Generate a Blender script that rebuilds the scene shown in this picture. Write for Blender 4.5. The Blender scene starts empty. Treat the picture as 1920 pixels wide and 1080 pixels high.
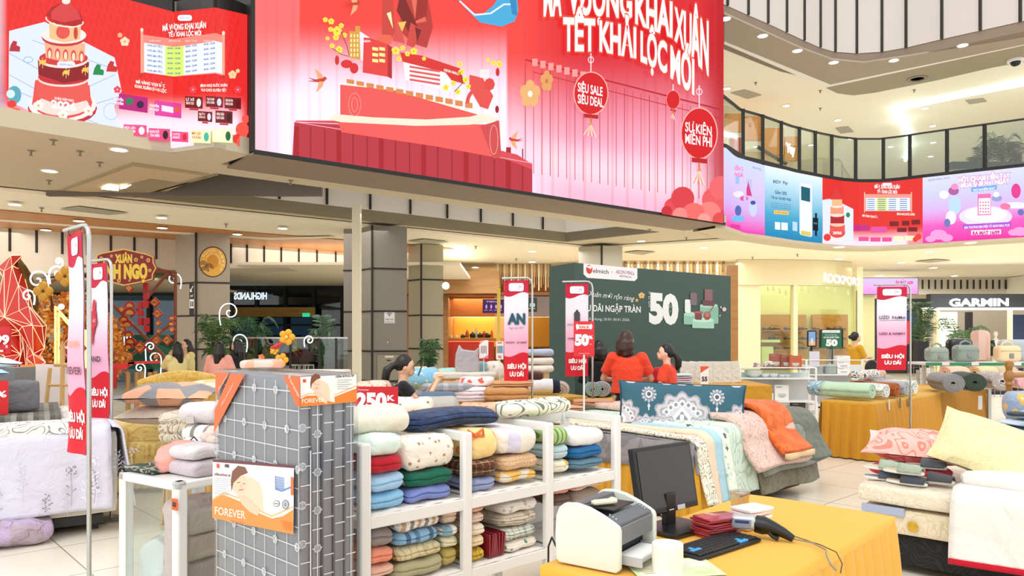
import bpy, math, random
from mathutils import Vector, Matrix, noise
D = bpy.data
SC = bpy.context.scene
COL = SC.collection
PI = math.pi
rnd = random.Random(7)
# ---------------------------------------------------------------- camera
F = 1400.0; CH = 1.55; PITCH = 0.0; HOR = 630
cam = D.objects.new('camera', D.cameras.new('camera')); COL.objects.link(cam)
cam.data.sensor_width = 36; cam.data.lens = F / 1920 * 36
cam.data.clip_start = .05; cam.data.clip_end = 300
cam.data.shift_y = (HOR - 540) / 1920
cam.location = (0, 0, CH); cam.rotation_euler = (PI / 2 + PITCH, 0, 0)
SC.camera = cam
# ---------------------------------------------------------------- light of the place
w = D.worlds.new('atrium_daylight'); SC.world = w; w.use_nodes = True
w.node_tree.nodes['Background'].inputs[0].default_value = (1.0, .995, .98, 1)
w.node_tree.nodes['Background'].inputs[1].default_value = 1.3
SC.view_settings.view_transform = 'Standard'; SC.view_settings.look = 'None'
SC.view_settings.exposure = 0.08; SC.view_settings.gamma = 1
SC.view_settings.use_curve_mapping = False
sl = D.lights.new('skylight_sun', 'SUN'); sl.energy = .9; sl.angle = math.radians(35); sl.color = (1, .98, .95)
so = D.objects.new('skylight_sun', sl); COL.objects.link(so); so.rotation_euler = (math.radians(32), math.radians(-14), 0)
def lamp(x, y, z, e, size=2.5, col=(1, .985, .95)):  # broad unseen fill added to brighten the halls, no fixture of its own
    l = D.lights.new('ceiling_fill', 'AREA'); l.energy = e * 1.5; l.size = size * 1.6; l.color = col
    o = D.objects.new('ceiling_fill', l); COL.objects.link(o); o.location = (x, y, z)
for x, y, e in ((-11, 16.5, 60), (-5, 17.5, 60), (-6, 23, 60), (0, 24, 150), (6, 25, 90), (12, 23, 60), (10, 32, 170), (3, 19.5, 70), (17, 25, 150), (16, 33, 170), (-8, 27, 90)):
    lamp(x, y, 4.1, e)
for x, y in ((10, 26), (16, 24), (8, 33), (18, 34), (12, 44), (22, 44)):
    lamp(x, y, 9.5, 55, 3)
# ---------------------------------------------------------------- geometry of the photograph
def ray(px, py):
    return Vector(((px - 960) / F, 1, (HOR - py) / F))
def P(px, py, Y):
    d = ray(px, py); return Vector((0, 0, CH)) + d * (Y / d.y)
def G(px, py, z):
    d = ray(px, py); return Vector((0, 0, CH)) + d * ((z - CH) / d.z)
def V3(a, z=0): return Vector((a[0], a[1], z))
U = Vector((.733, .680, 0)); V = Vector((-.680, .733, 0)); Z = Vector((0, 0, 1))
def lin(c): return c / 12.92 if c <= .04045 else ((c + .055) / 1.055) ** 2.4
def C(h):
    if not isinstance(h, str): return tuple(h)
    return (lin(int(h[0:2], 16) / 255), lin(int(h[2:4], 16) / 255), lin(int(h[4:6], 16) / 255), 1)
def mixc(a, b, t): return tuple(a[i] * (1 - t) + b[i] * t for i in range(3)) + (1,)
# ---------------------------------------------------------------- materials
_m = {}
class N:
    def __init__(s, name):
        s.m = D.materials.new(name); s.m.use_nodes = True; s.t = s.m.node_tree
        s.b = s.t.nodes['Principled BSDF']; s.out = s.t.nodes['Material Output']
    def n(s, ty, **k):
        x = s.t.nodes.new(ty)
        for a, b in k.items(): setattr(x, a, b)
        return x
    def l(s, a, b): s.t.links.new(a, b)
    def math(s, op, a, b=None, clamp=False):
        x = s.n('ShaderNodeMath', operation=op, use_clamp=clamp)
        for i, v in enumerate((a, b)):
            if v is None: continue
            if isinstance(v, (int, float)): x.inputs[i].default_value = v
            else: s.l(v, x.inputs[i])
        return x.outputs[0]
    def mix(s, f, a, b):
        x = s.n('ShaderNodeMix', data_type='RGBA')
        if isinstance(f, (int, float)): x.inputs[0].default_value = f
        else: s.l(f, x.inputs[0])
        for i, v in ((6, a), (7, b)):
            if isinstance(v, tuple): x.inputs[i].default_value = v
            else: s.l(v, x.inputs[i])
        return x.outputs[2]
    def noise(s, vec, scale, detail=2, dist=0):
        x = s.n('ShaderNodeTexNoise'); x.inputs['Scale'].default_value = scale
        x.inputs['Detail'].default_value = detail; x.inputs['Distortion'].default_value = dist
        s.l(vec, x.inputs['Vector']); return x.outputs[0]
    def bump(s, h, st, dist=.02):
        x = s.n('ShaderNodeBump'); x.inputs['Strength'].default_value = st; x.inputs['Distance'].default_value = dist
        s.l(h, x.inputs['Height']); s.l(x.outputs[0], s.b.inputs['Normal'])
def M(h, rough=.6, metal=0.0, emis=0.0, alpha=1.0, trans=0.0, spec=.5, coat=0.0):
    k = ('M', h, rough, metal, emis, alpha, trans, spec, coat)
    if k in _m: return _m[k]
    g = N('mat_' + str(h)); b = g.b; c = C(h)
    tc = g.n('ShaderNodeTexCoord'); nz = g.noise(tc.outputs['Object'], 3, 3)
    if emis: b.inputs['Base Color'].default_value = c
    else: g.l(g.mix(g.math('MULTIPLY', nz, .10), c, (c[0] * .82, c[1] * .82, c[2] * .82, 1)), b.inputs['Base Color'])
    b.inputs['Roughness'].default_value = rough; b.inputs['Metallic'].default_value = metal
    b.inputs['Specular IOR Level'].default_value = spec; b.inputs['Coat Weight'].default_value = coat
    if emis:
        b.inputs['Emission Color'].default_value = c; b.inputs['Emission Strength'].default_value = emis
    b.inputs['Alpha'].default_value = alpha; b.inputs['Transmission Weight'].default_value = trans
    _m[k] = g.m; return g.m
def GLASS(tint='eef6f4', a=.16, rough=.03):
    k = ('G', tint, a, rough)
    if k in _m: return _m[k]
    g = N('glass_' + tint)
    tr = g.n('ShaderNodeBsdfTransparent'); tr.inputs[0].default_value = C(tint)
    gl = g.n('ShaderNodeBsdfGlossy'); gl.inputs['Roughness'].default_value = rough
    fr = g.n('ShaderNodeFresnel'); ge = g.n('ShaderNodeNewGeometry'); g.l(g.math('SUBTRACT', 1.45, g.math('MULTIPLY', ge.outputs['Backfacing'], .76)), fr.inputs[0])
    f = g.math('ADD', g.math('MULTIPLY', fr.outputs[0], .8), a * .4, True)
    mx = g.n('ShaderNodeMixShader'); g.l(f, mx.inputs[0]); g.l(tr.outputs[0], mx.inputs[1]); g.l(gl.outputs[0], mx.inputs[2])
    g.l(mx.outputs[0], g.out.inputs[0]); _m[k] = g.m; return g.m
def PRINT(rough=.5, coat=0.0):
    k = ('PR', rough, coat)
    if k in _m: return _m[k]
    g = N('printed'); a = g.n('ShaderNodeAttribute', attribute_name='Col')
    g.l(a.outputs[0], g.b.inputs['Base Color']); g.b.inputs['Roughness'].default_value = rough
    g.b.inputs['Coat Weight'].default_value = coat
    _m[k] = g.m; return g.m
def SCREEN(st=1.0, lines=True):
    k = ('SC', st, lines)
    if k in _m: return _m[k]
    g = N('led_picture'); a = g.n('ShaderNodeAttribute', attribute_name='Col')
    e = g.n('ShaderNodeEmission'); g.l(a.outputs[0], e.inputs[0]); e.inputs[1].default_value = st
    gl = g.n('ShaderNodeBsdfGlossy'); gl.inputs['Roughness'].default_value = .25; gl.inputs[0].default_value = (.02, .02, .02, 1)
    ad = g.n('ShaderNodeAddShader'); g.l(e.outputs[0], ad.inputs[0]); g.l(gl.outputs[0], ad.inputs[1])
    g.l(ad.outputs[0], g.out.inputs[0]); _m[k] = g.m; return g.m
def PAT(kind, *cols, scale=10.0, rough=.85, bump=.45, th=.5, wr=8.0):
    k = ('PAT', kind, cols, scale, rough, bump, th, wr)
    if k in _m: return _m[k]
    g = N('cloth_' + kind); c = [C(x) for x in cols]
    tc = g.n('ShaderNodeTexCoord').outputs['Object']
    sx = g.n('ShaderNodeSeparateXYZ'); g.l(tc, sx.inputs[0]); X, Y_, Z_ = sx.outputs
    def vor(sc, feat='F1', rand=1.0):
        x = g.n('ShaderNodeTexVoronoi', feature=feat); x.inputs['Scale'].default_value = sc
        x.inputs['Randomness'].default_value = rand; g.l(tc, x.inputs['Vector']); return x.outputs
    lt = lambda a, b: g.math('LESS_THAN', a, b)
    gt = lambda a, b: g.math('GREATER_THAN', a, b)
    col = c[0]
    if kind == 'floral':
        v = vor(scale); nz = g.noise(tc, scale * 4, 1)
        d = g.math('ADD', v[0], g.math('MULTIPLY', g.math('SUBTRACT', nz, .5), .5))
        col = g.mix(lt(d, th * .62), c[0], c[1])
        v2 = vor(scale * 2.3); d2 = g.math('ADD', v2[0], g.math('MULTIPLY', nz, .45))
        col = g.mix(lt(d2, .42), col, c[2 if len(c) > 2 else 1])
        if len(c) > 3: col = g.mix(lt(d, .14), col, c[3])
    elif kind == 'dots':
        v = vor(scale); col = g.mix(lt(v[0], th * .5), c[0], c[1])
        if len(c) > 2: v2 = vor(scale * 1.7); col = g.mix(lt(v2[0], th * .35), col, c[2])
    elif kind == 'leaf':
        nz = g.noise(tc, scale, 0, 1.5); w_ = g.math('ABSOLUTE', g.math('SUBTRACT', g.math('FRACT', g.math('MULTIPLY', nz, 6)), .5))
        col = g.mix(lt(w_, .13), c[0], c[1])
        if len(c) > 2: n2 = g.noise(tc, scale * .7, 1, .6); col = g.mix(gt(n2, .56), col, c[2])
    elif kind == 'damask':
        v = vor(scale, rand=.25); r = g.math('FRACT', g.math('MULTIPLY', g.math('ADD', v[0], g.math('MULTIPLY', g.noise(tc, scale * 5, 1), .35)), 4.5))
        col = g.mix(lt(v[0], .62), c[0], g.mix(lt(r, .5), c[1], c[2])) if len(c) > 2 else g.mix(lt(r, .5), c[0], c[1])
    elif kind in ('stripes', 'stripez', 'stripey'):
        a = {'stripes': X, 'stripez': Z_, 'stripey': Y_}[kind]
        f = g.math('FRACT', g.math('MULTIPLY', a, scale))
        cr = g.n('ShaderNodeValToRGB'); cr.color_ramp.interpolation = 'CONSTANT'
        el = cr.color_ramp.elements; el[0].color = c[0]; el[1].position = 1 / len(c); el[1].color = c[1]
        for i in range(2, len(c)): e = el.new(i / len(c)); e.color = c[i]
        g.l(f, cr.inputs[0]); col = cr.outputs[0]
    elif kind == 'plaid':
        for a in (X, Z_, Y_):
            f = g.math('FRACT', g.math('MULTIPLY', a, scale))
            col = g.mix(g.math('MULTIPLY', lt(f, .4), .5), col, c[1])
            col = g.mix(lt(g.math('ABSOLUTE', g.math('SUBTRACT', f, .7)), .03), col, c[2])
    elif kind == 'patch':
        v = vor(scale); col = g.mix(gt(g.math('FRACT', g.math('MULTIPLY', v[1], 1.0)), .5), c[0], c[1])
    elif kind == 'velvet':
        nz = g.noise(tc, scale, 3, .8); col = g.mix(g.math('MULTIPLY', gt(nz, .52), .8), c[0], c[1])
    elif kind == 'rays':
        f = g.math('FRACT', g.math('MULTIPLY', g.math('ADD', X, g.math('MULTIPLY', Y_, 1.0)), scale)); col = g.mix(lt(f, .12), c[0], c[1])
    nz = g.noise(tc, 2.5, 2)
    dk = tuple(x * .86 for x in c[0][:3]) + (1,)
    if kind == 'plain': col = g.mix(g.math('MULTIPLY', nz, .35), c[0], dk)
    g.l(col, g.b.inputs['Base Color']) if not isinstance(col, tuple) else None
    g.b.inputs['Roughness'].default_value = rough; g.b.inputs['Specular IOR Level'].default_value = .25
    g.b.inputs['Sheen Weight'].default_value = .15
    h = g.math('ADD', g.noise(tc, wr, 4, .9), g.math('MULTIPLY', g.noise(tc, 260, 1), .04))
    g.bump(h, bump, .06)
    _m[k] = g.m; return g.m
def CL(h, **k): return PAT('plain', h, **k)
def WOOD(a='c98f4d', b='a9703a', scale=1.2, rough=.45):
    k = ('W', a, b, scale)
    if k in _m: return _m[k]
    g = N('wood'); tc = g.n('ShaderNodeTexCoord').outputs['Object']
    mp = g.n('ShaderNodeMapping'); mp.inputs['Scale'].default_value = (1, 9, 9); mp.inputs['Rotation'].default_value = (0, 0, -.66); g.l(tc, mp.inputs[0])
    nz = g.noise(mp.outputs[0], scale, 4, .5); g.l(g.mix(nz, C(a), C(b)), g.b.inputs['Base Color'])
    g.b.inputs['Roughness'].default_value = rough; _m[k] = g.m; return g.m
# ---------------------------------------------------------------- mesh building
ORD = 'first second third fourth fifth sixth seventh eighth ninth tenth eleventh twelfth thirteenth fourteenth fifteenth sixteenth seventeenth eighteenth nineteenth twentieth twentyfirst twentysecond twentythird twentyfourth twentyfifth'.split()
class MB:
    def __init__(s): s.v = []; s.f = []; s.c = []; s.T = None
    def add(s, vs, fs, col=None):
        o = len(s.v); T = s.T
        s.v += [tuple(T @ Vector(v)) for v in vs] if T is not None else [tuple(v) for v in vs]
        s.f += [tuple(i + o for i in f) for f in fs]; s.c += [col] * len(fs); return s
    def box(s, a, b, col=None):
        x0, y0, z0 = a; x1, y1, z1 = b
        return s.add([(x0, y0, z0), (x1, y0, z0), (x1, y1, z0), (x0, y1, z0), (x0, y0, z1), (x1, y0, z1), (x1, y1, z1), (x0, y1, z1)],
                     [(0, 3, 2, 1), (4, 5, 6, 7), (0, 1, 5, 4), (1, 2, 6, 5), (2, 3, 7, 6), (3, 0, 4, 7)], col)
    def cb(s, c, d, col=None): return s.box([c[i] - d[i] / 2 for i in range(3)], [c[i] + d[i] / 2 for i in range(3)], col)
    def obox(s, o, e1, e2, e3, col=None):
        o = Vector(o); e1 = Vector(e1); e2 = Vector(e2); e3 = Vector(e3)
        return s.add([o, o + e1, o + e1 + e2, o + e2, o + e3, o + e1 + e3, o + e1 + e2 + e3, o + e2 + e3],
                     [(0, 3, 2, 1), (4, 5, 6, 7), (0, 1, 5, 4), (1, 2, 6, 5), (2, 3, 7, 6), (3, 0, 4, 7)], col)
    def quad(s, *p, col=None): return s.add(p, [tuple(range(len(p)))], col)
    def prism(s, pts, d, col=None):
        d = Vector(d); n = len(pts); p = [Vector(q) for q in pts]
        return s.add(p + [q + d for q in p], [tuple(range(n))[::-1], tuple(range(n, 2 * n))] + [(i, (i + 1) % n, n + (i + 1) % n, n + i) for i in range(n)], col)
    def tube(s, pts, r, n=10, col=None, caps=True):
        pts = [Vector(p) for p in pts]; m = len(pts); rs = r if isinstance(r, (list, tuple)) else [r] * m
        vs = []; up = None
        for i, p in enumerate(pts):
            t = (pts[min(i + 1, m - 1)] - pts[max(i - 1, 0)])
            if t.length < 1e-9: t = Vector((0, 0, 1))
            t.normalize()
            if up is None: up = t.orthogonal().normalized()
            up = (up - t * up.dot(t)); up = up.normalized() if up.length > 1e-6 else t.orthogonal().normalized()
            b = t.cross(up)
            for k in range(n):
                a = 2 * PI * k / n; vs.append(p + (up * math.cos(a) + b * math.sin(a)) * rs[i])
        fs = [(i * n + k, i * n + (k + 1) % n, (i + 1) * n + (k + 1) % n, (i + 1) * n + k) for i in range(m - 1) for k in range(n)]
        if caps: fs += [tuple(range(n))[::-1], tuple((m - 1) * n + k for k in range(n))]
        return s.add(vs, fs, col)
    def lathe(s, prof, n=24, o=(0, 0, 0), col=None, sx=1, sy=1):
        vs = []; m = len(prof); o = Vector(o)
        for r, z in prof:
            for k in range(n):
                a = 2 * PI * k / n; vs.append(o + Vector((r * math.cos(a) * sx, r * math.sin(a) * sy, z)))
        fs = [(i * n + k, i * n + (k + 1) % n, (i + 1) * n + (k + 1) % n, (i + 1) * n + k) for i in range(m - 1) for k in range(n)]
        fs += [tuple(range(n))[::-1], tuple((m - 1) * n + k for k in range(n))]
        return s.add(vs, fs, col)
    def surf(s, fn, nu, nv, col=None, closeu=False):
        vs = [fn(i / nu, j / nv) for j in range(nv + 1) for i in range(nu + 1)]; w_ = nu + 1
        fs = [(j * w_ + i, j * w_ + i + 1, (j + 1) * w_ + i + 1, (j + 1) * w_ + i) for j in range(nv) for i in range(nu)]
        if callable(col):
            for k, f in enumerate(fs): s_c = col((k % nu + .5) / nu, (k // nu + .5) / nv); fs[k] = (f, s_c)
            o = len(s.v); s.v += [tuple(v) for v in vs]
            for f, cc in fs: s.f.append(tuple(i + o for i in f)); s.c.append(cc)
            return s
        return s.add(vs, fs, col)
    def ball(s, c, r, n=12, col=None):
        r = (r, r, r) if isinstance(r, (int, float)) else r; c = Vector(c)
        return s.lathe_ball(c, r, n, col)
    def lathe_ball(s, c, r, n, col):
        vs = [c + Vector((0, 0, -r[2]))]; m = n // 2 + 1
        for i in range(1, m):
            ph = PI * i / m - PI / 2
            for k in range(n):
                a = 2 * PI * k / n; vs.append(c + Vector((r[0] * math.cos(ph) * math.cos(a), r[1] * math.cos(ph) * math.sin(a), r[2] * math.sin(ph))))
        vs.append(c + Vector((0, 0, r[2]))); fs = []
        for k in range(n):
            fs.append((0, 1 + (k + 1) % n, 1 + k)); e = 1 + (m - 2) * n; fs.append((e + k, e + (k + 1) % n, len(vs) - 1))
        for i in range(m - 2):
            for k in range(n): b = 1 + i * n; fs.append((b + k, b + (k + 1) % n, b + n + (k + 1) % n, b + n + k))
        return s.add(vs, fs, col)
    def rbox(s, c, d, r, n=8, amp=0, fr=3, seed=0, fn=None, col=None, groove=0, layers=1):
        """soft box, centre c, size d, corner radii r"""
        c = Vector(c); h = [x / 2 for x in d]; r = [r] * 3 if isinstance(r, (int, float)) else list(r)
        r = [min(r[i], h[i] * .999) for i in range(3)]
        vs = []; idx = {}; fs = []
        def vid(p):
            k = tuple(round(x, 5) for x in p)
            if k not in idx:
                q = [p[i] * h[i] for i in range(3)]
                inn = [max(-(h[i] - r[i]), min(h[i] - r[i], q[i])) for i in range(3)]
                e = Vector([(q[i] - inn[i]) / r[i] for i in range(3)])
                m_ = e.length
                e = e / m_ * max(abs(x) for x in e) if m_ > 1e-9 else e
                mm = max(abs(x) for x in e) or 1
                e = e / (e.length or 1)
                o = Vector([inn[i] + e[i] * r[i] for i in range(3)])
                if layers > 1 and groove:
                    ph = abs(math.sin(PI * layers * (o[2] / d[2] + .5)))
                    sd = (1 - ph) ** 3 * groove
                    for i in (0, 1):
                        if abs(o[i]) > h[i] * .9: o[i] -= math.copysign(sd, o[i])
                if amp:
                    nv = noise.noise_vector((o + Vector((seed * 3.1, seed * 1.7, seed))) * fr); o = o + nv * amp
                if fn: o = fn(o)
                idx[k] = len(vs); vs.append(c + o)
            return idx[k]
        for ax in range(3):
            for sg in (-1, 1):
                for i in range(n):
                    for j in range(n):
                        q = []
                        for (a, b) in ((i, j), (i + 1, j), (i + 1, j + 1), (i, j + 1)):
                            p = [0, 0, 0]; p[ax] = sg
                            p[(ax + 1) % 3] = -1 + 2 * a / n; p[(ax + 2) % 3] = -1 + 2 * b / n; q.append(vid(p))
                        fs.append(tuple(q) if sg > 0 else tuple(q[::-1]))
        return s.add(vs, fs, col)
    def build(s, name, mat, parent=None, smooth=True, bevel=0, solid=0, sub=0, ang=40, **tagk):
        me = D.meshes.new(name); me.from_pydata(s.v, [], s.f); me.update()
        if any(x is not None for x in s.c):
            at = me.color_attributes.new('Col', 'FLOAT_COLOR', 'CORNER'); buf = []
            for f, cc in zip(s.f, s.c):
                cc = cc if cc is not None else (1, 1, 1, 1)
                if isinstance(cc, list): [buf.extend(x) for x in cc]
                else: buf.extend(tuple(cc) * len(f))
            at.data.foreach_set('color', buf)
        if isinstance(mat, (list, tuple)):
            for m_ in mat: me.materials.append(m_)
        elif mat: me.materials.append(mat)
        if smooth:
            me.polygons.foreach_set('use_smooth', [True] * len(me.polygons))
            me.set_sharp_from_angle(angle=math.radians(ang))
        o = D.objects.new(name, me); COL.objects.link(o)
        if parent is not None: o.parent = parent; o.matrix_parent_inverse = Matrix.Identity(4)
        if solid: md = o.modifiers.new('s', 'SOLIDIFY'); md.thickness = solid; md.offset = 0
        if bevel: md = o.modifiers.new('b', 'BEVEL'); md.width = bevel; md.segments = 2; md.limit_method = 'ANGLE'
        if sub: md = o.modifiers.new('u', 'SUBSURF'); md.levels = sub; md.render_levels = sub
        tag(o, **tagk); return o
def tag(o, label=None, cat=None, group=None, kind=None):
    if label: o['label'] = label
    if cat: o['category'] = cat
    if group: o['group'] = group
    if kind: o['kind'] = kind
    return o
def thing(name, label, cat, loc=(0, 0, 0), rz=0.0, group=None):
    o = D.objects.new(name, None); COL.objects.link(o); o.location = loc; o.rotation_euler = (0, 0, rz); o.empty_display_size = .1
    return tag(o, label, cat, group)
def dup(o, loc=None, rz=None, label=None, group=None, parent=None, sc=None):
    r = o.copy(); COL.objects.link(r)
    if parent is not None: r.parent = parent
    elif loc is not None:
        r.location = loc
        if rz is not None: r.rotation_euler = (0, 0, rz)
        if sc: r.scale = (sc, sc, sc)
    if label: r['label'] = label
    if group: r['group'] = group
    for ch in [x for x in o.children]: dup(ch, parent=r)
    return r
def frame(o, ex, ey=None):
    """matrix with origin o, x along ex (horizontal), z up"""
    ex = Vector(ex).normalized(); ez = Vector((0, 0, 1)) if ey is None else ex.cross(Vector(ey)).normalized(); ey = ez.cross(ex)
    return Matrix(((ex.x, ey.x, ez.x, o[0]), (ex.y, ey.y, ez.y, o[1]), (ex.z, ey.z, ez.z, o[2]), (0, 0, 0, 1)))
# ---------------------------------------------------------------- flat pictures: print and screens
_txt = {}
def text_mesh(s, bold=0.0, res=3):
    k = (s, bold)
    if k not in _txt:
        c = D.curves.new('t', 'FONT'); c.body = s; c.offset = bold; c.resolution_u = res; c.fill_mode = 'FRONT'
        o = D.objects.new('t', c); COL.objects.link(o)
        dg = bpy.context.evaluated_depsgraph_get(); me = D.meshes.new_from_object(o.evaluated_get(dg))
        vs = [(v.co.x, v.co.y) for v in me.vertices]; fs = [tuple(p.vertices) for p in me.polygons]
        D.objects.remove(o); D.curves.remove(c); D.meshes.remove(me)
        x0 = min([v[0] for v in vs] or [0]); x1 = max([v[0] for v in vs] or [1])
        _txt[k] = (vs, fs, x0, x1)
    return _txt[k]
CAP = .73
class Art:
    """a picture on a surface; hit(x,y) turns picture coordinates into a point, nrm points to the viewer"""
    def __init__(s, hit, nrm, step=.003, px=True): s.px = px; s.h = hit; s.n = nrm; s.k = 0; s.st = step; s.mb = MB()
    def at(s, x, y, k=None):
        h = s.h(x, y); k = s.k if k is None else k
        if s.px:
            d = (Vector((0, 0, CH)) - h).normalized(); n = s.n(x if s.cx is None else s.cx, y) if callable(s.n) else s.n
            return h + d * ((.0015 + s.st * k) / max(.1, abs(d.dot(n))))
        return h + s.n * (.0012 + s.st * k)
    cuts = (); cx = None
    def poly(s, pts, col):
        s.k += 1
        cs = [c for c in s.cuts if min(p[0] for p in pts) < c < max(p[0] for p in pts)]
        if cs:
            def clip(pp, c, sg):
                o = []
                for a, b in zip(pp, pp[1:] + pp[:1]):
                    ia, ib = sg * (a[0] - c) >= 0, sg * (b[0] - c) >= 0
                    if ia: o.append(a)
                    if ia != ib: t = (c - a[0]) / (b[0] - a[0]); o.append((c, a[1] + t * (b[1] - a[1])))
                return o
            rest = list(pts)
            for c in sorted(cs) + [None]:
                q = clip(rest, c - .01, -1) if c is not None else rest
                if c is not None: rest = clip(rest, c + .01, 1)
                s.cx = sum(p[0] for p in q) / max(1, len(q))
                if len(q) > 2: s.mb.add([s.at(*p) for p in q], [tuple(range(len(q)))], C(col))
            s.cx = None; return s
        if s.cuts: s.cx = sum(p[0] for p in pts) / len(pts)
        s.mb.add([s.at(*p) for p in pts], [tuple(range(len(pts)))], C(col)); s.cx = None; return s
    def rect(s, x0, y0, x1, y1, col, dy=0, r=0):
        """dy: how much the right side is lower"""
        if not r: return s.poly([(x0, y0), (x1, y0 + dy), (x1, y1 + dy), (x0, y1)], col)
        p = []
        for cx, cy, a0 in ((x1 - r, y0 + r, -90), (x1 - r, y1 - r, 0), (x0 + r, y1 - r, 90), (x0 + r, y0 + r, 180)):
            for i in range(5): a = math.radians(a0 + i * 22.5); p.append((cx + r * math.cos(a), cy + r * math.sin(a)))
        return s.poly([(x, y + dy * (x - x0) / (x1 - x0)) for x, y in p], col)
    def ell(s, cx, cy, rx, ry, col, n=20, sk=0):
        return s.poly([(cx + rx * math.cos(2 * PI * i / n), cy + ry * math.sin(2 * PI * i / n) + sk * rx * math.cos(2 * PI * i / n)) for i in range(n)], col)
    def ring(s, cx, cy, rx, ry, w_, col, n=24, sk=0, a0=0, a1=360):
        s.k += 1; vs = []; 
        for i in range(n + 1):
            a = math.radians(a0 + (a1 - a0) * i / n)
            for q in (0, w_): vs.append(s.at(cx + (rx - q) * math.cos(a), cy + (ry - q) * math.sin(a) + sk * rx * math.cos(a)))
        s.mb.add(vs, [(2 * i, 2 * i + 2, 2 * i + 3, 2 * i + 1) for i in range(n)], C(col)); return s
    def line(s, pts, w_, col):
        s.k += 1
        for (a, b) in zip(pts[:-1], pts[1:]):
            dx, dy = b[0] - a[0], b[1] - a[1]; L = math.hypot(dx, dy) or 1; nx, ny = -dy / L * w_ / 2, dx / L * w_ / 2
            s.mb.add([s.at(a[0] + nx, a[1] + ny), s.at(b[0] + nx, b[1] + ny), s.at(b[0] - nx, b[1] - ny), s.at(a[0] - nx, a[1] - ny)], [(0, 1, 2, 3)], C(col))
        return s
    def grad(s, x0, y0, x1, y1, fn, nx, ny, clip=None):
        """smooth field of colour; fn(x,y) -> hex or rgba"""
        s.k += 1; vs = []; cs = []; w_ = nx + 1
        for j in range(ny + 1):
            for i in range(nx + 1):
                t = i / nx; x = (x0(j / ny) if callable(x0) else x0) * (1 - t) + (x1(j / ny) if callable(x1) else x1) * t
                a = y0(x) if callable(y0) else y0; b = y1(x) if callable(y1) else y1
                y = a + (b - a) * j / ny; vs.append(s.at(x, y)); cs.append(C(fn(x, y)))
        o = len(s.mb.v); s.mb.v += [tuple(v) for v in vs]
        for j in range(ny):
            for i in range(nx):
                q = (j * w_ + i, j * w_ + i + 1, (j + 1) * w_ + i + 1, (j + 1) * w_ + i)
                s.mb.f.append(tuple(k + o for k in q)); s.mb.c.append([cs[k] for k in q])
        return s
    def text(s, t, x0, y0, x1, y1, h, col, h1=None, bold=.0, lean=0, out=None, ob=.03):
        """baseline from (x0,y0) to (x1,y1), cap height h (h1 at the right)"""
        if out: s.text(t, x0, y0, x1, y1, h, out, h1, bold + ob, lean)
        h1 = h if h1 is None else h1; bars = []
        for i, ch in enumerate(t):
            if ch in 'Đđ':
                p = t[:i].replace('Đ', 'D').replace('đ', 'd'); xa = (text_mesh(p)[3] if p.strip() else -.04) + (.3 if p.endswith(' ') else .06); bars.append(xa if ch == 'Đ' else xa + .25)
        t = t.replace('Đ', 'D').replace('đ', 'd')
        vs, fs, a, b = text_mesh(t, bold); s.k += 1; vs, fs = list(vs), list(fs)
        for xa in bars: y_ = .33 if 1 else 0; q = len(vs); vs += [(xa - .04, y_), (xa + .3, y_), (xa + .3, y_ + .08), (xa - .04, y_ + .08)]; fs.append((q, q + 1, q + 2, q + 3))
        a0, b0 = (a, b)
        if bold: _, _, a0, b0 = text_mesh(t, 0)
        o = []
        for x, y in vs:
            u = (x - a0) / ((b0 - a0) or 1); hh = h + (h1 - h) * u; v = y / CAP
            o.append(s.at(x0 + (x1 - x0) * u + lean * v * hh, y0 + (y1 - y0) * u - v * hh))
        s.mb.add(o, fs, C(col)); return s
    def flower(s, cx, cy, r, col, mid='f0c040', n=5, sq=1):
        for i in range(n):
            a = 2 * PI * i / n - PI / 2; s.k -= 1 if i else 0
            s.ell(cx + r * .55 * math.cos(a) * sq, cy + r * .55 * math.sin(a), r * .48 * sq, r * .48, col, 8)
        return s.ell(cx, cy, r * .25 * sq, r * .25, mid, 6)
    def build(s, name, mat, parent=None, **k): return s.mb.build(name, mat, parent, smooth=False, **k)
def planehit(p0, n):
    p0 = Vector(p0); n = Vector(n).normalized(); o = Vector((0, 0, CH))
    def hit(px, py):
        d = ray(px, py); return o + d * ((p0 - o).dot(n) / d.dot(n))
    return hit
def pxart(p0, n, step=.0001):
    n = Vector(n).normalized()
    if (Vector((0, 0, CH)) - Vector(p0)).dot(n) < 0: n = -n
    return Art(planehit(p0, n), n, step)
def locart(o, ex, ey, step=.00005):
    """picture coordinates in metres: x along ex, y DOWN from o"""
    o = Vector(o); ex = Vector(ex).normalized(); ey = Vector(ey).normalized(); n = ex.cross(ey).normalized(); step = min(step, .00008); step = min(step, .00008)
    return Art(lambda x, y: o + ex * x - ey * y, n, step, False)
def smooth01(t): t = max(0, min(1, t)); return t * t * (3 - 2 * t)
# ================================================================ SETTING
def tilefloor():
    g = N('floor_tile'); tc = g.n('ShaderNodeTexCoord').outputs['Object']
    mp = g.n('ShaderNodeMapping'); mp.inputs['Rotation'].default_value = (0, 0, -.748); mp.inputs['Location'].default_value = (.3, .12, 0); g.l(tc, mp.inputs[0])
    br = g.n('ShaderNodeTexBrick'); br.offset = 0; br.inputs['Scale'].default_value = 1; br.inputs['Mortar Size'].default_value = .005
    br.inputs['Brick Width'].default_value = .8; br.inputs['Row Height'].default_value = .8
    br.inputs['Color1'].default_value = C('f1ebdc'); br.inputs['Color2'].default_value = C('ece5d4'); br.inputs['Mortar'].default_value = C('8d8674')
    g.l(mp.outputs[0], br.inputs[0]); g.l(g.mix(g.math('MULTIPLY', g.noise(tc, 1.2, 4, 1), .25), br.outputs[0], C('d9cfb8')), g.b.inputs['Base Color'])
    g.b.inputs['Roughness'].default_value = .2; g.b.inputs['Specular IOR Level'].default_value = .45
    return g.m
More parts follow.
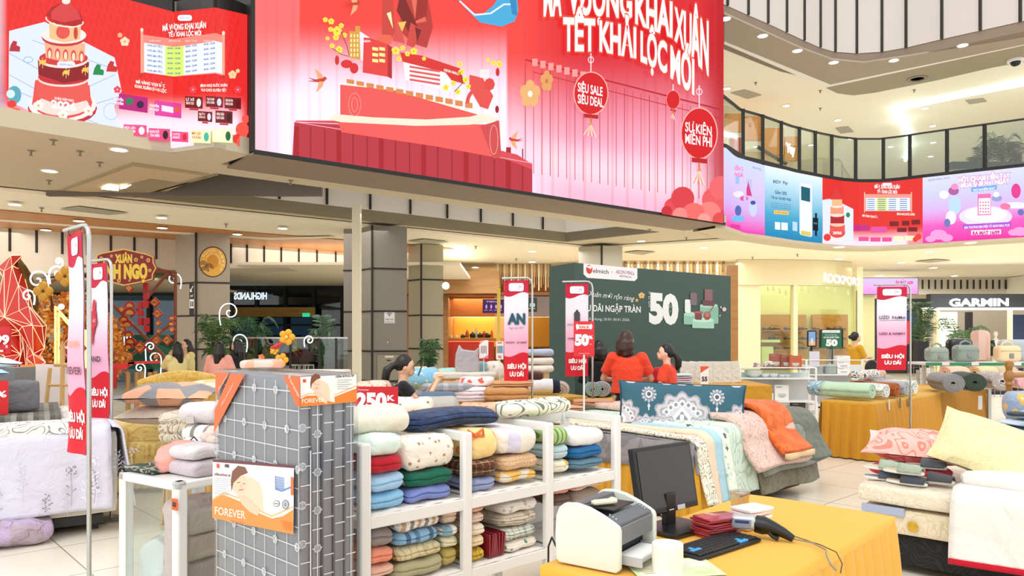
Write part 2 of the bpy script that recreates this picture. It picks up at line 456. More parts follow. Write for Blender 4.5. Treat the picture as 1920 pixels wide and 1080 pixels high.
MB().quad((-45, -8, 0), (60, -8, 0), (60, 60, 0), (-45, 60, 0)).build('floor', tilefloor(), kind='structure')
m_soff = M('c9bca3', .8); m_cream = M('fbf3dc', .8); m_white = M('f4efe6', .7); m_brown = M('8c7b6b', .8); m_olive = M('958a70', .8)  # beige of m_soff has the shade on the near ceiling mixed in
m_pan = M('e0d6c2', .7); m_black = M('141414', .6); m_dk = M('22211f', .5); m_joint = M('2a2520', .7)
def plate(name, pts, z, t, mat, **k):
    mb = MB(); q = [G(x, y, z) if y is not None else x for x, y in pts]; q = [Vector((p[0], p[1], z)) for p in q]
    mb.prism(q, (0, 0, t)); return mb.build(name, mat, smooth=False, **k)
def xy(x, y): return ((x, y, 0), None)
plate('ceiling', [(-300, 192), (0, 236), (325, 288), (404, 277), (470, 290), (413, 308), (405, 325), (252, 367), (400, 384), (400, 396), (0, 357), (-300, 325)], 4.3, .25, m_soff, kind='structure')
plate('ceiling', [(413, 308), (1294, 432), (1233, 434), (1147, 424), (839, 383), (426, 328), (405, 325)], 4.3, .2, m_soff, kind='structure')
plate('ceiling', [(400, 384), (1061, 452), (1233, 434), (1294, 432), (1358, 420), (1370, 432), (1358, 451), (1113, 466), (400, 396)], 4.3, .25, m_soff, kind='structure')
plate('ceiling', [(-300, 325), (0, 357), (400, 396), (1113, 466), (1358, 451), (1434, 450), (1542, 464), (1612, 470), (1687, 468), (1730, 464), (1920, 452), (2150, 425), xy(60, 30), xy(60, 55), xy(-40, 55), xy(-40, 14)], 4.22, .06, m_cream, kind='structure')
plate('trim_1', [(0, 395), (240, 417), (480, 438), (650, 451), (800, 462), (850, 467), (760, 474), (645, 473), (480, 460), (240, 444), (0, 427), (-300, 400), (-300, 370)], 4.19, .02, WOOD('d89650', 'b06c34'), kind='structure')
plate('trim_2', [(0, 412), (300, 434), (505, 446), (620, 444), (628, 446), (510, 450), (300, 437), (0, 415), (-200, 398), (-200, 395)], 4.175, .012, m_cream, kind='structure')
# inner walls of the recess behind the big screen
def vwall(name, pts, z0, z1, mat, t=.05, **k):
    mb = MB()
    for a, b in zip(pts[:-1], pts[1:]):
        a = Vector((a[0], a[1], 0)); b = Vector((b[0], b[1], 0)); n = Vector((b.y - a.y, a.x - b.x, 0)).normalized() * t
        if n.dot(a) < 0: n = -n
        mb.obox(a + Z * z0, b - a, n, Z * (z1 - z0))
    return mb.build(name, mat, smooth=False, **k)
wl = [G(405, 325, 4.3), G(252, 367, 4.3), G(1061, 452, 4.3), G(1233, 434, 4.3)]
vwall('trim_3', wl, 4.28, 4.55, m_olive, kind='structure')
vwall('wall_recess', wl, 4.55, 6.6, m_white, kind='structure')
mb = MB(); o = wl[1]; e = (wl[2] - wl[1])
for px in (426, 525, 614, 695, 770, 839, 902, 962, 1018):
    d = ray(px, 400); t = (o.x * e.y - o.y * e.x) / (d.x * e.y - d.y * e.x); q = Vector((0, 0, 0)) + d * t
    mb.cb((q.x, q.y - .04, 5.57), (.05, .05, 2.02))
q = wl[2] * .4 + wl[3] * .6; mb.cb((q.x, q.y - .05, 5.66), (.05, .05, 1.86))
mb.build('trim_4', m_joint, smooth=False, kind='structure')
# bulkhead of pale panels on the left
bp = [G(-150, 415, 4.2), G(0, 427, 4.2), G(240, 444, 4.2), G(480, 460, 4.2), G(650, 473, 4.2), G(760, 476, 4.2)]
bz = [3.0, 3.05, 3.3, 3.55, 3.75, 3.8]
mb = MB()
for i in range(5):
    a, b = bp[i], bp[i + 1]
    mb.quad((a.x, a.y, 4.2), (b.x, b.y, 4.2), (b.x, b.y, bz[i + 1]), (a.x, a.y, bz[i]))
    mb.quad((a.x, a.y, bz[i]), (b.x, b.y, bz[i + 1]), (b.x, b.y + 1.2, bz[i + 1]), (a.x, a.y + 1.2, bz[i]))
mb.build('wall_bulkhead', M('ded2c0', .7), solid=.03, smooth=False, kind='structure')
mb = MB()
for px in (20, 70, 118, 165, 209, 253, 294, 434, 464, 496, 528, 561, 595, 630):
    for i in range(5):
        a, b = bp[i], bp[i + 1]; ta = 960 + F * a.x / a.y; tb = 960 + F * b.x / b.y
        if ta <= px < tb:
            e = b - a; d = ray(px, 440); t = (a.x * e.y - a.y * e.x) / (d.x * e.y - d.y * e.x); q = d * t
            mb.cb((q.x, q.y - .03, 3.92), (.045, .04, .56))
mb.build('trim_5', m_joint, smooth=False, kind='structure')
MB().box((-12, 21.5, 3.6), (-1.5, 31, 3.68)).build('ceiling', m_cream, smooth=False, kind='structure')
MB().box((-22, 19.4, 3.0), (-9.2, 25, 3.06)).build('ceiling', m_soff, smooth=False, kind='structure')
# curtain walls with daylight outside
def curtain(name, x0, x1, y, z1, nx, tint, zs, emis=None):
    g = MB(); g.box((x0, y + .05, 0), (x1, y + .08, z1)); f = MB()
    for i in range(nx + 1): x = x0 + (x1 - x0) * i / nx; f.cb((x, y, z1 / 2), (.12, .16, z1))
    for z in zs: f.cb(((x0 + x1) / 2, y, z), (x1 - x0, .14, .09))
    w_ = g.build(name, GLASS(tint, .12), smooth=False, kind='structure'); f.build('trim_6', m_black, smooth=False, kind='structure'); return w_
curtain('window_1', -19, -9.4, 25, 3.05, 7, '9fc3d6', (1.1, 2.95))
curtain('window_2', -11.6, -4.6, 30.5, 3.6, 6, '47667c', (.05, 1.3, 2.0, 3.5))
MB().box((-5.0, 30.3, 0), (-4.6, 30.9, 3.6)).box((-4.6, 29.9, 0), (-4.0, 30.9, 3.6)).build('wall_left', M('6a6258', .5), smooth=False, kind='structure')
MB().box((-4.0, 28, 0), (-2.4, 30.9, 3.6)).build('wall_left', WOOD('b88450', '8a5a30'), smooth=False, kind='structure')
mb = MB()
for x, h, wd in ((-30, 9, 9), (-20, 6, 7), (-11, 12, 6), (-4, 8, 8)): mb.box((x, 52, 0), (x + wd, 58, h))
mb.build('wall_outside', M('8fa6b4', .8), smooth=False, kind='structure')
# back walls
MB().box((-45, 58, 0), (60, 58.5, 26)).build('wall_back', m_cream, smooth=False, kind='structure')
MB().box((22.5, 12, 0), (22.9, 50, 4.2)).build('wall_right', m_white, smooth=False, kind='structure')
# ---------------------------------------------------------------- level two on the right: slab edge, glass, ceiling, upper fascia
RB = [(1340, 421), (1360, 423), (1395, 436), (1434, 441), (1490, 450), (1542, 456), (1580, 459.5), (1612, 461), (1650, 461), (1687, 459), (1730, 456), (1800, 451.5), (1920, 444), (2100, 428)]
rp = [G(x, y, 4.3) for x, y in RB]
def shift(pts, d):
    r = []
    for i, p in enumerate(pts):
        t = (pts[min(i + 1, len(pts) - 1)] - pts[max(i - 1, 0)]).normalized(); n = Vector((-t.y, t.x, 0)); r.append(p + n * d)
    return r
def strip(name, pts, d0, d1, z0, z1, mat, **k):
    a = shift(pts, d0); b = shift(pts, d1); mb = MB(); n = len(a)
    mb.add([(p.x, p.y, z0) for p in a] + [(p.x, p.y, z0) for p in b] + [(p.x, p.y, z1) for p in b] + [(p.x, p.y, z1) for p in a],
           [(j * n + i, j * n + i + 1, ((j + 1) % 4) * n + i + 1, ((j + 1) % 4) * n + i) for j in range(4) for i in range(n - 1)])
    return mb.build(name, mat, ang=25, **k)
strip('trim_7', rp, -.02, .75, 4.21, 4.29, m_soff, kind='structure')
strip('trim_8', rp, .08, 1.0, 4.3, 6.2, m_white, kind='structure')
strip('trim_9', rp, .1, 40, 6.1, 6.19, m_white, kind='structure')
strip('window_3', rp, .1, .12, 6.2, 7.58, GLASS('eef4f0', .1), kind='structure')
strip('trim_10', rp, .07, .15, 7.57, 7.61, m_dk, kind='structure')
strip('trim_11', rp, -.03, .05, 6.24, 6.33, m_black, kind='structure')
mb = MB()
def onplan(pts, px):
    for a, b in zip(pts[:-1], pts[1:]):
        ta = 960 + F * a.x / a.y; tb = 960 + F * b.x / b.y
        if min(ta, tb) <= px <= max(ta, tb):
            e = b - a; d = ray(px, 630); t = (a.x * e.y - a.y * e.x) / (d.x * e.y - d.y * e.x); return Vector((d.x * t, d.y * t, 0))
    return Vector((pts[-1].x, pts[-1].y, 0))
for px in (1394, 1431, 1466, 1500, 1530, 1561, 1606, 1658, 1708, 1778, 1849):
    q = onplan(rp, px); mb.cb((q.x + .02, q.y + .1, 6.9), (.07, .09, 1.4))
mb.build('trim_12', m_black, smooth=False, kind='structure')
UF = [(1340, -2), (1358, 8), (1400, 27), (1440, 44), (1506, 75), (1540, 90), (1565, 97), (1606, 100), (1654, 97), (1700, 89), (1763, 74), (1830, 59), (1920, 39), (2100, -2)]
up_ = [G(x, y, 10.0) for x, y in UF]
strip('wall_upper', up_, 0, .2, 10.0, 13.5, M('cdc6c0', .6), kind='structure')
mb = MB()
for px in (1364, 1403, 1440, 1475, 1508, 1538, 1566, 1606, 1653, 1698, 1765, 1837, 1912):
    q = onplan(up_, px); mb.cb((q.x, q.y - .02, 11.75), (.06, .06, 3.5))
mb.build('trim_13', m_joint, smooth=False, kind='structure')
strip('trim_14', up_, 0.02, 1.4, 9.72, 9.99, m_brown, kind='structure')
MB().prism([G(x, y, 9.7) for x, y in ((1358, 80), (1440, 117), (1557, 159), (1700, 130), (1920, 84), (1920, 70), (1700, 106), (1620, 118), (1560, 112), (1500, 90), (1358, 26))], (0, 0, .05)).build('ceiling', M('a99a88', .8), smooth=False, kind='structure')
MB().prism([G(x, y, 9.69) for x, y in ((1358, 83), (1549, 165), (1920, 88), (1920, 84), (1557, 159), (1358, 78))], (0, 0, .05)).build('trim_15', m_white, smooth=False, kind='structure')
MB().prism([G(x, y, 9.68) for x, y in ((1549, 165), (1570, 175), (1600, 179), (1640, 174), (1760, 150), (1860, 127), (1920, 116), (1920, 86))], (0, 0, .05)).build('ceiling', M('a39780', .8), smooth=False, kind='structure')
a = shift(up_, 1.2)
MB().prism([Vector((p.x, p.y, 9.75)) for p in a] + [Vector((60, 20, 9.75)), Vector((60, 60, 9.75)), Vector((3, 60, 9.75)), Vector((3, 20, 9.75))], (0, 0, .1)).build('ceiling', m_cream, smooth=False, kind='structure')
# cool cove light along the level-two ceiling
cv = [G(x, y, 9.66) for x, y in ((1925, 155), (1800, 179), (1700, 200), (1674, 206), (1690, 228), (1702, 250), (1706, 275), (1698, 300))]
mb = MB(); mb.tube(cv, .09, 6)
t_ = thing('cove_light', 'long cool white cove light line along the level two ceiling', 'ceiling light', cv[0])
mb.build('light_strip', M('dff6ff', emis=2.5), t_).location = -cv[0]
for p in cv[::2]:
    l = D.lights.new('cove', 'POINT'); l.energy = 10; l.color = (.8, .95, 1); l.shadow_soft_size = .5; o = D.objects.new('cove_lamp', l); COL.objects.link(o); o.location = p + Vector((0, 0, -.4))
# ---------------------------------------------------------------- columns
def column(label, px0, px1, pxc, Y, z1, joints, mats, name='square_column'):
    """px0 left edge, pxc near corner, px1 right edge"""
    a = P(px0, 630, Y + .5); c = P(pxc, 630, Y); b = P(px1, 630, Y + .25)
    t = thing(name, label, 'column', (c.x, c.y, 0)); k = Vector((c.x, c.y, 0))
    aa, bb, cc = V3(a) - k, V3(b) - k, Vector((0, 0, 0)); back = aa + bb
    MB().prism([aa, cc, bb, back], (0, 0, z1)).build('cladding', mats[0], t, smooth=False)
    m = MB()
    for z in joints:
        for p, q in ((aa, cc), (cc, bb)):
            e = q - p; n = Vector((e.y, -e.x, 0)).normalized() * .015
            if n.dot(k) > 0: n = -n
            m.obox(p + Z * (z - .02) + n, e, -n, Z * .04)
    m.tube([cc + Vector((0, -.02, 0)), cc + Vector((0, -.02, z1))], .03, 6)
    m.build('panel_joint', m_joint, t, smooth=False)
    return t, k, aa, bb
js = (.45, 1.18, 2.15, 3.18)
colC = column('wide square grey clad column with wifi notice in the centre', 676, 763, 698, 18, 4.22, js, (M('8d867b', .45),))
colL = column('beige clad column with round golden logo on the left', 329, 431, 368, 19.1, 4.2, (.35, 1.21, 2.07, 2.92), (M('a39686', .5),))
column('pale grey column beside the glass rail, second from the wide column', 766, 831, 790, 21.5, 4.2, js, (M('aea58e', .5),))
column('short pale column rising behind the dark green promotion wall', 1085, 1167, 1128, 22, 4.22, js, (M('b9b2a2', .5),))
t = thing('square_column', 'narrow dark column strip left of the pale post', 'column', P(648, 630, 18.6) * 1)
q = V3(P(648, 630, 18.6)); t.location = q
MB().box((-.05, 0, 0), (.35, .8, 4.22)).build('cladding', M('8d867b', .45), t, smooth=False)
m = MB(); [m.box((-.06, -.01, z - .02), (.36, 0, z + .02)) for z in js]; m.build('panel_joint', m_joint, t, smooth=False)
q = V3(P(667.5, 630, 15.5)); t = thing('pale_post', 'slim cream painted post standing in front of the grey column', 'post', q)
MB().box((-.085, 0, 0), (.085, .17, 4.3)).build('post_shaft', M('f3ead0', .5), t, smooth=False, bevel=.01)
MB().box((-.12, -.03, 0), (.12, .2, .06)).build('base_plate', m_soff, t, smooth=False)
# logo on left column, front face
def facepx(k, aa, bb): return (k + aa * 0, Vector((bb.y, -bb.x, 0)))
ct, k, aa, bb = colL; A = pxart(k, (bb.y, -bb.x, 0)); A.k = 2
A.ell(399, 491, 26.5, 29, '3a1f2a', 32).ell(399, 491, 24.5, 27, 'e0a840', 32).ell(399, 490, 11, 13, 'c88a20')
for i, ch in enumerate('VUON TRANG'):
    a = math.radians(-150 + i * 21)
    if ch != ' ': A.text(ch, 399 + 20 * math.cos(a) - 2.5, 491 + 22 * math.sin(a) + 2.5, 399 + 20 * math.cos(a) + 2.5, 491 + 22 * math.sin(a) + 2.5, 6, 'f8e8c0')
for i, ch in enumerate('MOON GARDEN'):
    a = math.radians(-140 + i * 15)
    if ch != ' ': A.text(ch, 399 + 13 * math.cos(a) - 1.3, 491 + 15 * math.sin(a) + 1.5, 399 + 13 * math.cos(a) + 1.3, 491 + 15 * math.sin(a) + 1.5, 3.2, 'f8e8c0')
for cx, cy in ((381, 497), (392, 502), (384, 507)):
    for r in (8, 5.4, 2.8): A.ring(cx, cy, r, r, 1.3, '3a1f2a', 14, a0=180, a1=380)
o = A.build('column_logo', PRINT(.5), ct); o.location = -ct.location
A = pxart(k, (-aa.y, aa.x, 0)); A.rect(355, 532, 364, 592, '1c1a1c').text('BF', 357, 557, 362.5, 557, 4.5, 'f0f0f0').rect(355.5, 561, 363.5, 578, 'f4f4f4')
A.line([(362, 536), (357, 546)], 1.6, 'f0f0f0').poly([(356, 548), (356, 541), (361, 547)], 'f0f0f0').rect(357, 565, 359, 575, '222222').rect(360.2, 565, 362.2, 575, '222222')
o = A.build('restroom_sign', PRINT(.5), ct); o.location = -ct.location
ct, k, aa, bb = colC; A = pxart(k, (bb.y, -bb.x, 0)); A.k = 2
A.rect(720.5, 583, 740, 606, 'e8e8ea').ring(730, 592, 6, 6, 1.3, '222222', 12, a0=215, a1=325).ring(730, 592.5, 3.6, 3.6, 1.2, '222222', 10, a0=215, a1=325).ell(730, 592, 1.2, 1.2, '222222', 8)
A.text('FREE WIFI', 723, 600, 737.5, 600, 2.6, '333333', bold=.02).rect(722, 602, 738, 602.6, '777777').rect(722, 604, 738, 604.6, '777777')
o = A.build('wifi_notice', PRINT(.5), ct); o.location = -ct.location
A = pxart(k, (bb.y, -bb.x, 0)); A.k = 2
A.rect(706, 664, 752, 712, '5e584c').rect(707.2, 665.2, 751, 712, '9d9682').rect(722, 667, 738, 670.5, 'e8e2d0').rect(725, 674.5, 733, 677, '3a3020').rect(725, 637, 729, 645, '6b6454').rect(726, 639, 728, 644, 'd8d8d0')
o = A.build('service_hatch', PRINT(.5), ct); o.location = -ct.location
# ================================================================ LED SCREENS
def ribbonhit(pts):
    def hit(px, py):
        q = None
        pp = [960 + F * p.x / p.y for p in pts]
        k = 0
        for i in range(len(pts) - 1):
            if pp[i] <= px: k = i
        a, b = pts[k], pts[k + 1]; e = b - a; d = ray(px, py)
        t = (a.x * e.y - a.y * e.x) / (d.x * e.y - d.y * e.x); return Vector((0, 0, CH)) + Vector((d.x * t, d.y * t, d.z * t))
    def nrm(px, py=0):
        pp = [960 + F * p.x / p.y for p in pts]; k = 0
        for i in range(len(pts) - 1):
            if pp[i] <= px: k = i
        e = pts[k + 1] - pts[k]; n = Vector((e.y, -e.x, 0)).normalized()
        return n if n.dot(pts[k]) < 0 else -n
    return hit, nrm
# ---- the big central screen
p0 = G(475, 285, 4.3); p1 = G(1357.5, 420, 4.3); e = (p1 - p0); n = Vector((e.y, -e.x, 0)).normalized(); Lw = e.length; eu = e.normalized()
bk = -n
t = thing('led_screen', 'huge red and pink festival screen hanging over the centre of the hall', 'screen', p0)
MB().obox(Vector((0, 0, .02)) + bk * .02, e, bk * 1.18, Z * 8.5).build('housing', m_dk, t, smooth=False)
MB().obox(Vector((0, 0, 0)) + bk * .0, e, bk * 1.22, Z * -.03).build('underside', m_brown, t, smooth=False)
A = Art(planehit(p0, n), n, .0003)
bot = lambda x: 285 + (x - 475) * .153
def bg(x, y):
    r = bot(x) - y
    red = C('f2463f'); wh = C('f6ecff'); pk = C('f9b6cf'); dr = C('d8202a')
    if x < 950:
        s = smooth01((y - 40) / 150); s *= 1 - .35 * smooth01((540 - x) / 60) ; c = mixc(red, wh, s)
        if x < 560: c = mixc(c, C('fa8a8a'), .5 * smooth01((190 - y) / 120))
    else:
        s = smooth01((y - 90) / 240); c = mixc(mixc(dr, red, smooth01((1100 - x) / 150)), mixc(pk, wh, smooth01((1080 - x) / 150)), s)
        c = mixc(c, C('ffdbe6'), .8 * smooth01(1 - abs(y - 300 - (x - 1000) * .15) / 60) * smooth01((x - 960) / 60))
    if x > 1290: c = mixc(c, C('b8121c'), smooth01((x - 1300) / 55) * .9)
    st = math.sin(x * .62) * .5 + math.sin(x * .23 + 1) * .5
    if st > .55: c = mixc(c, C('c93a44'), .16 if x < 1000 else .26)
    return c
A.grad(475.5, -190, 1356.8, lambda x: bot(x) - .5, bg, 220, 50)
# beams of the structure seen through it
for i in range(24): A.line([(985 + i * 15.5, 118 + i * 4), (985 + i * 15.5, bot(985 + i * 15.5) - 40)], 1.2, 'cf4450' if i % 3 else 'b42a38')
A.line([(985, 112), (1350, 205)], 3, 'b8222c'); A.line([(1000, 135), (1350, 222)], 1.6, 'c02a34')
for i in range(8): A.rect(998 + i * 15, 110 + i * 4, 1008 + i * 15, 124 + i * 4, 'ee9a96')
# figure, podium, model buildings
A.poly([(738, -190), (770, -190), (812, 50), (800, 90), (776, 82), (752, 60)], 'b83a34').poly([(752, -20), (788, 60), (776, 78), (744, 20)], '7e2420').poly([(745, 36), (760, 82), (736, 76)], 'd4524a')
A.poly([(722, -190), (735, -30), (741, 60), (728, 84), (716, 66)], 'c8453c').poly([(760, -60), (800, 40), (780, 44)], 'e06a58').poly([(812, -190), (800, 30), (778, 40), (782, 0)], 'a02c28')
A.poly([(746, 42), (762, 40), (754, 60)], 'e8c060').poly([(725, 25), (733, 22), (737, 54)], 'f6f0b0').poly([(705, 64), (734, 66), (734, 82), (708, 82)], 'e8664e').poly([(770, 42), (790, 55), (776, 90), (762, 84)], 'cf4a40').poly([(778, 50), (790, 56), (782, 80)], '7a2220')
A.poly([(862, 0), (885, 24), (905, 27), (925, 10), (940, -12), (968, -16), (972, 20), (965, 40), (940, 50), (900, 42), (875, 18), (850, -10)], '49a9d8').line([(862, 2), (890, 28), (920, 25), (945, 8), (965, 8)], 3, 'e8f4fa').poly([(955, -5), (968, 0), (970, 30), (960, 26)], '2f86c0')
podium = [(552, 229), (640, 236), (780, 240), (997, 262), (999, 362), (548, 293)]
A.poly([(548, 295), (552, 229), (635, 233), (760, 248), (860, 262), (998, 310), (998, 363)], 'b83440')
for i in range(17):
    x = 556 + i * 26.5; A.line([(x, 236 + (x - 552) * .1), (x, bot(x) - 2)], 2.2 if i % 3 else 9, '96222c' if i % 3 else 'a81d26')
A.poly([(552, 228), (640, 232), (760, 246), (900, 280), (998, 318), (998, 308), (970, 290), (930, 280), (760, 238), (640, 226), (556, 226)], 'd84a52').line([(556, 229), (720, 256), (998, 306)], 1.6, 'f6a0b0')
A.poly([(635, 232), (640, 226), (930, 234), (940, 290), (760, 262), (640, 244)], 'ef5f58').poly([(638, 157), (760, 172), (895, 212), (895, 224), (800, 232), (638, 216)], 'ea5a54').line([(637, 157), (740, 168), (895, 213)], 3, 'fdf3dc')
A.poly([(615, 224), (630, 214), (700, 220), (800, 224), (880, 219), (905, 213), (932, 222), (935, 226), (880, 234), (780, 236), (640, 229)], 'fbe6cf').poly([(635, 232), (900, 240), (934, 225), (939, 297), (820, 275), (640, 248)], 'ec5c56')
A.poly([(900, 236), (936, 226), (940, 294), (925, 298)], 'd04a4c').ring(926, 262, 8, 28, 1, 'f2b6a4', 20).ring(665, 196, 12, 22, 1, 'f59a90').ring(665, 196, 6, 14, 1, 'f59a90')
A.poly([(655, 58), (674, 60), (676, 112), (655, 108)], 'd89a3a').poly([(674, 58), (692, 70), (690, 118), (676, 112)], 'f2e4f6').rect(666, 49, 675, 60, 'd2a040')
for i in range(5):
    for j in range(3): A.rect(657 + j * 6, 64 + i * 9, 660 + j * 6, 70 + i * 9, 'fbe6a8')
A.poly([(682, 70), (697, 72), (730, 84), (727, 144), (680, 136)], 'e2423e').text('AEON', 682, 79, 694, 79, 4, 'ffffff', bold=.02).poly([(727, 84), (735, 88), (735, 148), (727, 144)], 'b02c30')
for i in range(3):
    for j in range(2): A.rect(698 + j * 13, 88 + i * 11, 709 + j * 13, 94 + i * 11, 'fbee90', dy=1.5)
A.poly([(750, 98), (790, 104), (862, 128), (872, 158), (845, 150), (835, 136), (755, 116)], 'd8342e').poly([(756, 116), (835, 136), (846, 150), (845, 172), (760, 150)], 'f8eef6').text('AEON MALL', 832, 133, 860, 141, 5, 'ffffff', bold=.02)
for i in range(4): A.rect(768, 123 + i * 8, 825, 127 + i * 8, 'e05a58', dy=9)
for i in range(13): A.rect(650 + i * 18.5, 148 + i * 3.6, 664 + i * 18.5, 156 + i * 3.8, 'd88a4c', dy=2)
A.ring(893, 194, 20, 28, 7, 'e04a44', 20, a0=180, a1=360).poly([(880, 140), (905, 146), (925, 180), (915, 205), (900, 200), (880, 165)], 'e3504a').rect(900, 130, 917, 146, 'f2e6e4').ell(932, 205, 3.5, 7, '9e1c20')
A.ell(632, 113, 4, 9, 'd02c2c').ell(650, 120, 11, 8, 'd8302e').ell(664, 128, 8, 10, 'd6302c').ell(933, 135, 3.5, 8, 'c8262a').ell(918, 158, 10, 12, 'dd4840', 8)
def blossom(A, pts, col='f6e04c'):
    for x, y, r in pts: A.flower(x, y, r, col, 'f09a30')
blossom(A, [(610, 37, 5), (621, 40, 6), (640, 48, 5), (632, 58, 9), (620, 55, 5), (646, 66, 5), (630, 70, 6), (614, 72, 4), (623, 86, 5), (636, 93, 7), (742, 95, 8), (755, 90, 5), (764, 101, 5), (776, 96, 7), (748, 110, 5), (795, 110, 4), (836, 164, 6), (850, 156, 5), (865, 135, 6), (873, 150, 6), (858, 172, 6), (878, 162, 5), (862, 120, 5), (925, 118, 5), (936, 120, 6), (915, 112, 4)])
A.line([(640, 60), (650, 85), (655, 104)], 1.4, '7a3a20').line([(622, 90), (640, 102), (655, 106)], 1.2, '7a3a20').line([(862, 135), (868, 155), (852, 172)], 1.4, '7a3a20')
def swallow(A, x, y, s, c='c84030', c2='f0a878', fl=1):
    A.poly([(x - 24 * s * fl, y - 6 * s), (x - 8 * s * fl, y - 2 * s), (x + 10 * s * fl, y - 8 * s), (x + 14 * s * fl, y - 4 * s), (x + 6 * s * fl, y + 4 * s), (x - 8 * s * fl, y + 3 * s), (x - 26 * s * fl, y + 1 * s), (x - 12 * s * fl, y)], c)
    A.poly([(x - 4 * s * fl, y - 3 * s), (x - 10 * s * fl, y - 24 * s), (x + 4 * s * fl, y - 12 * s), (x + 7 * s * fl, y - 5 * s)], c2).poly([(x - 2 * s * fl, y + 2 * s), (x - 8 * s * fl, y + 24 * s), (x + 5 * s * fl, y + 12 * s), (x + 8 * s * fl, y + 2 * s)], c2)
swallow(A, 600, 151, .95); swallow(A, 664, 8, .9); swallow(A, 964, 263, .75, fl=-1)
A.flower(994, 176, 26, 'e8b070', 'fff0e0', sq=.75).flower(1025, 152, 20, 'e0a060', 'c87840', sq=.6)
# lanterns with lettering
def lantern(A, cx, cy, r, ry, top, tail, t1=None, t2=None):
    A.line([(cx, top), (cx, cy - ry)], 2.2, 'f8d0d8').ring(cx, top + 12, r * .17, r * .19, 1.4, 'ffe8ee').ell(cx, cy, r, ry, 'ffb0a4', 28).ell(cx, cy, r * .94, ry * .95, 'd3121c', 28)
    A.rect(cx - r * .4, cy + ry * .92, cx + r * .42, cy + ry * 1.1, 'b81a20', 3).line([(cx, cy + ry * 1.1), (cx, cy + ry * 1.35)], 2.5, 'c8703c').ell(cx, cy + ry * 1.4, r * .1, r * .12, 'e09050')
    for i in range(7): A.line([(cx, cy + ry * 1.45), (cx - r * .42 + i * r * .12, cy + ry * 1.9 + i * .8)], 1.8 if r > 20 else .8, 'e89078' if i % 2 else 'fbe0d0')
    if t1:
        A.text(t1, cx - r * .74, cy - 4, cx + r * .66, cy + 5, r * .52, 'ffffff', bold=.02); A.text(t2, cx - r * .74, cy + 18, cx + r * .7, cy + 26, r * .52, 'ffffff', bold=.02)
lantern(A, 1108, 175, 33, 41, 100, 290, 'SIÊU SALE', 'SIÊU DEAL')
lantern(A, 1311, 250, 35, 49, 160, 390, 'SỰ KIỆN', 'MIỄN PHÍ')
lantern(A, 1262, 187, 13, 18, 158, 236)
# headline
for tt, x0, y0, x1, y1, h0, h1 in (('MÃ', 1020, 28, 1052, 27, 70, 68), ('VƯỢNG', 1066, 22, 1184, 33, 64, 60), ('KHAI', 1192, 42, 1260, 68, 60, 66), ('XUÂN', 1266, 74, 1328, 138, 62, 100), ('TẾT', 1057, 93, 1115, 94, 62, 60), ('KHẢI', 1125, 94, 1192, 107, 57, 57), ('LỘC', 1202, 113, 1250, 136, 56, 58), ('MỚI', 1258, 144, 1301, 176, 60, 66)):
    A.text(tt, x0, y0, x1, y1, h0, 'eefcff', h1, bold=.035, out='e8522c', ob=.035)
# clouds bottom right
for cx, cy, r, c in ((1262, 388, 17, 'e2474e'), (1280, 372, 22, 'd83c44'), (1250, 396, 10, 'c62a34'), (1340, 375, 24, 'e65a5c'), (1352, 352, 22, 'e9666a'), (1330, 400, 22, 'f0807c'), (1300, 402, 22, 'ee6a66'), (1275, 403, 14, 'f28a84'), (1320, 412, 12, 'f69a92'), (1350, 412, 14, 'dd4a4c')):
    y = min(cy, bot(cx) - r * .1)
    pts = []
    for i in range(20):
        a = 2 * PI * i / 20; X = min(cx + r * math.cos(a), 1356); pts.append((X, min(y + r * math.sin(a), bot(X) - 1)))
    A.poly(pts, c)
o = A.build('led_picture', SCREEN(1.08), t); o.location = -t.location
MB().obox(Vector((0, 0, -.03)) + n * .02, e, n * .03, Z * .06).obox(Vector((0, 0, 0)) + n * .02 - eu * .05, eu * .06, n * .03, Z * 8.5).build('frame', m_black, t, smooth=False)

# ---- left screen on folded panels
LS = [(-160, 210), (15, 234), (325, 278), (404, 267), (469, 283)]
lp = [G(x, y, 4.38) for x, y in LS]; hit, nr = ribbonhit(lp)
t = thing('led_screen', 'folded red screen with carousel tower and timetable at the upper left', 'screen', lp[2])
def wallband(pts, z0, z1, d0, d1):
    mb = MB(); 
    for a, b in zip(pts[:-1], pts[1:]):
        e = b - a; n = Vector((-e.y, e.x, 0)).normalized()
        if n.dot(a) < 0: n = -n
        mb.obox(Vector((a.x, a.y, z0)) + n * d0, e, n * (d1 - d0), Z * (z1 - z0))
    return mb
o = wallband(lp, 4.38, 6.62, .06, .35).build('housing', m_dk, t, smooth=False); o.location = -t.location
o = wallband(lp, 4.306, 4.37, -.03, .4).build('ledge', M('b4aa9a', .7), t, smooth=False); o.location = -t.location
A = Art(hit, nr, .0003); A.cuts = (15, 325, 404)
bl = lambda x: 234 + (x - 15) * .142 if x < 325 else (278 - (x - 325) * .139 if x < 404 else 267 + (x - 404) * .246)
tl = lambda x: -60 + (x - 15) * .264 if x < 325 else (22 - (x - 325) * .1 if x < 404 else 14 + (x - 404) * .23)
def lbg(x, y):
    if x < 14: return mixc(C('d8eefa'), C('2f9fd0'), smooth01((y - 60) / 200))
    s = smooth01((y - 175) / 60); c = mixc(C('ea2f2c'), C('fde6f2'), s if x > 215 else s * .9)
    if math.sin(x * .5 + y * .12) > .75 and y < 160: c = mixc(c, C('c41f20'), .4)
    if x > 440: c = mixc(c, C('e23030'), smooth01((x - 440) / 25))
    return c
A.grad(-158, tl, 14, bl, lbg, 6, 20); A.grad(14, tl, 325, bl, lbg, 80, 40); A.grad(325.2, tl, 404, bl, lbg, 24, 40); A.grad(404.2, tl, 469, bl, lbg, 20, 40)
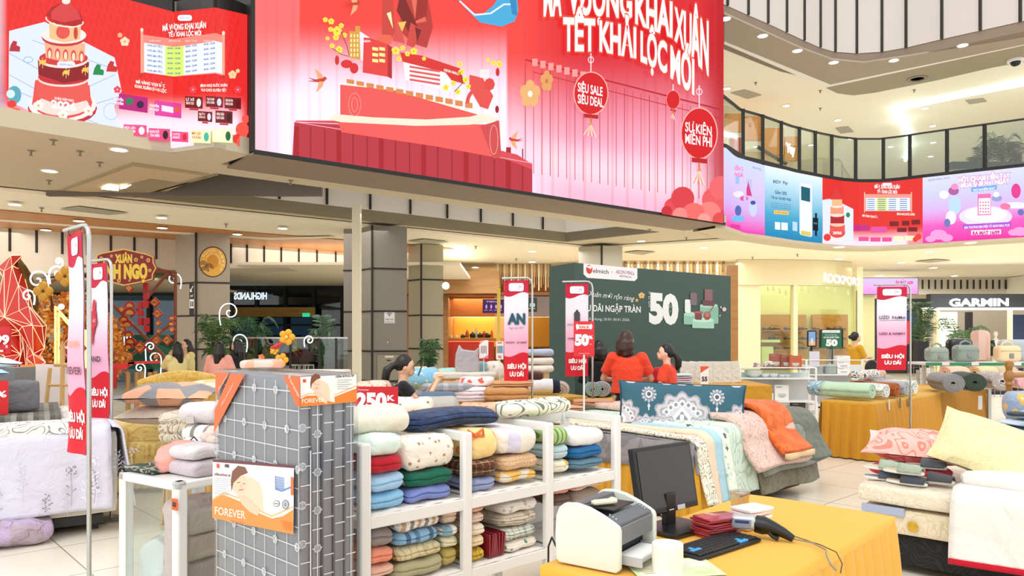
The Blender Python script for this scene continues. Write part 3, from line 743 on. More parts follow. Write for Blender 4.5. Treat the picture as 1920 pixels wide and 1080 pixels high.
A.poly([(17, 58), (84, 41), (215, 108), (228, 170), (214, 200), (228, 255), (150, 250), (16, 190)], 'dde6fa')
for a, b in (((17, 100), (110, 150)), ((17, 140), (100, 185)), ((17, 165), (215, 245)), ((150, 170), (215, 140)), ((160, 200), (228, 180)), ((60, 75), (215, 130))): A.line([a, b], 1.2, '9fb0d4')
A.ring(53, 112, 9, 6, 1, '6f9fd0').ell(27, 178, 13, 17, '5aa6b8').ell(20, 176, 8, 8, 'd4ecf4').ring(208, 209, 14, 16, 1, 'a8b4e0')
for cx, cy, r in ((28, 215, 16), (50, 228, 16), (75, 238, 18), (22, 195, 9), (95, 245, 10)): A.ell(cx, min(cy, bl(cx) - r * .6), r, r * .8, 'e83c30' if r % 2 else 'f05a48', 14)
# carousel tower
A.ell(117, 203, 65, 32, 'c42a34').ell(117, 196, 64, 32, 'fbeae6').ell(117, 192, 56, 30, 'e4494a').poly([(66, 150), (168, 160), (172, 205), (118, 226), (60, 196)], 'e8524e').ell(117, 197, 50, 20, 'f6d9d0')
A.poly([(72, 140), (164, 150), (170, 186), (118, 200), (66, 180)], 'e65a50').text('2026', 97, 202, 142, 208, 15, 'fff4f0', bold=.05).text('XUÂN GIÁP NGỌ', 102, 186, 138, 191, 4.5, 'fff4f0', bold=.03)
A.ell(119, 148, 48, 15, 'f6d8cc').ell(119, 145, 47, 14, 'c62e34').poly([(71, 112), (167, 116), (166, 148), (119, 156), (72, 140)], '8e1a22').ell(119, 112, 47, 16, 'f7ddd0').ell(119, 109, 46, 14, 'd23a3c').ell(124, 120, 17, 8, 'e6e8f6', 20).text('AEON MALL', 111, 122, 137, 124, 3.4, '7a5aa0')
for x, y in ((80, 118), (124, 137), (160, 132)): A.poly([(x - 7, y), (x - 4, y - 5), (x + 3, y - 5), (x + 7, y - 8), (x + 6, y), (x + 5, y + 6), (x + 2, y + 2), (x - 4, y + 2), (x - 6, y + 7)], 'f0c050').line([(x, y - 10), (x, y + 10)], .8, 'f6e0a0')
A.poly([(83, 76), (160, 82), (158, 112), (120, 116), (86, 108)], 'f2b08a')
for i in range(5): A.ell(93 + i * 15, 100 + i * 1.5, 5, 11, 'd8504a', 14).ell(93 + i * 15, 102 + i * 1.5, 3, 8, 'fbe0c0', 10)
A.ell(120, 70, 42, 17, 'c8383c').ell(120, 66, 42, 16, 'fae6e0').poly([(92, 42), (152, 46), (150, 74), (120, 80), (93, 72)], 'f6c08c').ell(118, 60, 13, 13, 'e2554c').ell(142, 62, 4, 12, 'c8443c')
A.poly([(86, 28), (96, 14), (124, 0), (150, 22), (157, 42), (140, 50), (105, 45)], 'b3262a').poly([(96, 22), (124, -2), (146, 20), (152, 36), (120, 42), (96, 36)], 'd64442').ring(121, 38, 36, 13, 2.5, 'fbe8e0', 20, sk=.12, a0=-10, a1=190).ell(124, 2, 8, 6, 'fbe6e0')
for x, y, c in ((28, 88, 'b8323c'), (185, 132, '1f8a4c'), (210, 126, 'c8302c')): A.poly([(x - 11, y + 8), (x - 8, y - 4), (x - 3, y - 12), (x + 4, y - 10), (x + 3, y - 3), (x + 10, y), (x + 9, y + 9)], c)
for x, y in ((72, 198), (118, 216), (166, 208)): A.flower(x, y, 10, 'fbf0ec', 'e8b030')
A.flower(234, 78, 9, 'fbd8b8', 'f09a40').flower(225, 66, 5, 'f4a888').flower(436, 140, 8, 'f6cca0').flower(446, 133, 4, 'f6cca0')
# heading and timetable
A.rect(333, 28, 360, 39, 'f6f4ff', r=5).text('AEON MALL', 337, 35, 356, 35, 3.2, '8a5aa0')
A.text('MÃ VƯỢNG KHAI XUÂN', 305, 58, 386, 52, 11, 'fff8f0', bold=.04, out='b81818').text('TẾT KHAI LỘC MỚI', 316, 69, 377, 66, 9, 'fff8f0', bold=.04, out='b81818')
A.poly([(268, 65), (325, 73), (404, 62), (418, 66), (418, 142), (404, 138), (325, 144), (268, 136)], 'f08a7c')
A.poly([(270, 80), (325, 88), (325, 143), (270, 135)], 'e9eefc').poly([(310, 86), (325, 88), (344, 86), (344, 141), (325, 143), (310, 141)], 'd8f26c').poly([(344, 86), (404, 77), (417, 80), (417, 139), (404, 136), (344, 141)], 'e9eefc')
for r in range(6):
    for cxx, w_, tt in ((276, 28, ('16/02 (29 TẾT)', '17/02 (M1 TẾT)', '18/02 (M2 TẾT)', '19/02 (M3 TẾT)', '20/02 (M4 TẾT)', '21/02 (M5 TẾT)')[r]), (314, 24, '09:00 - 22:00'), (348, 21, '08:00 - 22:00'), (382, 21, '09:00 - 22:00')):
        sl_ = .14 if cxx < 310 else (0 if cxx < 340 else -.14); yy = 86 + r * 9.4 + (3 if cxx > 300 else 0) + (3 if cxx == 314 else 0) - (4 if cxx == 382 else 0)
        A.text(tt, cxx, yy, cxx + w_, yy + sl_ * w_, 3.2, '3a62a8', bold=.03)
for x, y0, y1 in ((266, 56, 140), (419, 62, 144)): A.line([(x, y0), (x, y1)], 5, 'f4a28c').ell(x, y0, 3, 4, 'fbe0c8', 8).ell(x, y1, 3, 4, 'c03030', 8)
for tt, cx in (('THỜI GIAN', 290), ('AEON MALL HUẾ', 327), ('SIÊU THỊ', 358), ('TRUNG TÂM', 392)): A.text(tt, cx - 11, 78, cx + 11, 78, 2.8, 'fff0e8')
A.text('MÃ VÀNG VẠN SẮC', 255, 156, 309, 164, 6, 'fff4e8', bold=.04, out='a81818').text('KHAI XUÂN ĐÓN LỘC', 253, 164, 312, 174, 6, 'fff4e8', bold=.04, out='a81818')
A.text('BÍNH NGỌ RƯỚC XUÂN', 376, 163, 426, 162, 5, 'fff4e8', bold=.04, out='a81818').text('VUI CHƠI XUYÊN TẾT', 377, 171, 424, 172, 5, 'fff4e8', bold=.04, out='a81818')
for x in (220, 362, 446): A.flower(x, 168, 7, 'e84858', 'fbc0b0')
def card(A, x0, y0, x1, y1, c, dy, t1=None, t2=None, tc='fff0f8', art=None):
    A.rect(x0, y0, x1, y1, c, dy)
    h = (y1 - y0) * .22; w_ = (x1 - x0)
    if t1: A.text(t1, x0 + 2, y0 + h * 1.7 + dy * .1, x0 + w_ * .5, y0 + h * 1.7 + dy * .55, h, tc, bold=.03)
    if t2: A.text(t2, x0 + 2, y0 + h * 3.1 + dy * .1, x0 + w_ * .5, y0 + h * 3.1 + dy * .55, h, tc, bold=.03)
    if art: A.ell(x1 - w_ * .22, (y0 + y1) / 2 + dy * .8, w_ * .13, (y1 - y0) * .36, art, 12)
card(A, 223, 175, 277, 204, 'b81e78', 8, None, None); A.ell(243, 190, 8, 7, '3c7a4c').ell(263, 196, 7, 7, '3a1840').text('KHUYẾN', 214, 187, 231, 190, 4.5, 'fff4ff', bold=.05, out='a02080').text('MẠI ĐẬM', 214, 194, 231, 197, 4.5, 'fff4ff', bold=.05, out='a02080')
card(A, 290, 188, 340, 216, 'e0409c', 6, None, None); A.rect(303, 197, 325, 208, 'f2e2ee', 4).ell(332, 205, 5, 5, 'e06030').text('KHUYẾN', 281, 199, 298, 202, 4.5, 'fff4ff', bold=.05, out='a02080').text('MẠI HOT', 281, 206, 298, 209, 4.5, 'fff4ff', bold=.05, out='a02080')
for x0, y0, x1, y1, a, b, ac in ((347, 180, 380, 202, 'LÌ XÌ', 'SÁNG TẠO', 'e6f0e8'), (386, 180, 418, 200, 'THƯ PHÁP', 'ĐẦU XUÂN', 'd8e0f4'), (421, 182, 452, 203, 'DÂNG HƯƠNG', 'MỪNG XUÂN', '601c20'), (371, 208, 398, 227, 'NƯỚC', 'UỐNG VUI', 'd8e0f0'), (404, 207, 436, 230, 'HÀNG GIÒN', 'NGÀY XUÂN', '3a2020')): card(A, x0, y0, x1, y1, '7a1c20', 2, a, b, 'ffe8e0', ac); A.rect(x0 + 8, y1 + 1, x1 - 8, y1 + 4, 'b82830', 1)
for x0, y0, x1, y1, c, a, b, ac in ((232, 233, 275, 254, 'ee4c86', 'MÚA LÂN', 'ĐẦU NĂM', 'f4ece8'), (279, 240, 319, 263, 'ee4c86', 'RUNG ĐẤT', 'TÂN NIÊN', '30181c'), (322, 246, 353, 265, 'f05088', 'LOTO', 'MARKET', 'd83030'), (358, 243, 395, 267, 'f6f8c0', 'MÁY GẮP', 'VUI XUÂN', '48b8a0'), (398, 241, 436, 266, 'eef8c0', 'NHIỀU GÌ', 'TÀI LỘC', '2c6448')):
    card(A, x0, y0, x1, y1, c, 2, a, b, 'fff0f4' if c[:2] == 'ee' or c[1] == '0' else 'd84030', ac)
for cx, cy, r in ((462, 245, 14), (450, 262, 9), (465, 225, 8), (458, 268, 10)): A.ell(min(cx, 468 - r * .9) if 0 else cx - r * .55, cy - 2, r * .9, r, 'e63a32' if r % 2 else 'f0584c', 14)
o = A.build('led_picture', SCREEN(1.08), t); o.location = -t.location
# dark lattice structure behind the left screen
t = thing('roof_sign', 'dark steel lattice with big grey letters above the left screen', 'sign', (-4.8, 13.2, 6.2))
m = MB(); 
for i in range(9): m.tube([(-3.2 + i * .5, 0, -1.6), (-3.2 + i * .5, 0, 2.2)], .035, 6)
for z in (-.1, .55, 1.3): m.tube([(-3.4, 0, z), (1.0, 0, z)], .03, 6)
m.build('lattice', m_black, t)
A = locart((-2.6, -.08, .95), (1, 0, 0), (0, 0, 1), .01); A.text('D E', .2, .85, 1.9, .85, .9, 'b0a898', bold=.06); A.mb.build('letters', PRINT(), t, solid=.05, smooth=False)
MB().box((-4, .9, -2), (1.2, 1.0, 3)).build('backing', M('6f675c', .7), t, smooth=False)

# ---- ribbon screen, level one edge on the right
hit, nr = ribbonhit(rp)
t = thing('led_screen', 'long curved advertising ribbon screen on the right gallery edge', 'screen', rp[6])
A = Art(hit, nr, .0003); A.cuts = tuple(x for x, _ in RB)
def bl(x):
    for a, b in zip(RB[:-1], RB[1:]):
        if a[0] <= x <= b[0]: return a[1] + (b[1] - a[1]) * (x - a[0]) / (b[0] - a[0])
    return 450
TPs = [(1340, 270), (1360, 276), (1379, 294), (1434, 310), (1490, 322), (1542, 332), (1580, 338), (1612, 341), (1650, 341), (1687, 337), (1730, 332), (1800, 324), (1920, 308), (2100, 284)]
def tl(x):
    for a, b in zip(TPs[:-1], TPs[1:]):
        if a[0] <= x <= b[0]: return a[1] + (b[1] - a[1]) * (x - a[0]) / (b[0] - a[0])
    return 320
def cbg(cols, rad=None):
    def f(x, y):
        u = (y - tl(x)) / (bl(x) - tl(x)); n_ = len(cols) - 1; k = min(int(u * n_), n_ - 1); return mixc(C(cols[k]), C(cols[k + 1]), max(0, min(1, u * n_ - k)))
    return f
A.grad(1340, tl, 1434, bl, cbg(('c8d8f6', 'd8c8f4', 'd0b4f0', 'f040b0')), 14, 16)
A.grad(1434, tl, 1542, bl, cbg(('e6f2fa', 'a8d4e8', '48a8cc', '1c86b4')), 16, 16)
A.grad(1542, tl, 1730, bl, lambda x, y: mixc(C('e0302c'), C('fbe0ec'), smooth01(((y - tl(x)) / (bl(x) - tl(x)) - .72) / .25) * (1 if x < 1700 else .4)), 36, 20)
A.grad(1730, tl, 2090, bl, cbg(('dcdcf8', 'cfd0f8', 'd8b8f0', 'f060c0', 'f030a0')), 50, 16)
A.text('LIỀN TAY', 1377, 318, 1400, 322, 7, 'f080c0', bold=.05).text('NGÀY', 1378, 330, 1397, 333, 7, 'f080c0', bold=.05).text('AEON MALL', 1410, 315, 1429, 320, 3.5, '5a60a0').rect(1379, 331, 1386, 345, '9cc0f0')
A.rect(1397, 336, 1410, 368, 'b8c4f4').poly([(1403, 340), (1410, 368), (1397, 366)], 'd83880').ell(1385, 364, 10, 6, 'e8e4fc').ell(1395, 372, 8, 5, 'e06090').ell(1384, 395, 6, 10, '5a68b0').ell(1412, 390, 8, 16, 'c8d0f6').ell(1412, 380, 5, 4, '4a50a0').ell(1385, 410, 14, 6, '78b8f0').rect(1370, 420, 1388, 428, 'e03a98', 2)
A.text('BIDV  Pay', 1450, 343, 1477, 346, 6, '2a4a78', bold=.02).text('Giảm 30%', 1453, 363, 1475, 366, 6.5, '284a74', bold=.02).text('Tối đa 150.000 VND', 1446, 372, 1483, 377, 5, '284a74', bold=.02)
for y in (381, 385, 389): A.text('khi thanh toán bằng thẻ', 1446, y, 1483, y + 4, 2.4, '35618c')
A.rect(1451, 394, 1479, 401, 'f2c060', 2).text('Từ 12/2025 - 28/02/2026', 1453, 399, 1477, 401, 2.6, '6a4a10').rect(1453, 416, 1463, 430, 'e8f2fa', 1).rect(1465, 417, 1477, 431, 'e8f2fa', 1)
A.rect(1499, 339, 1523, 440, 'dce4ee', 5, 4).rect(1501, 343, 1521, 436, 'f2f8fc', 4).rect(1502, 349, 1519, 375, '1f5f70', 4).rect(1502, 432, 1520, 440, 'd8c860', 3).rect(1528, 399, 1532, 442, '20282e', 1).rect(1524, 408, 1534, 432, '14181e', 1).text('10:09', 1526, 420, 1532, 421, 3.5, '60d0c0').rect(1486, 415, 1495, 432, 'b8d8ee', 2)
# mini tower
A.poly([(1542, 375), (1560, 372), (1600, 392), (1600, 455), (1543, 452)], 'dfe6fa').ell(1570, 440, 18, 12, 'fbe6e0').ell(1570, 436, 15, 10, 'e0504a').rect(1556, 420, 1584, 436, 'e65a50').ell(1570, 420, 14, 5, 'f2c8b0').rect(1557, 402, 1583, 419, 'b02c30').ell(1569, 402, 14, 5, 'f6d8c8').rect(1557, 386, 1582, 401, 'f09a78').ell(1569, 386, 12, 4, 'fbe0d8').rect(1560, 374, 1579, 386, 'f6b888').poly([(1556, 374), (1565, 354), (1568, 350), (1578, 366), (1578, 374)], 'd83c3c').text('2026', 1562, 439, 1578, 439, 5, 'fff4f0', bold=.04).ell(1590, 403, 4, 5, '1f8a4c', 8)
A.text('MÃ VƯỢNG KHAI XUÂN', 1640, 353, 1687, 354, 7, 'fff8f0', bold=.04, out='a81414').text('TẾT KHAI LỘC MỚI', 1645, 362, 1682, 363, 6, 'fff8f0', bold=.04, out='a81414').rect(1655, 343, 1672, 348, 'f2ecff')
A.rect(1622, 364, 1708, 396, 'f0988c').rect(1624, 371, 1644, 395, 'e8eefc').rect(1644, 371, 1663, 395, 'e0e878').rect(1663, 371, 1706, 395, 'e8eefc')
for r in range(6):
    for x in (1626, 1646, 1666, 1687): A.rect(x, 373 + r * 3.9, x + 14, 374.4 + r * 3.9, '5078b8')
for x in (1621, 1709): A.line([(x, 360), (x, 398)], 2, 'f6b09c')
A.text('MÃ VÀNG VẠN SẮC', 1617, 406, 1645, 409, 4, 'fff0e0', bold=.04).text('BÍNH NGỌ RƯỚC XUÂN', 1682, 403, 1715, 404, 4, 'fff0e0', bold=.04)
for x0, x1, y0, y1, c in ((1600, 1630, 422, 433, 'c02880'), (1633, 1663, 425, 436, 'e050a0'), (1668, 1685, 415, 424, '7a1c20'), (1691, 1705, 414, 423, '7a1c20'), (1709, 1725, 412, 421, '7a1c20'), (1682, 1700, 427, 435, '7a1c20'), (1703, 1720, 426, 434, '7a1c20'), (1610, 1629, 444, 452, 'e85090'), (1632, 1651, 445, 453, 'e85090'), (1654, 1672, 445, 453, 'e85090'), (1676, 1694, 443, 452, 'eef4c0'), (1697, 1714, 442, 451, 'eef4c0')): A.rect(x0, y0, x1, y1, c)
for cx, cy, r in ((1551, 445, 7), (1722, 444, 6), (1716, 449, 5)): A.ell(cx, cy, r, r, 'e83c34', 10)
A.text('HỘT CHẠM LIỀN TAY', 1797, 343, 1893, 334, 10, 'ffffff', bold=.06, out='d048b0', ob=.06).text('MUA SẮM HỎI NGÀY', 1802, 352, 1892, 343, 9, 'ffffff', bold=.06, out='d048b0', ob=.06)
A.text('AEON MALL PLUS', 1740, 340, 1780, 335, 4, '6a68a8').rect(1821, 352, 1869, 360, '6aa8e8', -5).text('TRẢI NGHIỆM NGAY', 1824, 359, 1866, 354.5, 4.4, 'ffffff', bold=.02)
A.ell(1848, 406, 50, 20, 'e6dcfa').ell(1848, 402, 40, 14, 'f4eefe').rect(1833, 364, 1858, 404, 'f070b0', -1).rect(1835, 372, 1857, 402, 'fdf4fa', -1)
for i in range(4):
    for j in range(4): A.rect(1837 + j * 5, 378 + i * 6, 1839.5 + j * 5, 380.5 + i * 6, 'e05080')
for x, y, rx, ry, c in ((1788, 358, 10, 8, 'b05aa0'), (1790, 350, 7, 6, 'f090c0'), (1790, 385, 12, 18, 'bcd8f4'), (1783, 408, 10, 13, 'ece8fa'), (1776, 418, 6, 8, '7078b8'), (1869, 372, 10, 6, '9aa0d0'), (1868, 365, 6, 5, 'f2eefc'), (1905, 358, 9, 14, 'e03a8c'), (1905, 385, 26, 6, 'f6f0fe'), (1885, 387, 10, 6, 'f078a0'), (1914, 398, 6, 6, '6a70b8'), (1770, 365, 9, 8, 'f0ecff')): A.ell(x, y, rx, ry, c, 14)
A.rect(1805, 421, 1896, 430, 'b050d0', -5).text('SÀN THƯƠNG MẠI ĐIỆN TỬ AEON MALL PLUS', 1808, 429, 1893, 424, 4.5, 'ffffff', bold=.02).rect(1821, 432, 1877, 441, 'f8e8f8', -2).text('RA MẮT 16/09', 1824, 440.5, 1874, 438.5, 6.5, 'd02088', bold=.05)
for cx, cy, r in ((1760, 440, 16), (1775, 446, 12), (1745, 448, 10), (1900, 436, 10), (1912, 434, 14)): A.ell(cx, min(cy, bl(cx) - r * .5), r, r * .6, 'f8a0d8', 12)
o = A.build('led_picture', SCREEN(1.1), t); o.location = -t.location
# ================================================================ FOREGROUND
WHT = M('ededea', .35, coat=.3)
# ---- folded mattress in plastic wrap
R_ = Vector((.692, .722, 0)); L_ = Vector((-.722, .692, 0)); K = Vector((-.855, 3.0, 0)); HM = 1.385
t = thing('folded_mattress', 'tall folded grey mattress with white grid pattern wrapped in clear plastic', 'mattress', K)
T = frame((0, 0, 0), R_); t.rotation_euler = (0, 0, math.atan2(R_.y, R_.x))
GR = '868890'
for i in range(5):
    A = locart((i * .054, .74, HM), (0, -1, 0), (0, 0, 1), .0008); A.mb.rbox((i * .054 + .027, .37, HM / 2 + .01), (.053, .74, HM - .02), (.02, .03, .03), 10, .004, 4, i, col=C(GR))
    if i == 0:
        A.k = 3
        for j in range(9): A.line([(j * .0925 + (.003 if j == 0 else 0), .02), (j * .0925 + (.003 if j == 0 else 0), HM)], .0045, 'f0f1f2')
        for k in range(18): A.line([(.004, .06 + k * .078), (.735, .06 + k * .078)], .0045, 'f0f1f2')
        for k in range(0, 18, 2):
            for j in range(k // 2 % 2 + 0, 9, 2): A.flower(min(j * .0925 + .003, .735), .06 + k * .078 + .0, .018, 'f0f2f4', 'c8ccd2', 8)
    B = locart((i * .054, -.001, HM), (1, 0, 0), (0, 0, 1), .0008); B.k = 3; of = (0, .03, -.012, .022, .006)[i]
    for k in range(18): B.line([(.004, .05 + of + k * .078), (.05, .05 + of + k * .078)], .0045, 'eceef0')
    if i in (1, 4): B.line([(.027, .02), (.027, HM)], .0045, 'eceef0')
    if i == 1:
        for k in range(0, 18, 2): B.flower(.027, .05 + of + k * .078, .018, 'd8dce2', 'b0b4bc', 8)
    if i == 0:
        for k in range(0, 18, 2): B.flower(.012, .05 + of + k * .078, .018, 'd8dce2', 'b0b4bc', 8)
        B.line([(.048, .3), (.048, .92)], .006, 'f6f6f6')
    o = len(A.mb.v); A.mb.v += B.mb.v; A.mb.f += [tuple(q + o for q in f) for f in B.mb.f]; A.mb.c += B.mb.c
    A.mb.build('mattress_panel', PRINT(.4), t)
MB().rbox((.135, .37, HM / 2 + .006), (.29, .765, HM + .012), .012, 6, .003, 5).build('plastic_cover', GLASS('f6f8fa', .12, .12), t)
def inv(o, par):
    """a part drawn in world space put under its thing"""
    o.matrix_parent_inverse = Matrix.Identity(4); m_ = Matrix.Translation(par.location) @ Matrix.Rotation(par.rotation_euler.z, 4, 'Z')
    o.data.transform(m_.inverted()); o.parent = par; return o
pl = K - R_ * .014; pr = K - L_ * .014
def person_print(A, x, y, s, mirror=1):
    f = lambda pts: [(x + a * s * mirror, y + b * s) for a, b in pts]
    A.poly(f([(0, 0), (9, -1), (22, 4), (30, 10), (34, 22), (36, 50), (24, 46), (14, 36), (6, 34)]), 'f2d2b8').poly(f([(22, 4), (30, 10), (34, 22), (36, 50), (46, 52), (44, 26), (36, 10)]), 'fbeee4')
    A.ell(x + 2 * s, y + 12 * s, 11 * s, 14 * s, 'f0cbb0', 18).poly(f([(-10, 8), (-8, -6), (0, -14), (10, -12), (14, -4), (4, 0), (-6, 10), (-9, 22)]), '7a4630')
    A.line(f([(-1, 10), (3, 9)]), .9 * s, '4a2a20').line(f([(7, 11), (10, 11)]), .9 * s, '4a2a20').line(f([(1, 20), (8, 19)]), 1.2 * s, 'c8504c').poly(f([(4, 11), (6, 16), (3, 16)]), 'e0b498')
    A.poly(f([(-2, 26), (10, 28), (30, 46), (28, 56), (16, 50), (6, 40)]), 'eec8ac')
# orange corner bands and labels
A = pxart(pl, -R_); A.k = 2
A.poly([(404, 698), (429, 699), (404, 745)], 'f0682c').poly([(432, 700), (459, 702), (401, 812), (402, 770)], 'f0682c').poly([(531, 705), (562, 706), (562, 763), (556, 762)], 'f0682c')
A.text('Forever', 409, 735, 427, 705, 8, 'fbe8dc', lean=.2).text('Forever', 414, 764, 437, 722, 9, 'fbe8dc', lean=.2).text('Forever', 541, 710, 561, 748, 8, 'fbe8dc', lean=.2)
inv(A.build('corner_band', PRINT(.35), label='orange band printed with white script'), t)
A = pxart(pl, -R_); A.k = 2
A.poly([(399, 861), (551, 873), (550, 1002), (398, 971)], 'fbfbf9').poly([(399, 861), (551, 873), (551, 878), (399, 866)], '6a2430').poly([(398, 940), (405, 930), (420, 928), (450, 940), (480, 960), (510, 972), (530, 968), (550, 955), (550, 1002), (398, 971)], 'f0913a').line([(398, 937), (420, 924), (450, 935), (480, 955), (510, 968), (550, 950)], 2.5, 'f8b46c')
person_print(A, 446, 892, 1.35)
A.text('FOREVER', 403, 964, 460, 973, 15, 'fff6e8', bold=.01).text('ĐỆM BÔNG ÉP', 402, 891, 432, 894, 4, '8a2838', bold=.03).text('Keep Your Way', 433, 978, 458, 982, 3, 'c85a10')
for i in range(9): A.line([(402, 897 + i * 3.6), (433 - (i % 3) * 3, 899 + i * 3.6)], .8, '9aa6ba')
A.rect(406, 869, 411, 877, 'e04a30', 1).rect(414, 869, 421, 876, 'd8dce4', 1).rect(422, 870, 429, 876, '444444', 1)
A.poly([(513, 890), (546, 893), (546, 928), (513, 925)], 'e8ecf4').ell(518, 944, 6, 6, '444444', 16).ell(518, 944, 5, 5, 'fbfbf9').ell(535, 946, 6.5, 9, '8a8f98', 16).ring(535, 946, 4, 6, 1, 'fbfbf9').line([(514, 944), (522, 944.5)], 1.6, '555555').rect(545, 894, 550, 928, 'ee7030', 1)
for i in range(9): A.poly([(516, 893 + i * 2.6), (533, 896 + i * 2.6), (533, 897.2 + i * 2.6), (516, 894.2 + i * 2.6)], '4a78c0')
A.poly([(516, 915), (528, 919), (545, 912), (545, 915), (528, 922), (516, 918)], '5a88c8').line([(516, 892), (516, 916)], .8, '8a9ab8')
for i in range(6): A.line([(526 + i, 977 + i * 3), (548, 981 + i * 3)], .7, 'c86a20')
inv(A.build('product_label', PRINT(.35), label='white and orange printed product label with reclining woman'), t)
A = pxart(pr, -L_); A.k = 2
A.poly([(563, 707), (668, 702), (669, 753), (563, 763)], 'f3f1ee').poly([(563, 748), (575, 742), (600, 741), (625, 745), (650, 735), (669, 728), (669, 753), (563, 763)], 'f0812a').line([(563, 744), (580, 738), (605, 738), (625, 742), (650, 731), (669, 723)], 1.8, 'f8b46c')
person_print(A, 590, 712, .82); A.text('FOREVER', 566, 756, 609, 753, 8, 'fff6e8', bold=.01).text('ĐỆM BÔNG ÉP', 630, 708, 664, 706, 3.6, '444444', bold=.03).rect(568, 711, 574, 717, 'e04a30')
for i in range(5): A.line([(632, 713 + i * 4), (660 - i % 2 * 6, 712 + i * 4)], .8, '8a8a8a')
inv(A.build('product_label', PRINT(.35), label='smaller white and orange product label at the top corner'), t)

# ---- white rack with folded bedding
P0 = Vector((-.689, 3.48, 0)); RT = math.atan2(U.y, U.x)
rack = thing('display_rack', 'long white three bay display rack filled with folded bedding', 'rack', P0, RT)
bx = [0, .613, 1.226, 1.84]; DP = .44
for x in bx:
    for y in (0, DP): MB().box((x - .03, y - .02, 0), (x + .03, y + .025, 1.05)).build('post', WHT, rack, bevel=.012)
    for z in (1.0, .645, .28): MB().box((x - .022, .025, z), (x + .022, DP - .02, z + .05)).build('side_rail', WHT, rack, bevel=.006)
for z in (.645, .27):
    MB().box((.03, -.015, z), (1.81, .02, z + .062)).build('front_rail', WHT, rack, bevel=.006)
    MB().box((.0, .02, z + .03), (1.84, DP, z + .055)).build('shelf', WHT, rack, bevel=.003)
for z in (1.0, .6): MB().box((.03, DP, z - .02), (1.81, DP + .02, z + .04)).build('back_rail', WHT, rack, bevel=.006)
MB().box((0, DP + .021, .2), (1.84, DP + .03, .93)).build('back_panel', M('e9eef2', .4), rack)
for k, z in ((0, .7), (1, .328)):
    for i in range(3):
        m = MB(); m.surf(lambda u, v, i=i, z=z: (bx[i] + .035 + u * .54, -.012 + v * .44, z + .008 + .008 * noise.noise(Vector((u * 9 + i, v * 5, z * 9)))), 20, 8)
        o = m.build('lining_sheet', CL('f1ede6'), rack, solid=.005)
def onrack(px, py, y=0):
    h = planehit(P0 + V * y, -V)(px, py) - P0; return h.dot(U), h.z
CLOTH = {}
nb = [0]
def bundle(px0, px1, py0, py1, mat, desc, where, dep=.36, y0=.02, lay=3, grp=None, nm='folded_bedding', rz=.45):
    cx = (px0 + px1) / 2; a = onrack(px0, py0, y0)[0]; b = onrack(px1, py0, y0)[0]; z1 = onrack(cx, py0, y0)[1]; z0 = onrack(cx, py1, y0)[1]
    for lo, hi in ((.715, 1.4), (.345, .63)):
        if z1 < hi and z1 > lo: z0 = max(z0, lo)
    nb[0] += 1; z1 = max(z1, z0 + .03); wd, h = b - a, z1 - z0
    o = MB().rbox((0, dep / 2, h / 2), (wd * .985, dep, h * .97), (min(.05, wd * .3), .05, h * rz), 14, .010, 11, nb[0], groove=.012, layers=lay).build(nm, mat, label=desc + ', ' + where, cat='bedding', group=grp)
    c = P0 + U * (a + wd / 2) + V * y0 + Z * z0; o.location = c; o.rotation_euler = (0, 0, RT); return o
w1 = 'in the upper left bay of the rack'; w2 = 'in the lower left bay of the rack'; w3 = 'in the upper middle bay of the rack'
w4 = 'in the lower middle bay of the rack'; w5 = 'in the upper right bay of the rack'; w6 = 'in the lower right bay of the rack'
g1 = 'folded bedding in the white rack'
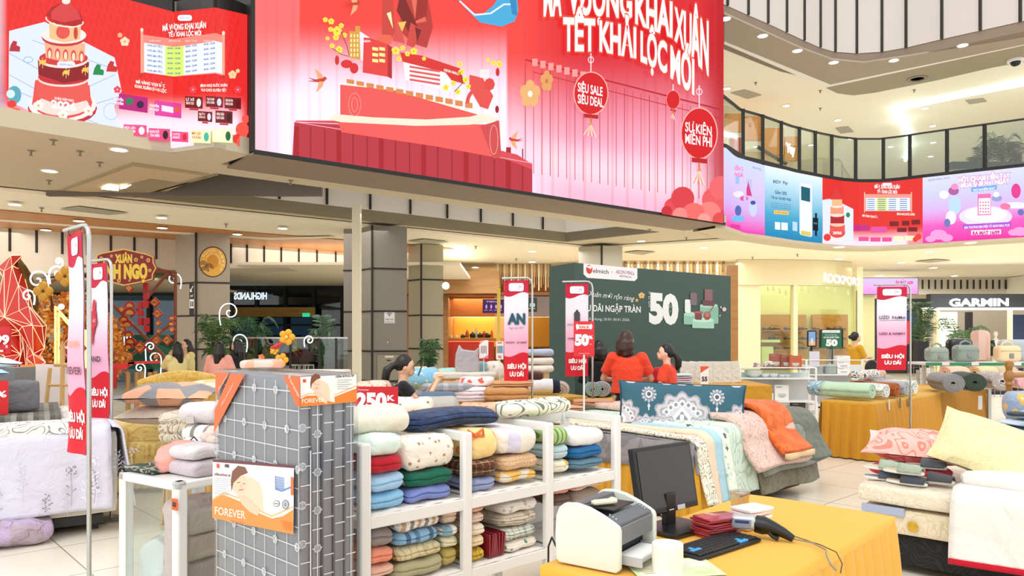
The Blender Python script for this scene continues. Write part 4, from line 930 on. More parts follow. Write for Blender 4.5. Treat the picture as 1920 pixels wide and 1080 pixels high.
BD = [(694, 765, 924, 960, CL('8fc4e6'), 'light blue cover printed with a bird, lowest', w1, 2), (694, 765, 889, 923, CL('a9cfee'), 'pale blue folded cover with handwriting', w1, 2),
 (694, 764, 857, 888, CL('c01c2c'), 'bright red folded cover', w1, 2), (693, 760, 816, 856, PAT('floral', 'e4f4ec', 'b4e4dc', 'd4efe4', scale=7), 'mint and white puffy quilt', w1, 1),
 (768, 852, 913, 943, CL('7f8fd0'), 'periwinkle blue folded cover', w1, 2), (768, 856, 882, 912, PAT('leaf', '0f6650', '0f6650', 'c8b86c', scale=4), 'dark green folded cover with gold arabesque', w1, 2),
 (764, 860, 818, 881, PAT('floral', 'f4ece0', 'b88a5c', 'e8d8c4', scale=26, th=.35), 'cream puffy quilt with tiny brown flowers', w1, 1),
 (694, 745, 1062, 1084, CL('ecbfa8'), 'pale peach folded cover, lowest', w2, 2), (694, 745, 1028, 1061, CL('f0977c'), 'salmon pink folded cover', w2, 2), (694, 744, 990, 1027, PAT('dots', '938a88', 'd8d0a0', scale=6), 'grey taupe folded cover', w2, 2),
 (746, 838, 1050, 1084, CL('b4ad88'), 'olive grey folded cover', w2, 2), (746, 833, 1022, 1049, PAT('leaf', 'd8cba4', 'c4b486', '9a7c4c', scale=5), 'cream folded cover with big brown leaf', w2, 2), (745, 830, 996, 1021, PAT('stripes', '8ab4d4', '8ab4d4', '4a6a8c', '8ab4d4', '5f86a6', scale=7), 'sky blue folded cover with navy stripe', w2, 2), (748, 832, 966, 995, PAT('stripes', 'f0ece4', '8c8a86', 'f0ece4', 'c8a88a', scale=11), 'white folded cover with grey stripes', w2, 3),
 (836, 862, 1030, 1060, CL('b8a45c'), 'mustard folded cover, lowest at the bay side', w2, 2), (836, 862, 1008, 1029, PAT('floral', 'e4dcb8', 'b8c4a4', scale=12), 'cream green folded cover', w2, 2), (834, 862, 985, 1007, PAT('stripes', 'ece8e0', '8ab0c0', scale=12), 'white folded cover with blue edge', w2, 2), (834, 862, 950, 984, PAT('floral', 'dcc4b0', 'c89a90', scale=14), 'beige folded cover with small roses', w2, 2),
 (884, 935, 896, 921, CL('97a0c8'), 'blue grey folded cover', w3, 2), (884, 937, 864, 895, PAT('plaid', '7a4526', '4a2814', 'e0c8a8', scale=22), 'brown plaid folded blanket', w3, 2), (884, 940, 806, 863, PAT('dots', 'fadc94', 'ee8a48', 'fbe8b8', scale=6), 'yellow puffy quilt with orange bow', w3, 1),
 (943, 1012, 882, 903, PAT('patch', 'e8e0cc', 'f0c060', scale=14), 'folded cover with pastel circles, lowest', w3, 2), (943, 1012, 853, 881, PAT('dots', 'd8b088', 'ecd8bc', scale=70), 'tan dotted folded blanket', w3, 3), (940, 1012, 804, 852, PAT('stripes', 'f0e8dc', 'f0e8dc', 'dcd8ec', scale=3.5), 'white and lilac puffy quilt', w3, 1),
 (884, 913, 1030, 1054, PAT('leaf', 'd8b83c', 'b0942c', scale=8), 'golden yellow folded cover, lowest', w4, 2), (884, 913, 1006, 1029, CL('f0dcb4'), 'cream folded cover', w4, 2), (884, 913, 983, 1005, PAT('leaf', 'f4e8d4', 'f4e8d4', '4a7a5c', scale=4), 'cream folded cover with green leaf', w4, 2), (884, 913, 962, 982, PAT('floral', 'ecd4c4', 'c8968c', scale=16), 'rose patterned folded cover', w4, 2), (884, 913, 940, 961, CL('e8b8a8'), 'salmon beige folded cover', w4, 2),
 (948, 1012, 1012, 1034, PAT('floral', 'f0e8dc', 'e89a70', '5c9a7c', scale=9, th=.4), 'white folded cover with orange and green flowers', w4, 3), (946, 1012, 988, 1011, PAT('leaf', 'dfe0d4', 'b0c4b8', scale=5), 'pale sage folded cover', w4, 4), (944, 1012, 962, 987, PAT('floral', 'd8cdbc', 'b4a690', scale=12), 'beige folded cover with tone on tone leaves', w4, 4), (944, 1012, 938, 961, PAT('dots', 'ece6de', 'c4bcb4', scale=20), 'white folded cover with faint dots', w4, 3),
 (1038, 1073, 862, 888, PAT('dots', 'f2ecd8', 'e8b43c', 'b0b48c', scale=14), 'cream folded cover with yellow flowers, lowest', w5, 2), (1038, 1072, 835, 861, PAT('dots', 'bcd4dc', 'f0f0ec', scale=9), 'pale blue folded cover with white discs', w5, 2), (1038, 1073, 802, 834, PAT('stripes', 'b4cc84', 'b4cc84', '5c8c54', scale=26), 'green striped folded quilt with yellow piping', w5, 1),
 (1076, 1136, 860, 879, CL('5c8396'), 'slate teal folded cover, lowest', w5, 2), (1076, 1136, 837, 859, CL('1769a4'), 'strong blue folded cover', w5, 2), (1074, 1137, 806, 836, CL('eef0ee'), 'plain white puffy quilt', w5, 1),
 (1040, 1074, 928, 950, CL('6e5a52'), 'dark taupe folded cover', w6, 2), (1038, 1074, 911, 927, CL('f0a48c'), 'salmon folded cover', w6, 2), (1077, 1134, 918, 950, CL('98887c'), 'taupe folded cover behind the printer', w6, 3), (1077, 1134, 904, 917, PAT('floral', 'ecc8b8', 'e4a898', scale=12), 'pink flowered folded cover', w6, 2)]
for a, b, c, d, m, ds, wh, ly in BD: bundle(a, b, c, d, m, ds, wh, lay=ly, grp=g1)
# little prints on bundles
t = thing('bow_applique', 'orange fabric bow lying on the yellow puffy quilt', 'bow', P0 + U * .70 + V * .03 + Z * 1.02, RT)
MB().tube([(0, 0, 0), (-.05, -.005, .03), (-.03, 0, -.015), (0, 0, 0), (.05, -.005, .03), (.06, 0, -.01), (0, 0, 0)], .009, 6).build('ribbon', CL('ee7c3c'), t); MB().ball((0, -.006, 0), .014, 8).build('knot', CL('e86c30'), t)
# bundle of dark red packets standing in the middle bay
g2 = 'dark red plastic packets stacked in the rack'
for i in range(9):
    a = onrack(918 + i * 3.1, 1030, .03)[0]
    o = MB().box((0, 0, 0), (.009, .16, .125)).build('plastic_packet', M('8c1f2c', .25, coat=.5), bevel=.002, label='dark red packet standing in the lower middle rack bay, ' + ('first', 'second', 'third', 'fourth', 'fifth', 'sixth', 'seventh', 'eighth', 'ninth')[i] + ' from left', cat='packet', group=g2)
    o.location = P0 + U * a + V * .03 + Z * .345; o.rotation_euler = (0, .12 * math.sin(i), RT)
# rolls lying on top of the rack
def rollmesh(L, Rr, squash=.85, turns=3, amp=.006, seed=0, col=None, th=.82):
    """a rolled duvet, axis x, centred, resting on z=0"""
    m = MB(); n = turns * 20
    def fn(u, v):
        a = u * turns * 2 * PI; r = Rr * (.12 + .88 * u ** .8); x = (v - .5) * L
        e = 1 - .07 * (abs(v - .5) * 2) ** 6
        d = noise.noise(Vector((x * 5, a * .5, seed))) * amp * (0.3 + u)
        return (x, (r * e + d) * math.cos(-a), ((r * e + d) * math.sin(-a)) * squash + Rr * squash)
    m.surf(fn, n, 10, col); return m
def roll(loc, ex, L, Rr, mat, label, grp=None, squash=.85, turns=3, seed=0, name='rolled_duvet', cat='bedding', th=None):
    o = rollmesh(L, Rr, squash, turns, seed=seed).build(name, mat, solid=th or Rr * .16, label=label, cat=cat, group=grp)
    o.location = loc; o.rotation_euler = (0, 0, math.atan2(ex[1], ex[0])); return o
def softroll(loc, ex, d, mat, label, cat='bedding', name='rolled_duvet', seed=1, grp=None, amp=.012, lay=1, groove=0, rr=None, fr=6):
    o = MB().rbox((0, 0, d[2] / 2), d, rr or (d[0] * .12, d[1] * .48, d[2] * .48), 14, amp, fr, seed, layers=lay, groove=groove).build(name, mat, label=label, cat=cat, group=grp)
    o.location = loc; o.rotation_euler = (0, 0, math.atan2(ex[1], ex[0])); return o
softroll(P0 + U * .16 + V * .27 + Z * 1.052, U, (.46, .27, .145), CL('ece6d4'), 'thick cream white rolled quilt on top of the rack beside the wrapped mattress')
o = MB().rbox((0, 0, .05), (.62, .3, .10), (.08, .14, .048), 16, .008, 5, 3, groove=.02, layers=4, fn=lambda p: p + Vector((0, 0, -.02 * (p.x / .3) ** 2))).build('folded_quilt', PAT('velvet', '26385c', '2f456e', scale=14, bump=.5), label='navy blue quilted blanket folded on top of the rack', cat='bedding'); o.location = P0 + U * .72 + V * .3 + Z * 1.052; o.rotation_euler = (0, 0, RT)
softroll(P0 + U * 1.42 + V * .35 + Z * 1.052, U, (.62, .24, .10), PAT('leaf', 'f6ecd8', '6f7f6a', 'f2c4a0', scale=4), 'cream roll with large grey leaves and peach flowers on top of the rack', seed=5)

# ---- draped counter table, printer, monitor and small things
def skirt(path, z0, z1, amp=.02, per=.09, band=.05, seed=0, closed=False):
    m = MB(); pts = [Vector((p[0], p[1], 0)) for p in path]; samp = []; s0 = 0
    for a, b in zip(pts[:-1], pts[1:]):
        e = b - a; L = e.length; n = Vector((e.y, -e.x, 0)).normalized(); k = max(2, int(L / per * 8))
        for i in range(k + (1 if b is pts[-1] else 0)):
            samp.append((a + e * i / k, n, s0 + L * i / k))
        s0 += L
    rows = [1, .97, .8, .5, .25, 0]; vs = []
    for r in rows:
        z = z0 + (z1 - z0) * r
        for p, n, s in samp:
            ph = s / per + .15 * math.sin(s * 7 + seed); w_ = ph - math.floor(ph); wv = (w_ ** .6 if w_ < .8 else (1 - w_) * 4.4)
            f = (1 - r) ** .5 * amp * 1.5 + (.004 if r < .99 else 0); q = p + n * (f * wv * 1.6 + .03 * (1 - r) ** 1.5)
            vs.append((q.x, q.y, z))
    w_ = len(samp); m.add(vs, [(j * w_ + i, (j + 1) * w_ + i, (j + 1) * w_ + i + 1, j * w_ + i + 1) for j in range(len(rows) - 1) for i in range(w_ - 1)])
    return m
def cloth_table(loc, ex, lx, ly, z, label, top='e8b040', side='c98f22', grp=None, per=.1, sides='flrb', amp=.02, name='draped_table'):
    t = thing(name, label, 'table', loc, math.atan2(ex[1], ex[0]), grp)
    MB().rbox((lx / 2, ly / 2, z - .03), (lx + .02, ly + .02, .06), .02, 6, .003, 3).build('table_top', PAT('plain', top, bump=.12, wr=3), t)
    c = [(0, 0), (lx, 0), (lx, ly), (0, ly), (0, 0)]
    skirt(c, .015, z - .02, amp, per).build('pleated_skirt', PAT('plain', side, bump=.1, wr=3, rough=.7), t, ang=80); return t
T1 = Vector((.688, .726, 0)); T2 = Vector((.726, -.688, 0)); TA = Vector((.104, 2.635, 0))
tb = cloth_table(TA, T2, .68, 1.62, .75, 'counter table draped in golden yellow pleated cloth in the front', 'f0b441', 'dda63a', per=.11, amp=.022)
TZ = .752
# printer
fp = Vector((.82, -.572, 0))
pr = thing('laser_printer', 'white and dark grey laser printer on the yellow counter', 'printer', (.155, 2.64, TZ), math.atan2(fp.y, fp.x))
prof = [(0, .012), (-.004, .1), (0, .165), (.012, .195), (.035, .212), (.08, .216), (.13, .207), (.18, .188), (.225, .166), (.243, .155), (.248, .14), (.248, .012), (.235, 0), (.012, 0)]
for y in (0, .283): MB().prism([(a, y, b) for a, b in prof], (0, .024, 0)).build('side_panel', M('dde4d8', .35), pr, bevel=.004)
inn = [(.006, .015), (.006, .185), (.04, .206), (.085, .2085), (.085, .2), (.1, .178), (.17, .165), (.19, .182), (.236, .16), (.238, .085), (.2, .085), (.2, .02)]
m = MB().prism([(a, .024, b) for a, b in inn], (0, .26, 0)); m.build('body', M('60646a', .4), pr, bevel=.003)
MB().box((.06, .07, .19), (.19, .235, .194)).build('output_recess', M('1a1b1d', .4), pr)
MB().prism([(.205, .05, .025), (.3, .05, .03), (.3, .26, .03), (.205, .26, .025)], (0, 0, .006)).box((.205, .045, .02), (.31, .05, .05)).box((.205, .26, .02), (.31, .265, .05)).build('paper_tray', M('b8bcc0', .4), pr)
MB().box((.21, .06, .037), (.295, .25, .046)).build('paper', M('f6f6f2', .8), pr)
MB().box((.236, .03, .088), (.242, .28, .15)).build('front_door', M('74787d', .35), pr, bevel=.003)
MB().box((.2, .03, .02), (.203, .28, .085)).build('feed_slot', M('101113', .6), pr)
m = MB(); [m.ball((.19 + i * .012, .045, .183 - i * .006), .003, 6) for i in range(3)]; [m.ball((.19 + i * .01, .262, .185 - i * .005), .003, 6) for i in range(4)]; m.build('indicator_lights', M('d8e0dc', .3), pr)
c = thing('output_flap', 'cream plastic paper stop flap lying on top of the printer', 'printer flap', pr.location + fp * .125 + Vector((.572, .82, 0)) * .12 + Z * .196, math.atan2(fp.y, fp.x) + 1.0)
MB().rbox((0, 0, .01), (.09, .03, .018), .008, 6).build('flap', M('ece8c8', .4), c); MB().rbox((.04, 0, .012), (.025, .034, .022), .01, 6).build('flap_end', M('ece8c8', .4), c)
cable = MB().tube([TA + T1 * .06 + T2 * .03 + Z * .78, TA + T1 * .08 - T2 * .02 + Z * .82, TA + T1 * .09 - T2 * .045 + Z * .78, TA + T1 * .09 - T2 * .05 + Z * .4, TA + T1 * .1 - T2 * .05 + Z * .01], .004, 6).build('power_cable', M('1c1c1c', .5), label='thin black cable running down behind the printer', cat='cable')
# monitor
mw = Vector((.765, .644, 0)); mn = Vector((.644, -.765, 0))
mo = thing('computer_monitor', 'black switched off flat monitor standing on the yellow counter', 'monitor', (.66, 3.085, TZ), math.atan2(mw.y, mw.x))
tl_ = Matrix.Rotation(math.radians(-10), 4, 'X')
m = MB(); m.T = tl_ @ Matrix.Translation((0, 0, .07)); m.box((-.186, -.012, 0), (.186, .02, .277)); m.build('housing', M('121214', .35), mo, bevel=.005)
m = MB(); m.T = tl_ @ Matrix.Translation((0, 0, .07)); m.box((-.17, -.0145, .025), (.17, -.0125, .262)); m.build('screen', M('35302e', .28), mo)
m = MB(); m.T = tl_ @ Matrix.Translation((0, 0, .07)); m.box((-.015, -.0145, .008), (.015, -.0125, .018)); m.box((.04, -.0148, .003), (.09, -.0126, .022)); m.build('badge', M('c8c8c8', .4), mo)
MB().box((-.03, .0, .02), (.03, .03, .15)).build('stand_neck', M('141416', .4), mo, bevel=.005); MB().rbox((0, -.02, .012), (.26, .2, .022), .01, 6).build('stand_base', M('151517', .3), mo)
# keyboard
kx = Vector((.758, .652, 0))
kb = thing('keyboard', 'black computer keyboard with blue arrow keys on the counter', 'keyboard', (.666, 2.635, TZ), math.atan2(kx.y, kx.x))
MB().prism([(0, 0, .0), (.40, 0, 0), (.40, 0, .014), (0, 0, .014)], (0, .145, 0)).build('case', M('131315', .45), kb, bevel=.006)
ks = M('1d1d20', .5); kbl = M('3fa8e8', .4)
m = MB(); m2 = MB()
for r in range(6):
    for q in range(19):
        x = .012 + q * .0198; y = .012 + r * .0215
        tgt = m2 if (q, r) in ((2, 3), (1, 2), (2, 2), (3, 2), (14, 1), (13, 0), (14, 0), (15, 0)) else m
        if 3 < q < 9 and r == 0: continue
        tgt.box((x, y, .013), (x + .0165, y + .018, .021))
m.box((.012 + 4 * .0198, .012, .013), (.012 + 9 * .0198 - .003, .03, .021))
m.build('keys', ks, kb, bevel=.002); m2.build('blue_keys', kbl, kb, bevel=.002, label='bright blue keys')
# barcode scanner
a = P(1382, 984, 3.0); sc_ = thing('barcode_scanner', 'black handheld barcode scanner with silver head lying by the keyboard', 'scanner', Vector((.925, 2.98, .79)), math.radians(-20))
MB().rbox((0, 0, .02), (.095, .07, .052), .014, 8).build('scan_head', M('c9cdd0', .3, .4), sc_)
A = locart((-.04, -.0362, .042), (1, 0, 0), (0, 0, 1), .0004); A.rect(0, .005, .07, .03, '8a93a8').rect(.008, .01, .062, .022, '2f3f70'); A.build('head_label', PRINT(.4), sc_)
MB().tube([(.045, 0, .015), (.075, -.005, .012), (.11, -.01, .006), (.15, -.02, -.008), (.185, -.03, -.025)], [.034, .036, .026, .02, .014], 12).build('handle', M('111113', .4), sc_)
MB().tube([(.09, -.02, -.005), (.11, -.03, -.022), (.13, -.035, -.03)], .009, 8).build('trigger', M('0c0c0d', .4), sc_)
sp_ = sc_.location
MB().tube([Vector(sp_) + Vector((.16, -.09, -.025)), Vector((1.14, 2.84, .765)), Vector((1.16, 2.76, .76)), Vector((1.13, 2.68, .76)), Vector((1.1, 2.58, .762)), Vector((1.085, 2.5, .765))], .0035, 6).build('scanner_cord', M('8e8f80', .5), label='grey scanner cord curling over the yellow tablecloth', cat='cord')
MB().tube([Vector((1.12, 2.95, .757)), Vector((1.17, 2.84, .757)), Vector((1.19, 2.74, .757)), Vector((1.15, 2.6, .757)), Vector((1.1, 2.5, .757))], .002, 6).build('thin_cord', M('3a2a20', .5), label='thin dark brown cord beside the grey scanner cord', cat='cord')
# tissue roll, tumbler, packets, napkins, paper
o = MB().lathe([(.018, 0), (.05, 0), (.052, .05), (.052, .098), (.05, .1), (.018, .1), (.018, .09)], 32).build('paper_roll', M('f7f5ea', .8), label='white paper roll standing on the counter before the keyboard', cat='paper roll'); o.location = (.525, 2.52, TZ)
tu = thing('plastic_tumbler', 'clear plastic cup with brown drink behind the scanner', 'cup', (1.0, 3.28, TZ))
MB().lathe([(.03, 0), (.032, .002), (.042, .105), (.043, .11), (.04, .105), (.03, .006)], 24).build('cup_wall', GLASS('f4f0e8', .3), tu); MB().lathe([(.029, .005), (.034, .05), (.0, .05)], 24).build('drink', M('c89a66', .2), tu); MB().lathe([(.044, .108), (.045, .115), (.03, .12), (.0, .122)], 24).build('lid', GLASS('f8f8f4', .5), tu)
g3 = 'dark red packets beside the monitor'
for i in range(8):
    o = MB().rbox((0, 0, .004), (.17, .11, .009), .003, 4, .002, 20, i).build('plastic_packet', M('a8313c', .2, coat=.6), label='dark red glossy packet in the pile before the monitor, ' + ('lowest', 'second from below', 'third from below', 'fourth from below', 'fourth from top', 'third from top', 'second from top', 'topmost')[i], cat='packet', group=g3)
    o.location = (.82 + .006 * math.sin(i * 2), 3.0 + .005 * math.cos(i * 3), TZ + .001 + i * .0098); o.rotation_euler = (0, 0, .55 + .12 * math.sin(i * 1.7))
for i in range(5):
    o = MB().rbox((0, 0, .008), (.15, .11, .016), .006, 6, .003, 15, i + 20).build('napkin_pack', M(('f6ecec', 'f4dede', 'f8f4f2', 'f2d8d4', 'f7eeee')[i], .5), label='pack of white and pink tissues beside the red packets, ' + ('lowest', 'second', 'middle', 'fourth', 'topmost')[i], cat='tissues', group='tissue packs on the counter')
    o.location = (.99 + .004 * i, 3.13, TZ + .001 + i * .017); o.rotation_euler = (0, 0, .6 + .08 * math.sin(i * 3))
A = locart((0, 0, .002), (1, 0, 0), (0, 1, 0), .0006); A.rect(0, -.2, .3, 0, 'd5ebb8').rect(.02, -.19, .16, -.02, 'f2f0d8').rect(.19, -.18, .28, -.1, 'eadfd4').rect(.2, -.05, .27, -.02, 'c8e0a0')
for i in range(8): A.rect(.03, -.18 + i * .018, .15, -.176 + i * .018, 'b8a878')
o = A.build('paper_sheet', PRINT(.7), label='green and cream printed sheet lying under the paper roll', cat='paper'); o.location = (.42, 2.44, TZ); o.rotation_euler = (0, 0, .15)
# ---- glass cabinet on the left
CO = Vector((-2.178, 4.128, 0)); cx_ = Vector((.835, -.55, 0)); ca = math.atan2(-.55, .835)
cb_ = thing('glass_cabinet', 'white framed glass display cabinet left of the wrapped mattress', 'cabinet', CO, ca)
for x in (0, .5):
    for y in (0, .44): MB().box((x, y, 0), (x + .06, y + .06, .8)).build('post', WHT, cb_, bevel=.012)
MB().box((0, 0, .75), (.56, .5, .8)).build('top_panel', WHT, cb_, bevel=.012)
MB().box((0, 0, .03), (.56, .5, .08)).build('bottom_panel', WHT, cb_, bevel=.01)
for a, b in (((.06, .01, .08), (.5, .015, .75)), ((.545, .06, .08), (.55, .44, .75)), ((.01, .06, .08), (.015, .44, .75))): MB().box(a, b).build('glass_pane', GLASS('f6faf9', .1), cb_)
def cab(x, y, z): return CO + cx_ * x + Vector((.55, .835, 0)) * y + Z * z
def soft(name, loc, rz, d, mat, label, cat='bedding', r=None, amp=.01, fr=6, seed=1, grp=None, lay=1, gr=0, n=12, fn=None, rot=None, parent=None):
    o = MB().rbox((0, 0, d[2] / 2), d, r or (min(d) * .4,) * 3, n, amp, fr, seed, layers=lay, groove=gr, fn=fn).build(name, mat, parent, label=label, cat=cat, group=grp)
    o.location = loc; o.rotation_euler = rot or (0, 0, rz); return o
soft('wrapped_bedding', cab(.19, .2, .081), ca, (.22, .3, .36), M('e9eef0', .25, coat=.5), 'bag of white bedding in crinkled plastic inside the glass cabinet', amp=.04, fr=9)
soft('rolled_bedding', cab(.38, .2, .081), ca, (.14, .3, .6), PAT('floral', 'eccccc', 'f2dcd8', 'd8b0b4', scale=7), 'pink flowered bedding standing inside the glass cabinet', amp=.015, lay=5, gr=.02)
for i in range(4): soft('folded_bedding', cab(.505, .22, .081 + i * .14), ca, (.07, .3, .13), CL(('cdb5ac', 'b9a59d', 'c7b0a0', 'd2bdb2')[i]), ('beige folded bedding at the right end inside the glass cabinet, ' + ('lowest', 'second from below', 'third from below', 'topmost')[i]), amp=.006, seed=i)
# on the cabinet top
o = MB().surf(lambda u, v: (u * .3, v * .24, .012 + .012 * noise.noise(Vector((u * 6, v * 6, 3)))), 16, 12).build('folded_cloth', PAT('leaf', '2f4438', 'a8a894', scale=5), solid=.015, label='dark green leaf patterned cloth hanging at the cabinet corner', cat='cloth'); o.location = cab(-.02, .03, .805); o.rotation_euler = (0, 0, ca)
soft('bagged_pillow', cab(.22, .22, .83), ca - .5, (.3, .22, .1), PAT('plain', 'f4a79c', rough=.3, bump=.5), 'salmon pink pillow in a clear bag on the glass cabinet', cat='pillow', amp=.018, fr=10, rot=(.15, .12, ca - .6))
soft('packed_quilt', cab(.42, .25, .802), ca, (.27, .3, .085), PAT('plain', 'cfc4cc', rough=.35), 'pale grey packed quilt with orange price tag on the glass cabinet, lower half', amp=.01, r=(.03, .03, .035))
soft('packed_quilt', cab(.42, .25, .888), ca, (.27, .3, .075), PAT('plain', 'dcd6d8', rough=.35), 'pale lilac packed quilt, upper one at the cabinet front', amp=.014, r=(.05, .05, .035), seed=4)
soft('packed_sheet', cab(.24, .4, .81), ca + .2, (.36, .12, .15), PAT('leaf', 'e6e2ec', 'd2ccdc', scale=5), 'lilac white folded bed set with dark string at the back of the cabinet top', amp=.02)
MB().tube([cab(.08, .35, .95), cab(.14, .33, .93), cab(.2, .33, .97), cab(.27, .33, .93), cab(.34, .34, .96)], .004, 6).build('dark_string', M('2a2c3c', .6), label='dark string tied over the lilac bed set', cat='string')
m = MB(); 
for i in range(9): m.ball((rnd.uniform(-.1, .1), rnd.uniform(-.03, .03), rnd.uniform(0, .05)), (.05, .03, .03), 8)
o = m.build('gauze_scarf', CL('e2cfc4'), label='crumpled pale pink gauze on the grey quilt pack', cat='cloth'); o.location = cab(.47, .3, .975); o.rotation_euler = (0, 0, ca)
tg = thing('price_tag', 'small orange tag hanging on a string at the cabinet corner', 'tag', cab(.555, -.012, .69), ca)
MB().box((-.025, -.003, -.03), (.025, 0, .03)).build('card', M('e8622c', .5), tg, bevel=.002); MB().box((-.014, -.0045, -.012), (.014, -.003, .012)).build('barcode', M('4a3a30', .6), tg); MB().tube([(0, 0, .03), (-.005, -.006, .08), (-.01, .01, .13)], .0015, 5).build('string', M('f0f0e8', .6), tg)

# ---- draping helper: a sheet over a bed edge
def sheet(x0, x1, yb, zt, zb, sh=.1, seed=0, amp=.01, nu=24, flare=.05, yf=0, wav=9):
    """runs from y=yb on top to y=yf at the edge and down to zb; outward is -y"""
    path = []; L1 = yb - yf - sh
    for i in range(11): path.append((yb - L1 * i / 10, zt))
    for i in range(1, 7): a = PI / 2 * i / 6; path.append((yf + sh - sh * math.sin(a), zt - sh + sh * math.cos(a)))
    for i in range(1, 11): path.append((yf - flare * (i / 10) ** 1.3, zt - sh - (zt - sh - zb) * i / 10))
    n = len(path) - 1
    def fn(u, v):
        k = v * n; i = min(int(k), n - 1); f = k - i; y = path[i][0] * (1 - f) + path[i + 1][0] * f; z = path[i][1] * (1 - f) + path[i + 1][1] * f
        x = x0 + (x1 - x0) * u; d = max(0, v - .5) * 2
        nv = noise.noise_vector(Vector((x * 3 + seed, y * 3, z * 2)))
        return (x + nv.x * amp, y - d * amp * 2.2 * math.sin(x * wav + seed) + nv.y * amp, z + nv.z * amp * (1 if v < .5 else .3))
    return MB().surf(fn, nu, n * 2 // 2 + n)
def pillow(w_, h, th, flange=0, c=.08, n=18, seed=0, nz=.012):
    """lies in the xy plane, centred on its underside"""
    def f(sg):
        def g(u, v):
            a, b = 2 * u - 1, 2 * v - 1; k = 1 - flange
            x = w_ / 2 * a * (1 - c * (1 - b * b) * abs(a)); y = h / 2 * b * (1 - c * (1 - a * a) * abs(b))
            pa, pb = min(1, abs(a) / k), min(1, abs(b) / k)
            t_ = ((1 - pa ** 2.6) * (1 - pb ** 2.6)) ** .55 * th / 2
            nn = noise.noise(Vector((x * 7, y * 7, seed + sg))) * nz * (1 if t_ > .001 else .6)
            return (x, y, th / 2 + sg * (t_ + .002) + nn)
        return g
    m = MB(); m.surf(f(1), n, n); k = len(m.f); m.surf(f(-1), n, n); m.f[k:] = [q[::-1] for q in m.f[k:]]
    return m
def put(m, name, mat, loc, rot, label, cat='pillow', grp=None, **k):
    o = m.build(name, mat, label=label, cat=cat, group=grp, ang=60, **k); o.location = loc; o.rotation_euler = rot; return o

# ---- left bed
LB = Vector((-4.79, 4.86, 0)); la = math.atan2(.535, .845); lx, ly = Vector((.845, .535, 0)), Vector((-.535, .845, 0))
def lb(x, y, z): return LB + lx * x + ly * y + Z * z
bd = thing('display_bed', 'bed under a white quilt with grey meadow flowers at the left edge', 'bed', LB, la)
MB().box((.1, .12, .06), (1.88, 1.8, .13)).build('bed_base', M('2c2c2c', .5), bd)
for x, y in ((.2, .2), (1.8, .2), (1.8, 1.7)): MB().box((x, y, 0), (x + .05, y + .05, .07)).build('leg', M('3a3a3a', .4, .6), bd)
MB().rbox((1, .95, .47), (1.98, 1.8, .68), .06, 8).build('mattress', CL('dcd8cc'), bd)
def meadow(A):
    r = random.Random(3)
    for k in range(26):
        x = r.uniform(.05, 2.1); y = r.uniform(.12, .55); g_ = ('8c8a92', 'a6a2aa', 'f2f2fa', 'c4bfcc')[k % 4]; h = r.uniform(.12, .3)
        A.line([(x, y + h), (x + .02 * r.uniform(-1, 1), y + h / 2), (x + .03 * r.uniform(-1, 1), y)], .0035, g_)
        kk = k % 3
        if kk == 0:
            for i in range(26): a = r.uniform(0, 6.28); q = r.uniform(0, .045); A.k -= 1 if i else 0; A.ell(x + q * math.cos(a), y + q * math.sin(a), .0055, .0055, g_, 6)
        elif kk == 1:
            for i in range(9): A.k -= 1 if i else 0; A.ell(x + (.012 if i % 2 else -.012), y + i * .016, .008, .005, g_, 6)
        else:
            for i in range(5): a = -2.6 + i * .5; A.k -= 1 if i else 0; A.poly([(x, y + .05), (x + .05 * math.cos(a) + .008, y + .05 + .05 * math.sin(a)), (x + .06 * math.cos(a), y + .05 + .06 * math.sin(a))], g_)
        for i in range(3): s_ = 1 if i % 2 else -1; A.poly([(x, y + h * .5 + i * .03), (x + s_ * .03, y + h * .5 + i * .03 - .03), (x + s_ * .035, y + h * .5 + i * .03 - .02)], g_)
q = sheet(-.05, 1.93, 1.75, .845, .2, .12, 2, .012, 40, .04)
q.surf(lambda u, v: (1.93 + (.09 * math.sin(min(v * 2, 1) * PI / 2)) + max(0, v - .4) * .12, -.07 + u * 1.77, .845 - (.08 * (1 - math.cos(min(v * 2, 1) * PI / 2))) - max(0, v - .3) * .8 + .0), 20, 12)
QM = PAT('plain', 'dcdaea', bump=.35)
# carry the print on the same cloth: picture polygons float 2 mm above the front fall
A = Art(lambda x, y: Vector((x, -.012 - .055 * min(1, max(0, (y - .02)) / .5) - .012 * 2.2 * math.sin(x * 9 + 2) * min(1, max(0, y) / .5 * .6 + .3), .80 - y)), Vector((0, -1, 0)), .00005, False); A.k = 10
meadow(A)
o = q.build('quilt', QM, bd, solid=.012, ang=80)
A.build('quilt_print', PRINT(.9), bd)
m = sheet(-.05, 1.75, 1.7, .875, .80, .04, 5, .008, 30, .01, .03); m.build('white_leaf_quilt', PAT('leaf', 'efeee8', '9a948c', scale=6), bd, solid=.02, label='white quilt with grey leaves turned over the edge')
m = sheet(-.05, 1.6, 1.7, .91, .87, .03, 7, .008, 30, .01, .3); m.build('dark_throw', PAT('stripes', '6c6a62', '8e8c84', '55534c', scale=9), bd, solid=.02, label='grey olive throw blanket across the bed')
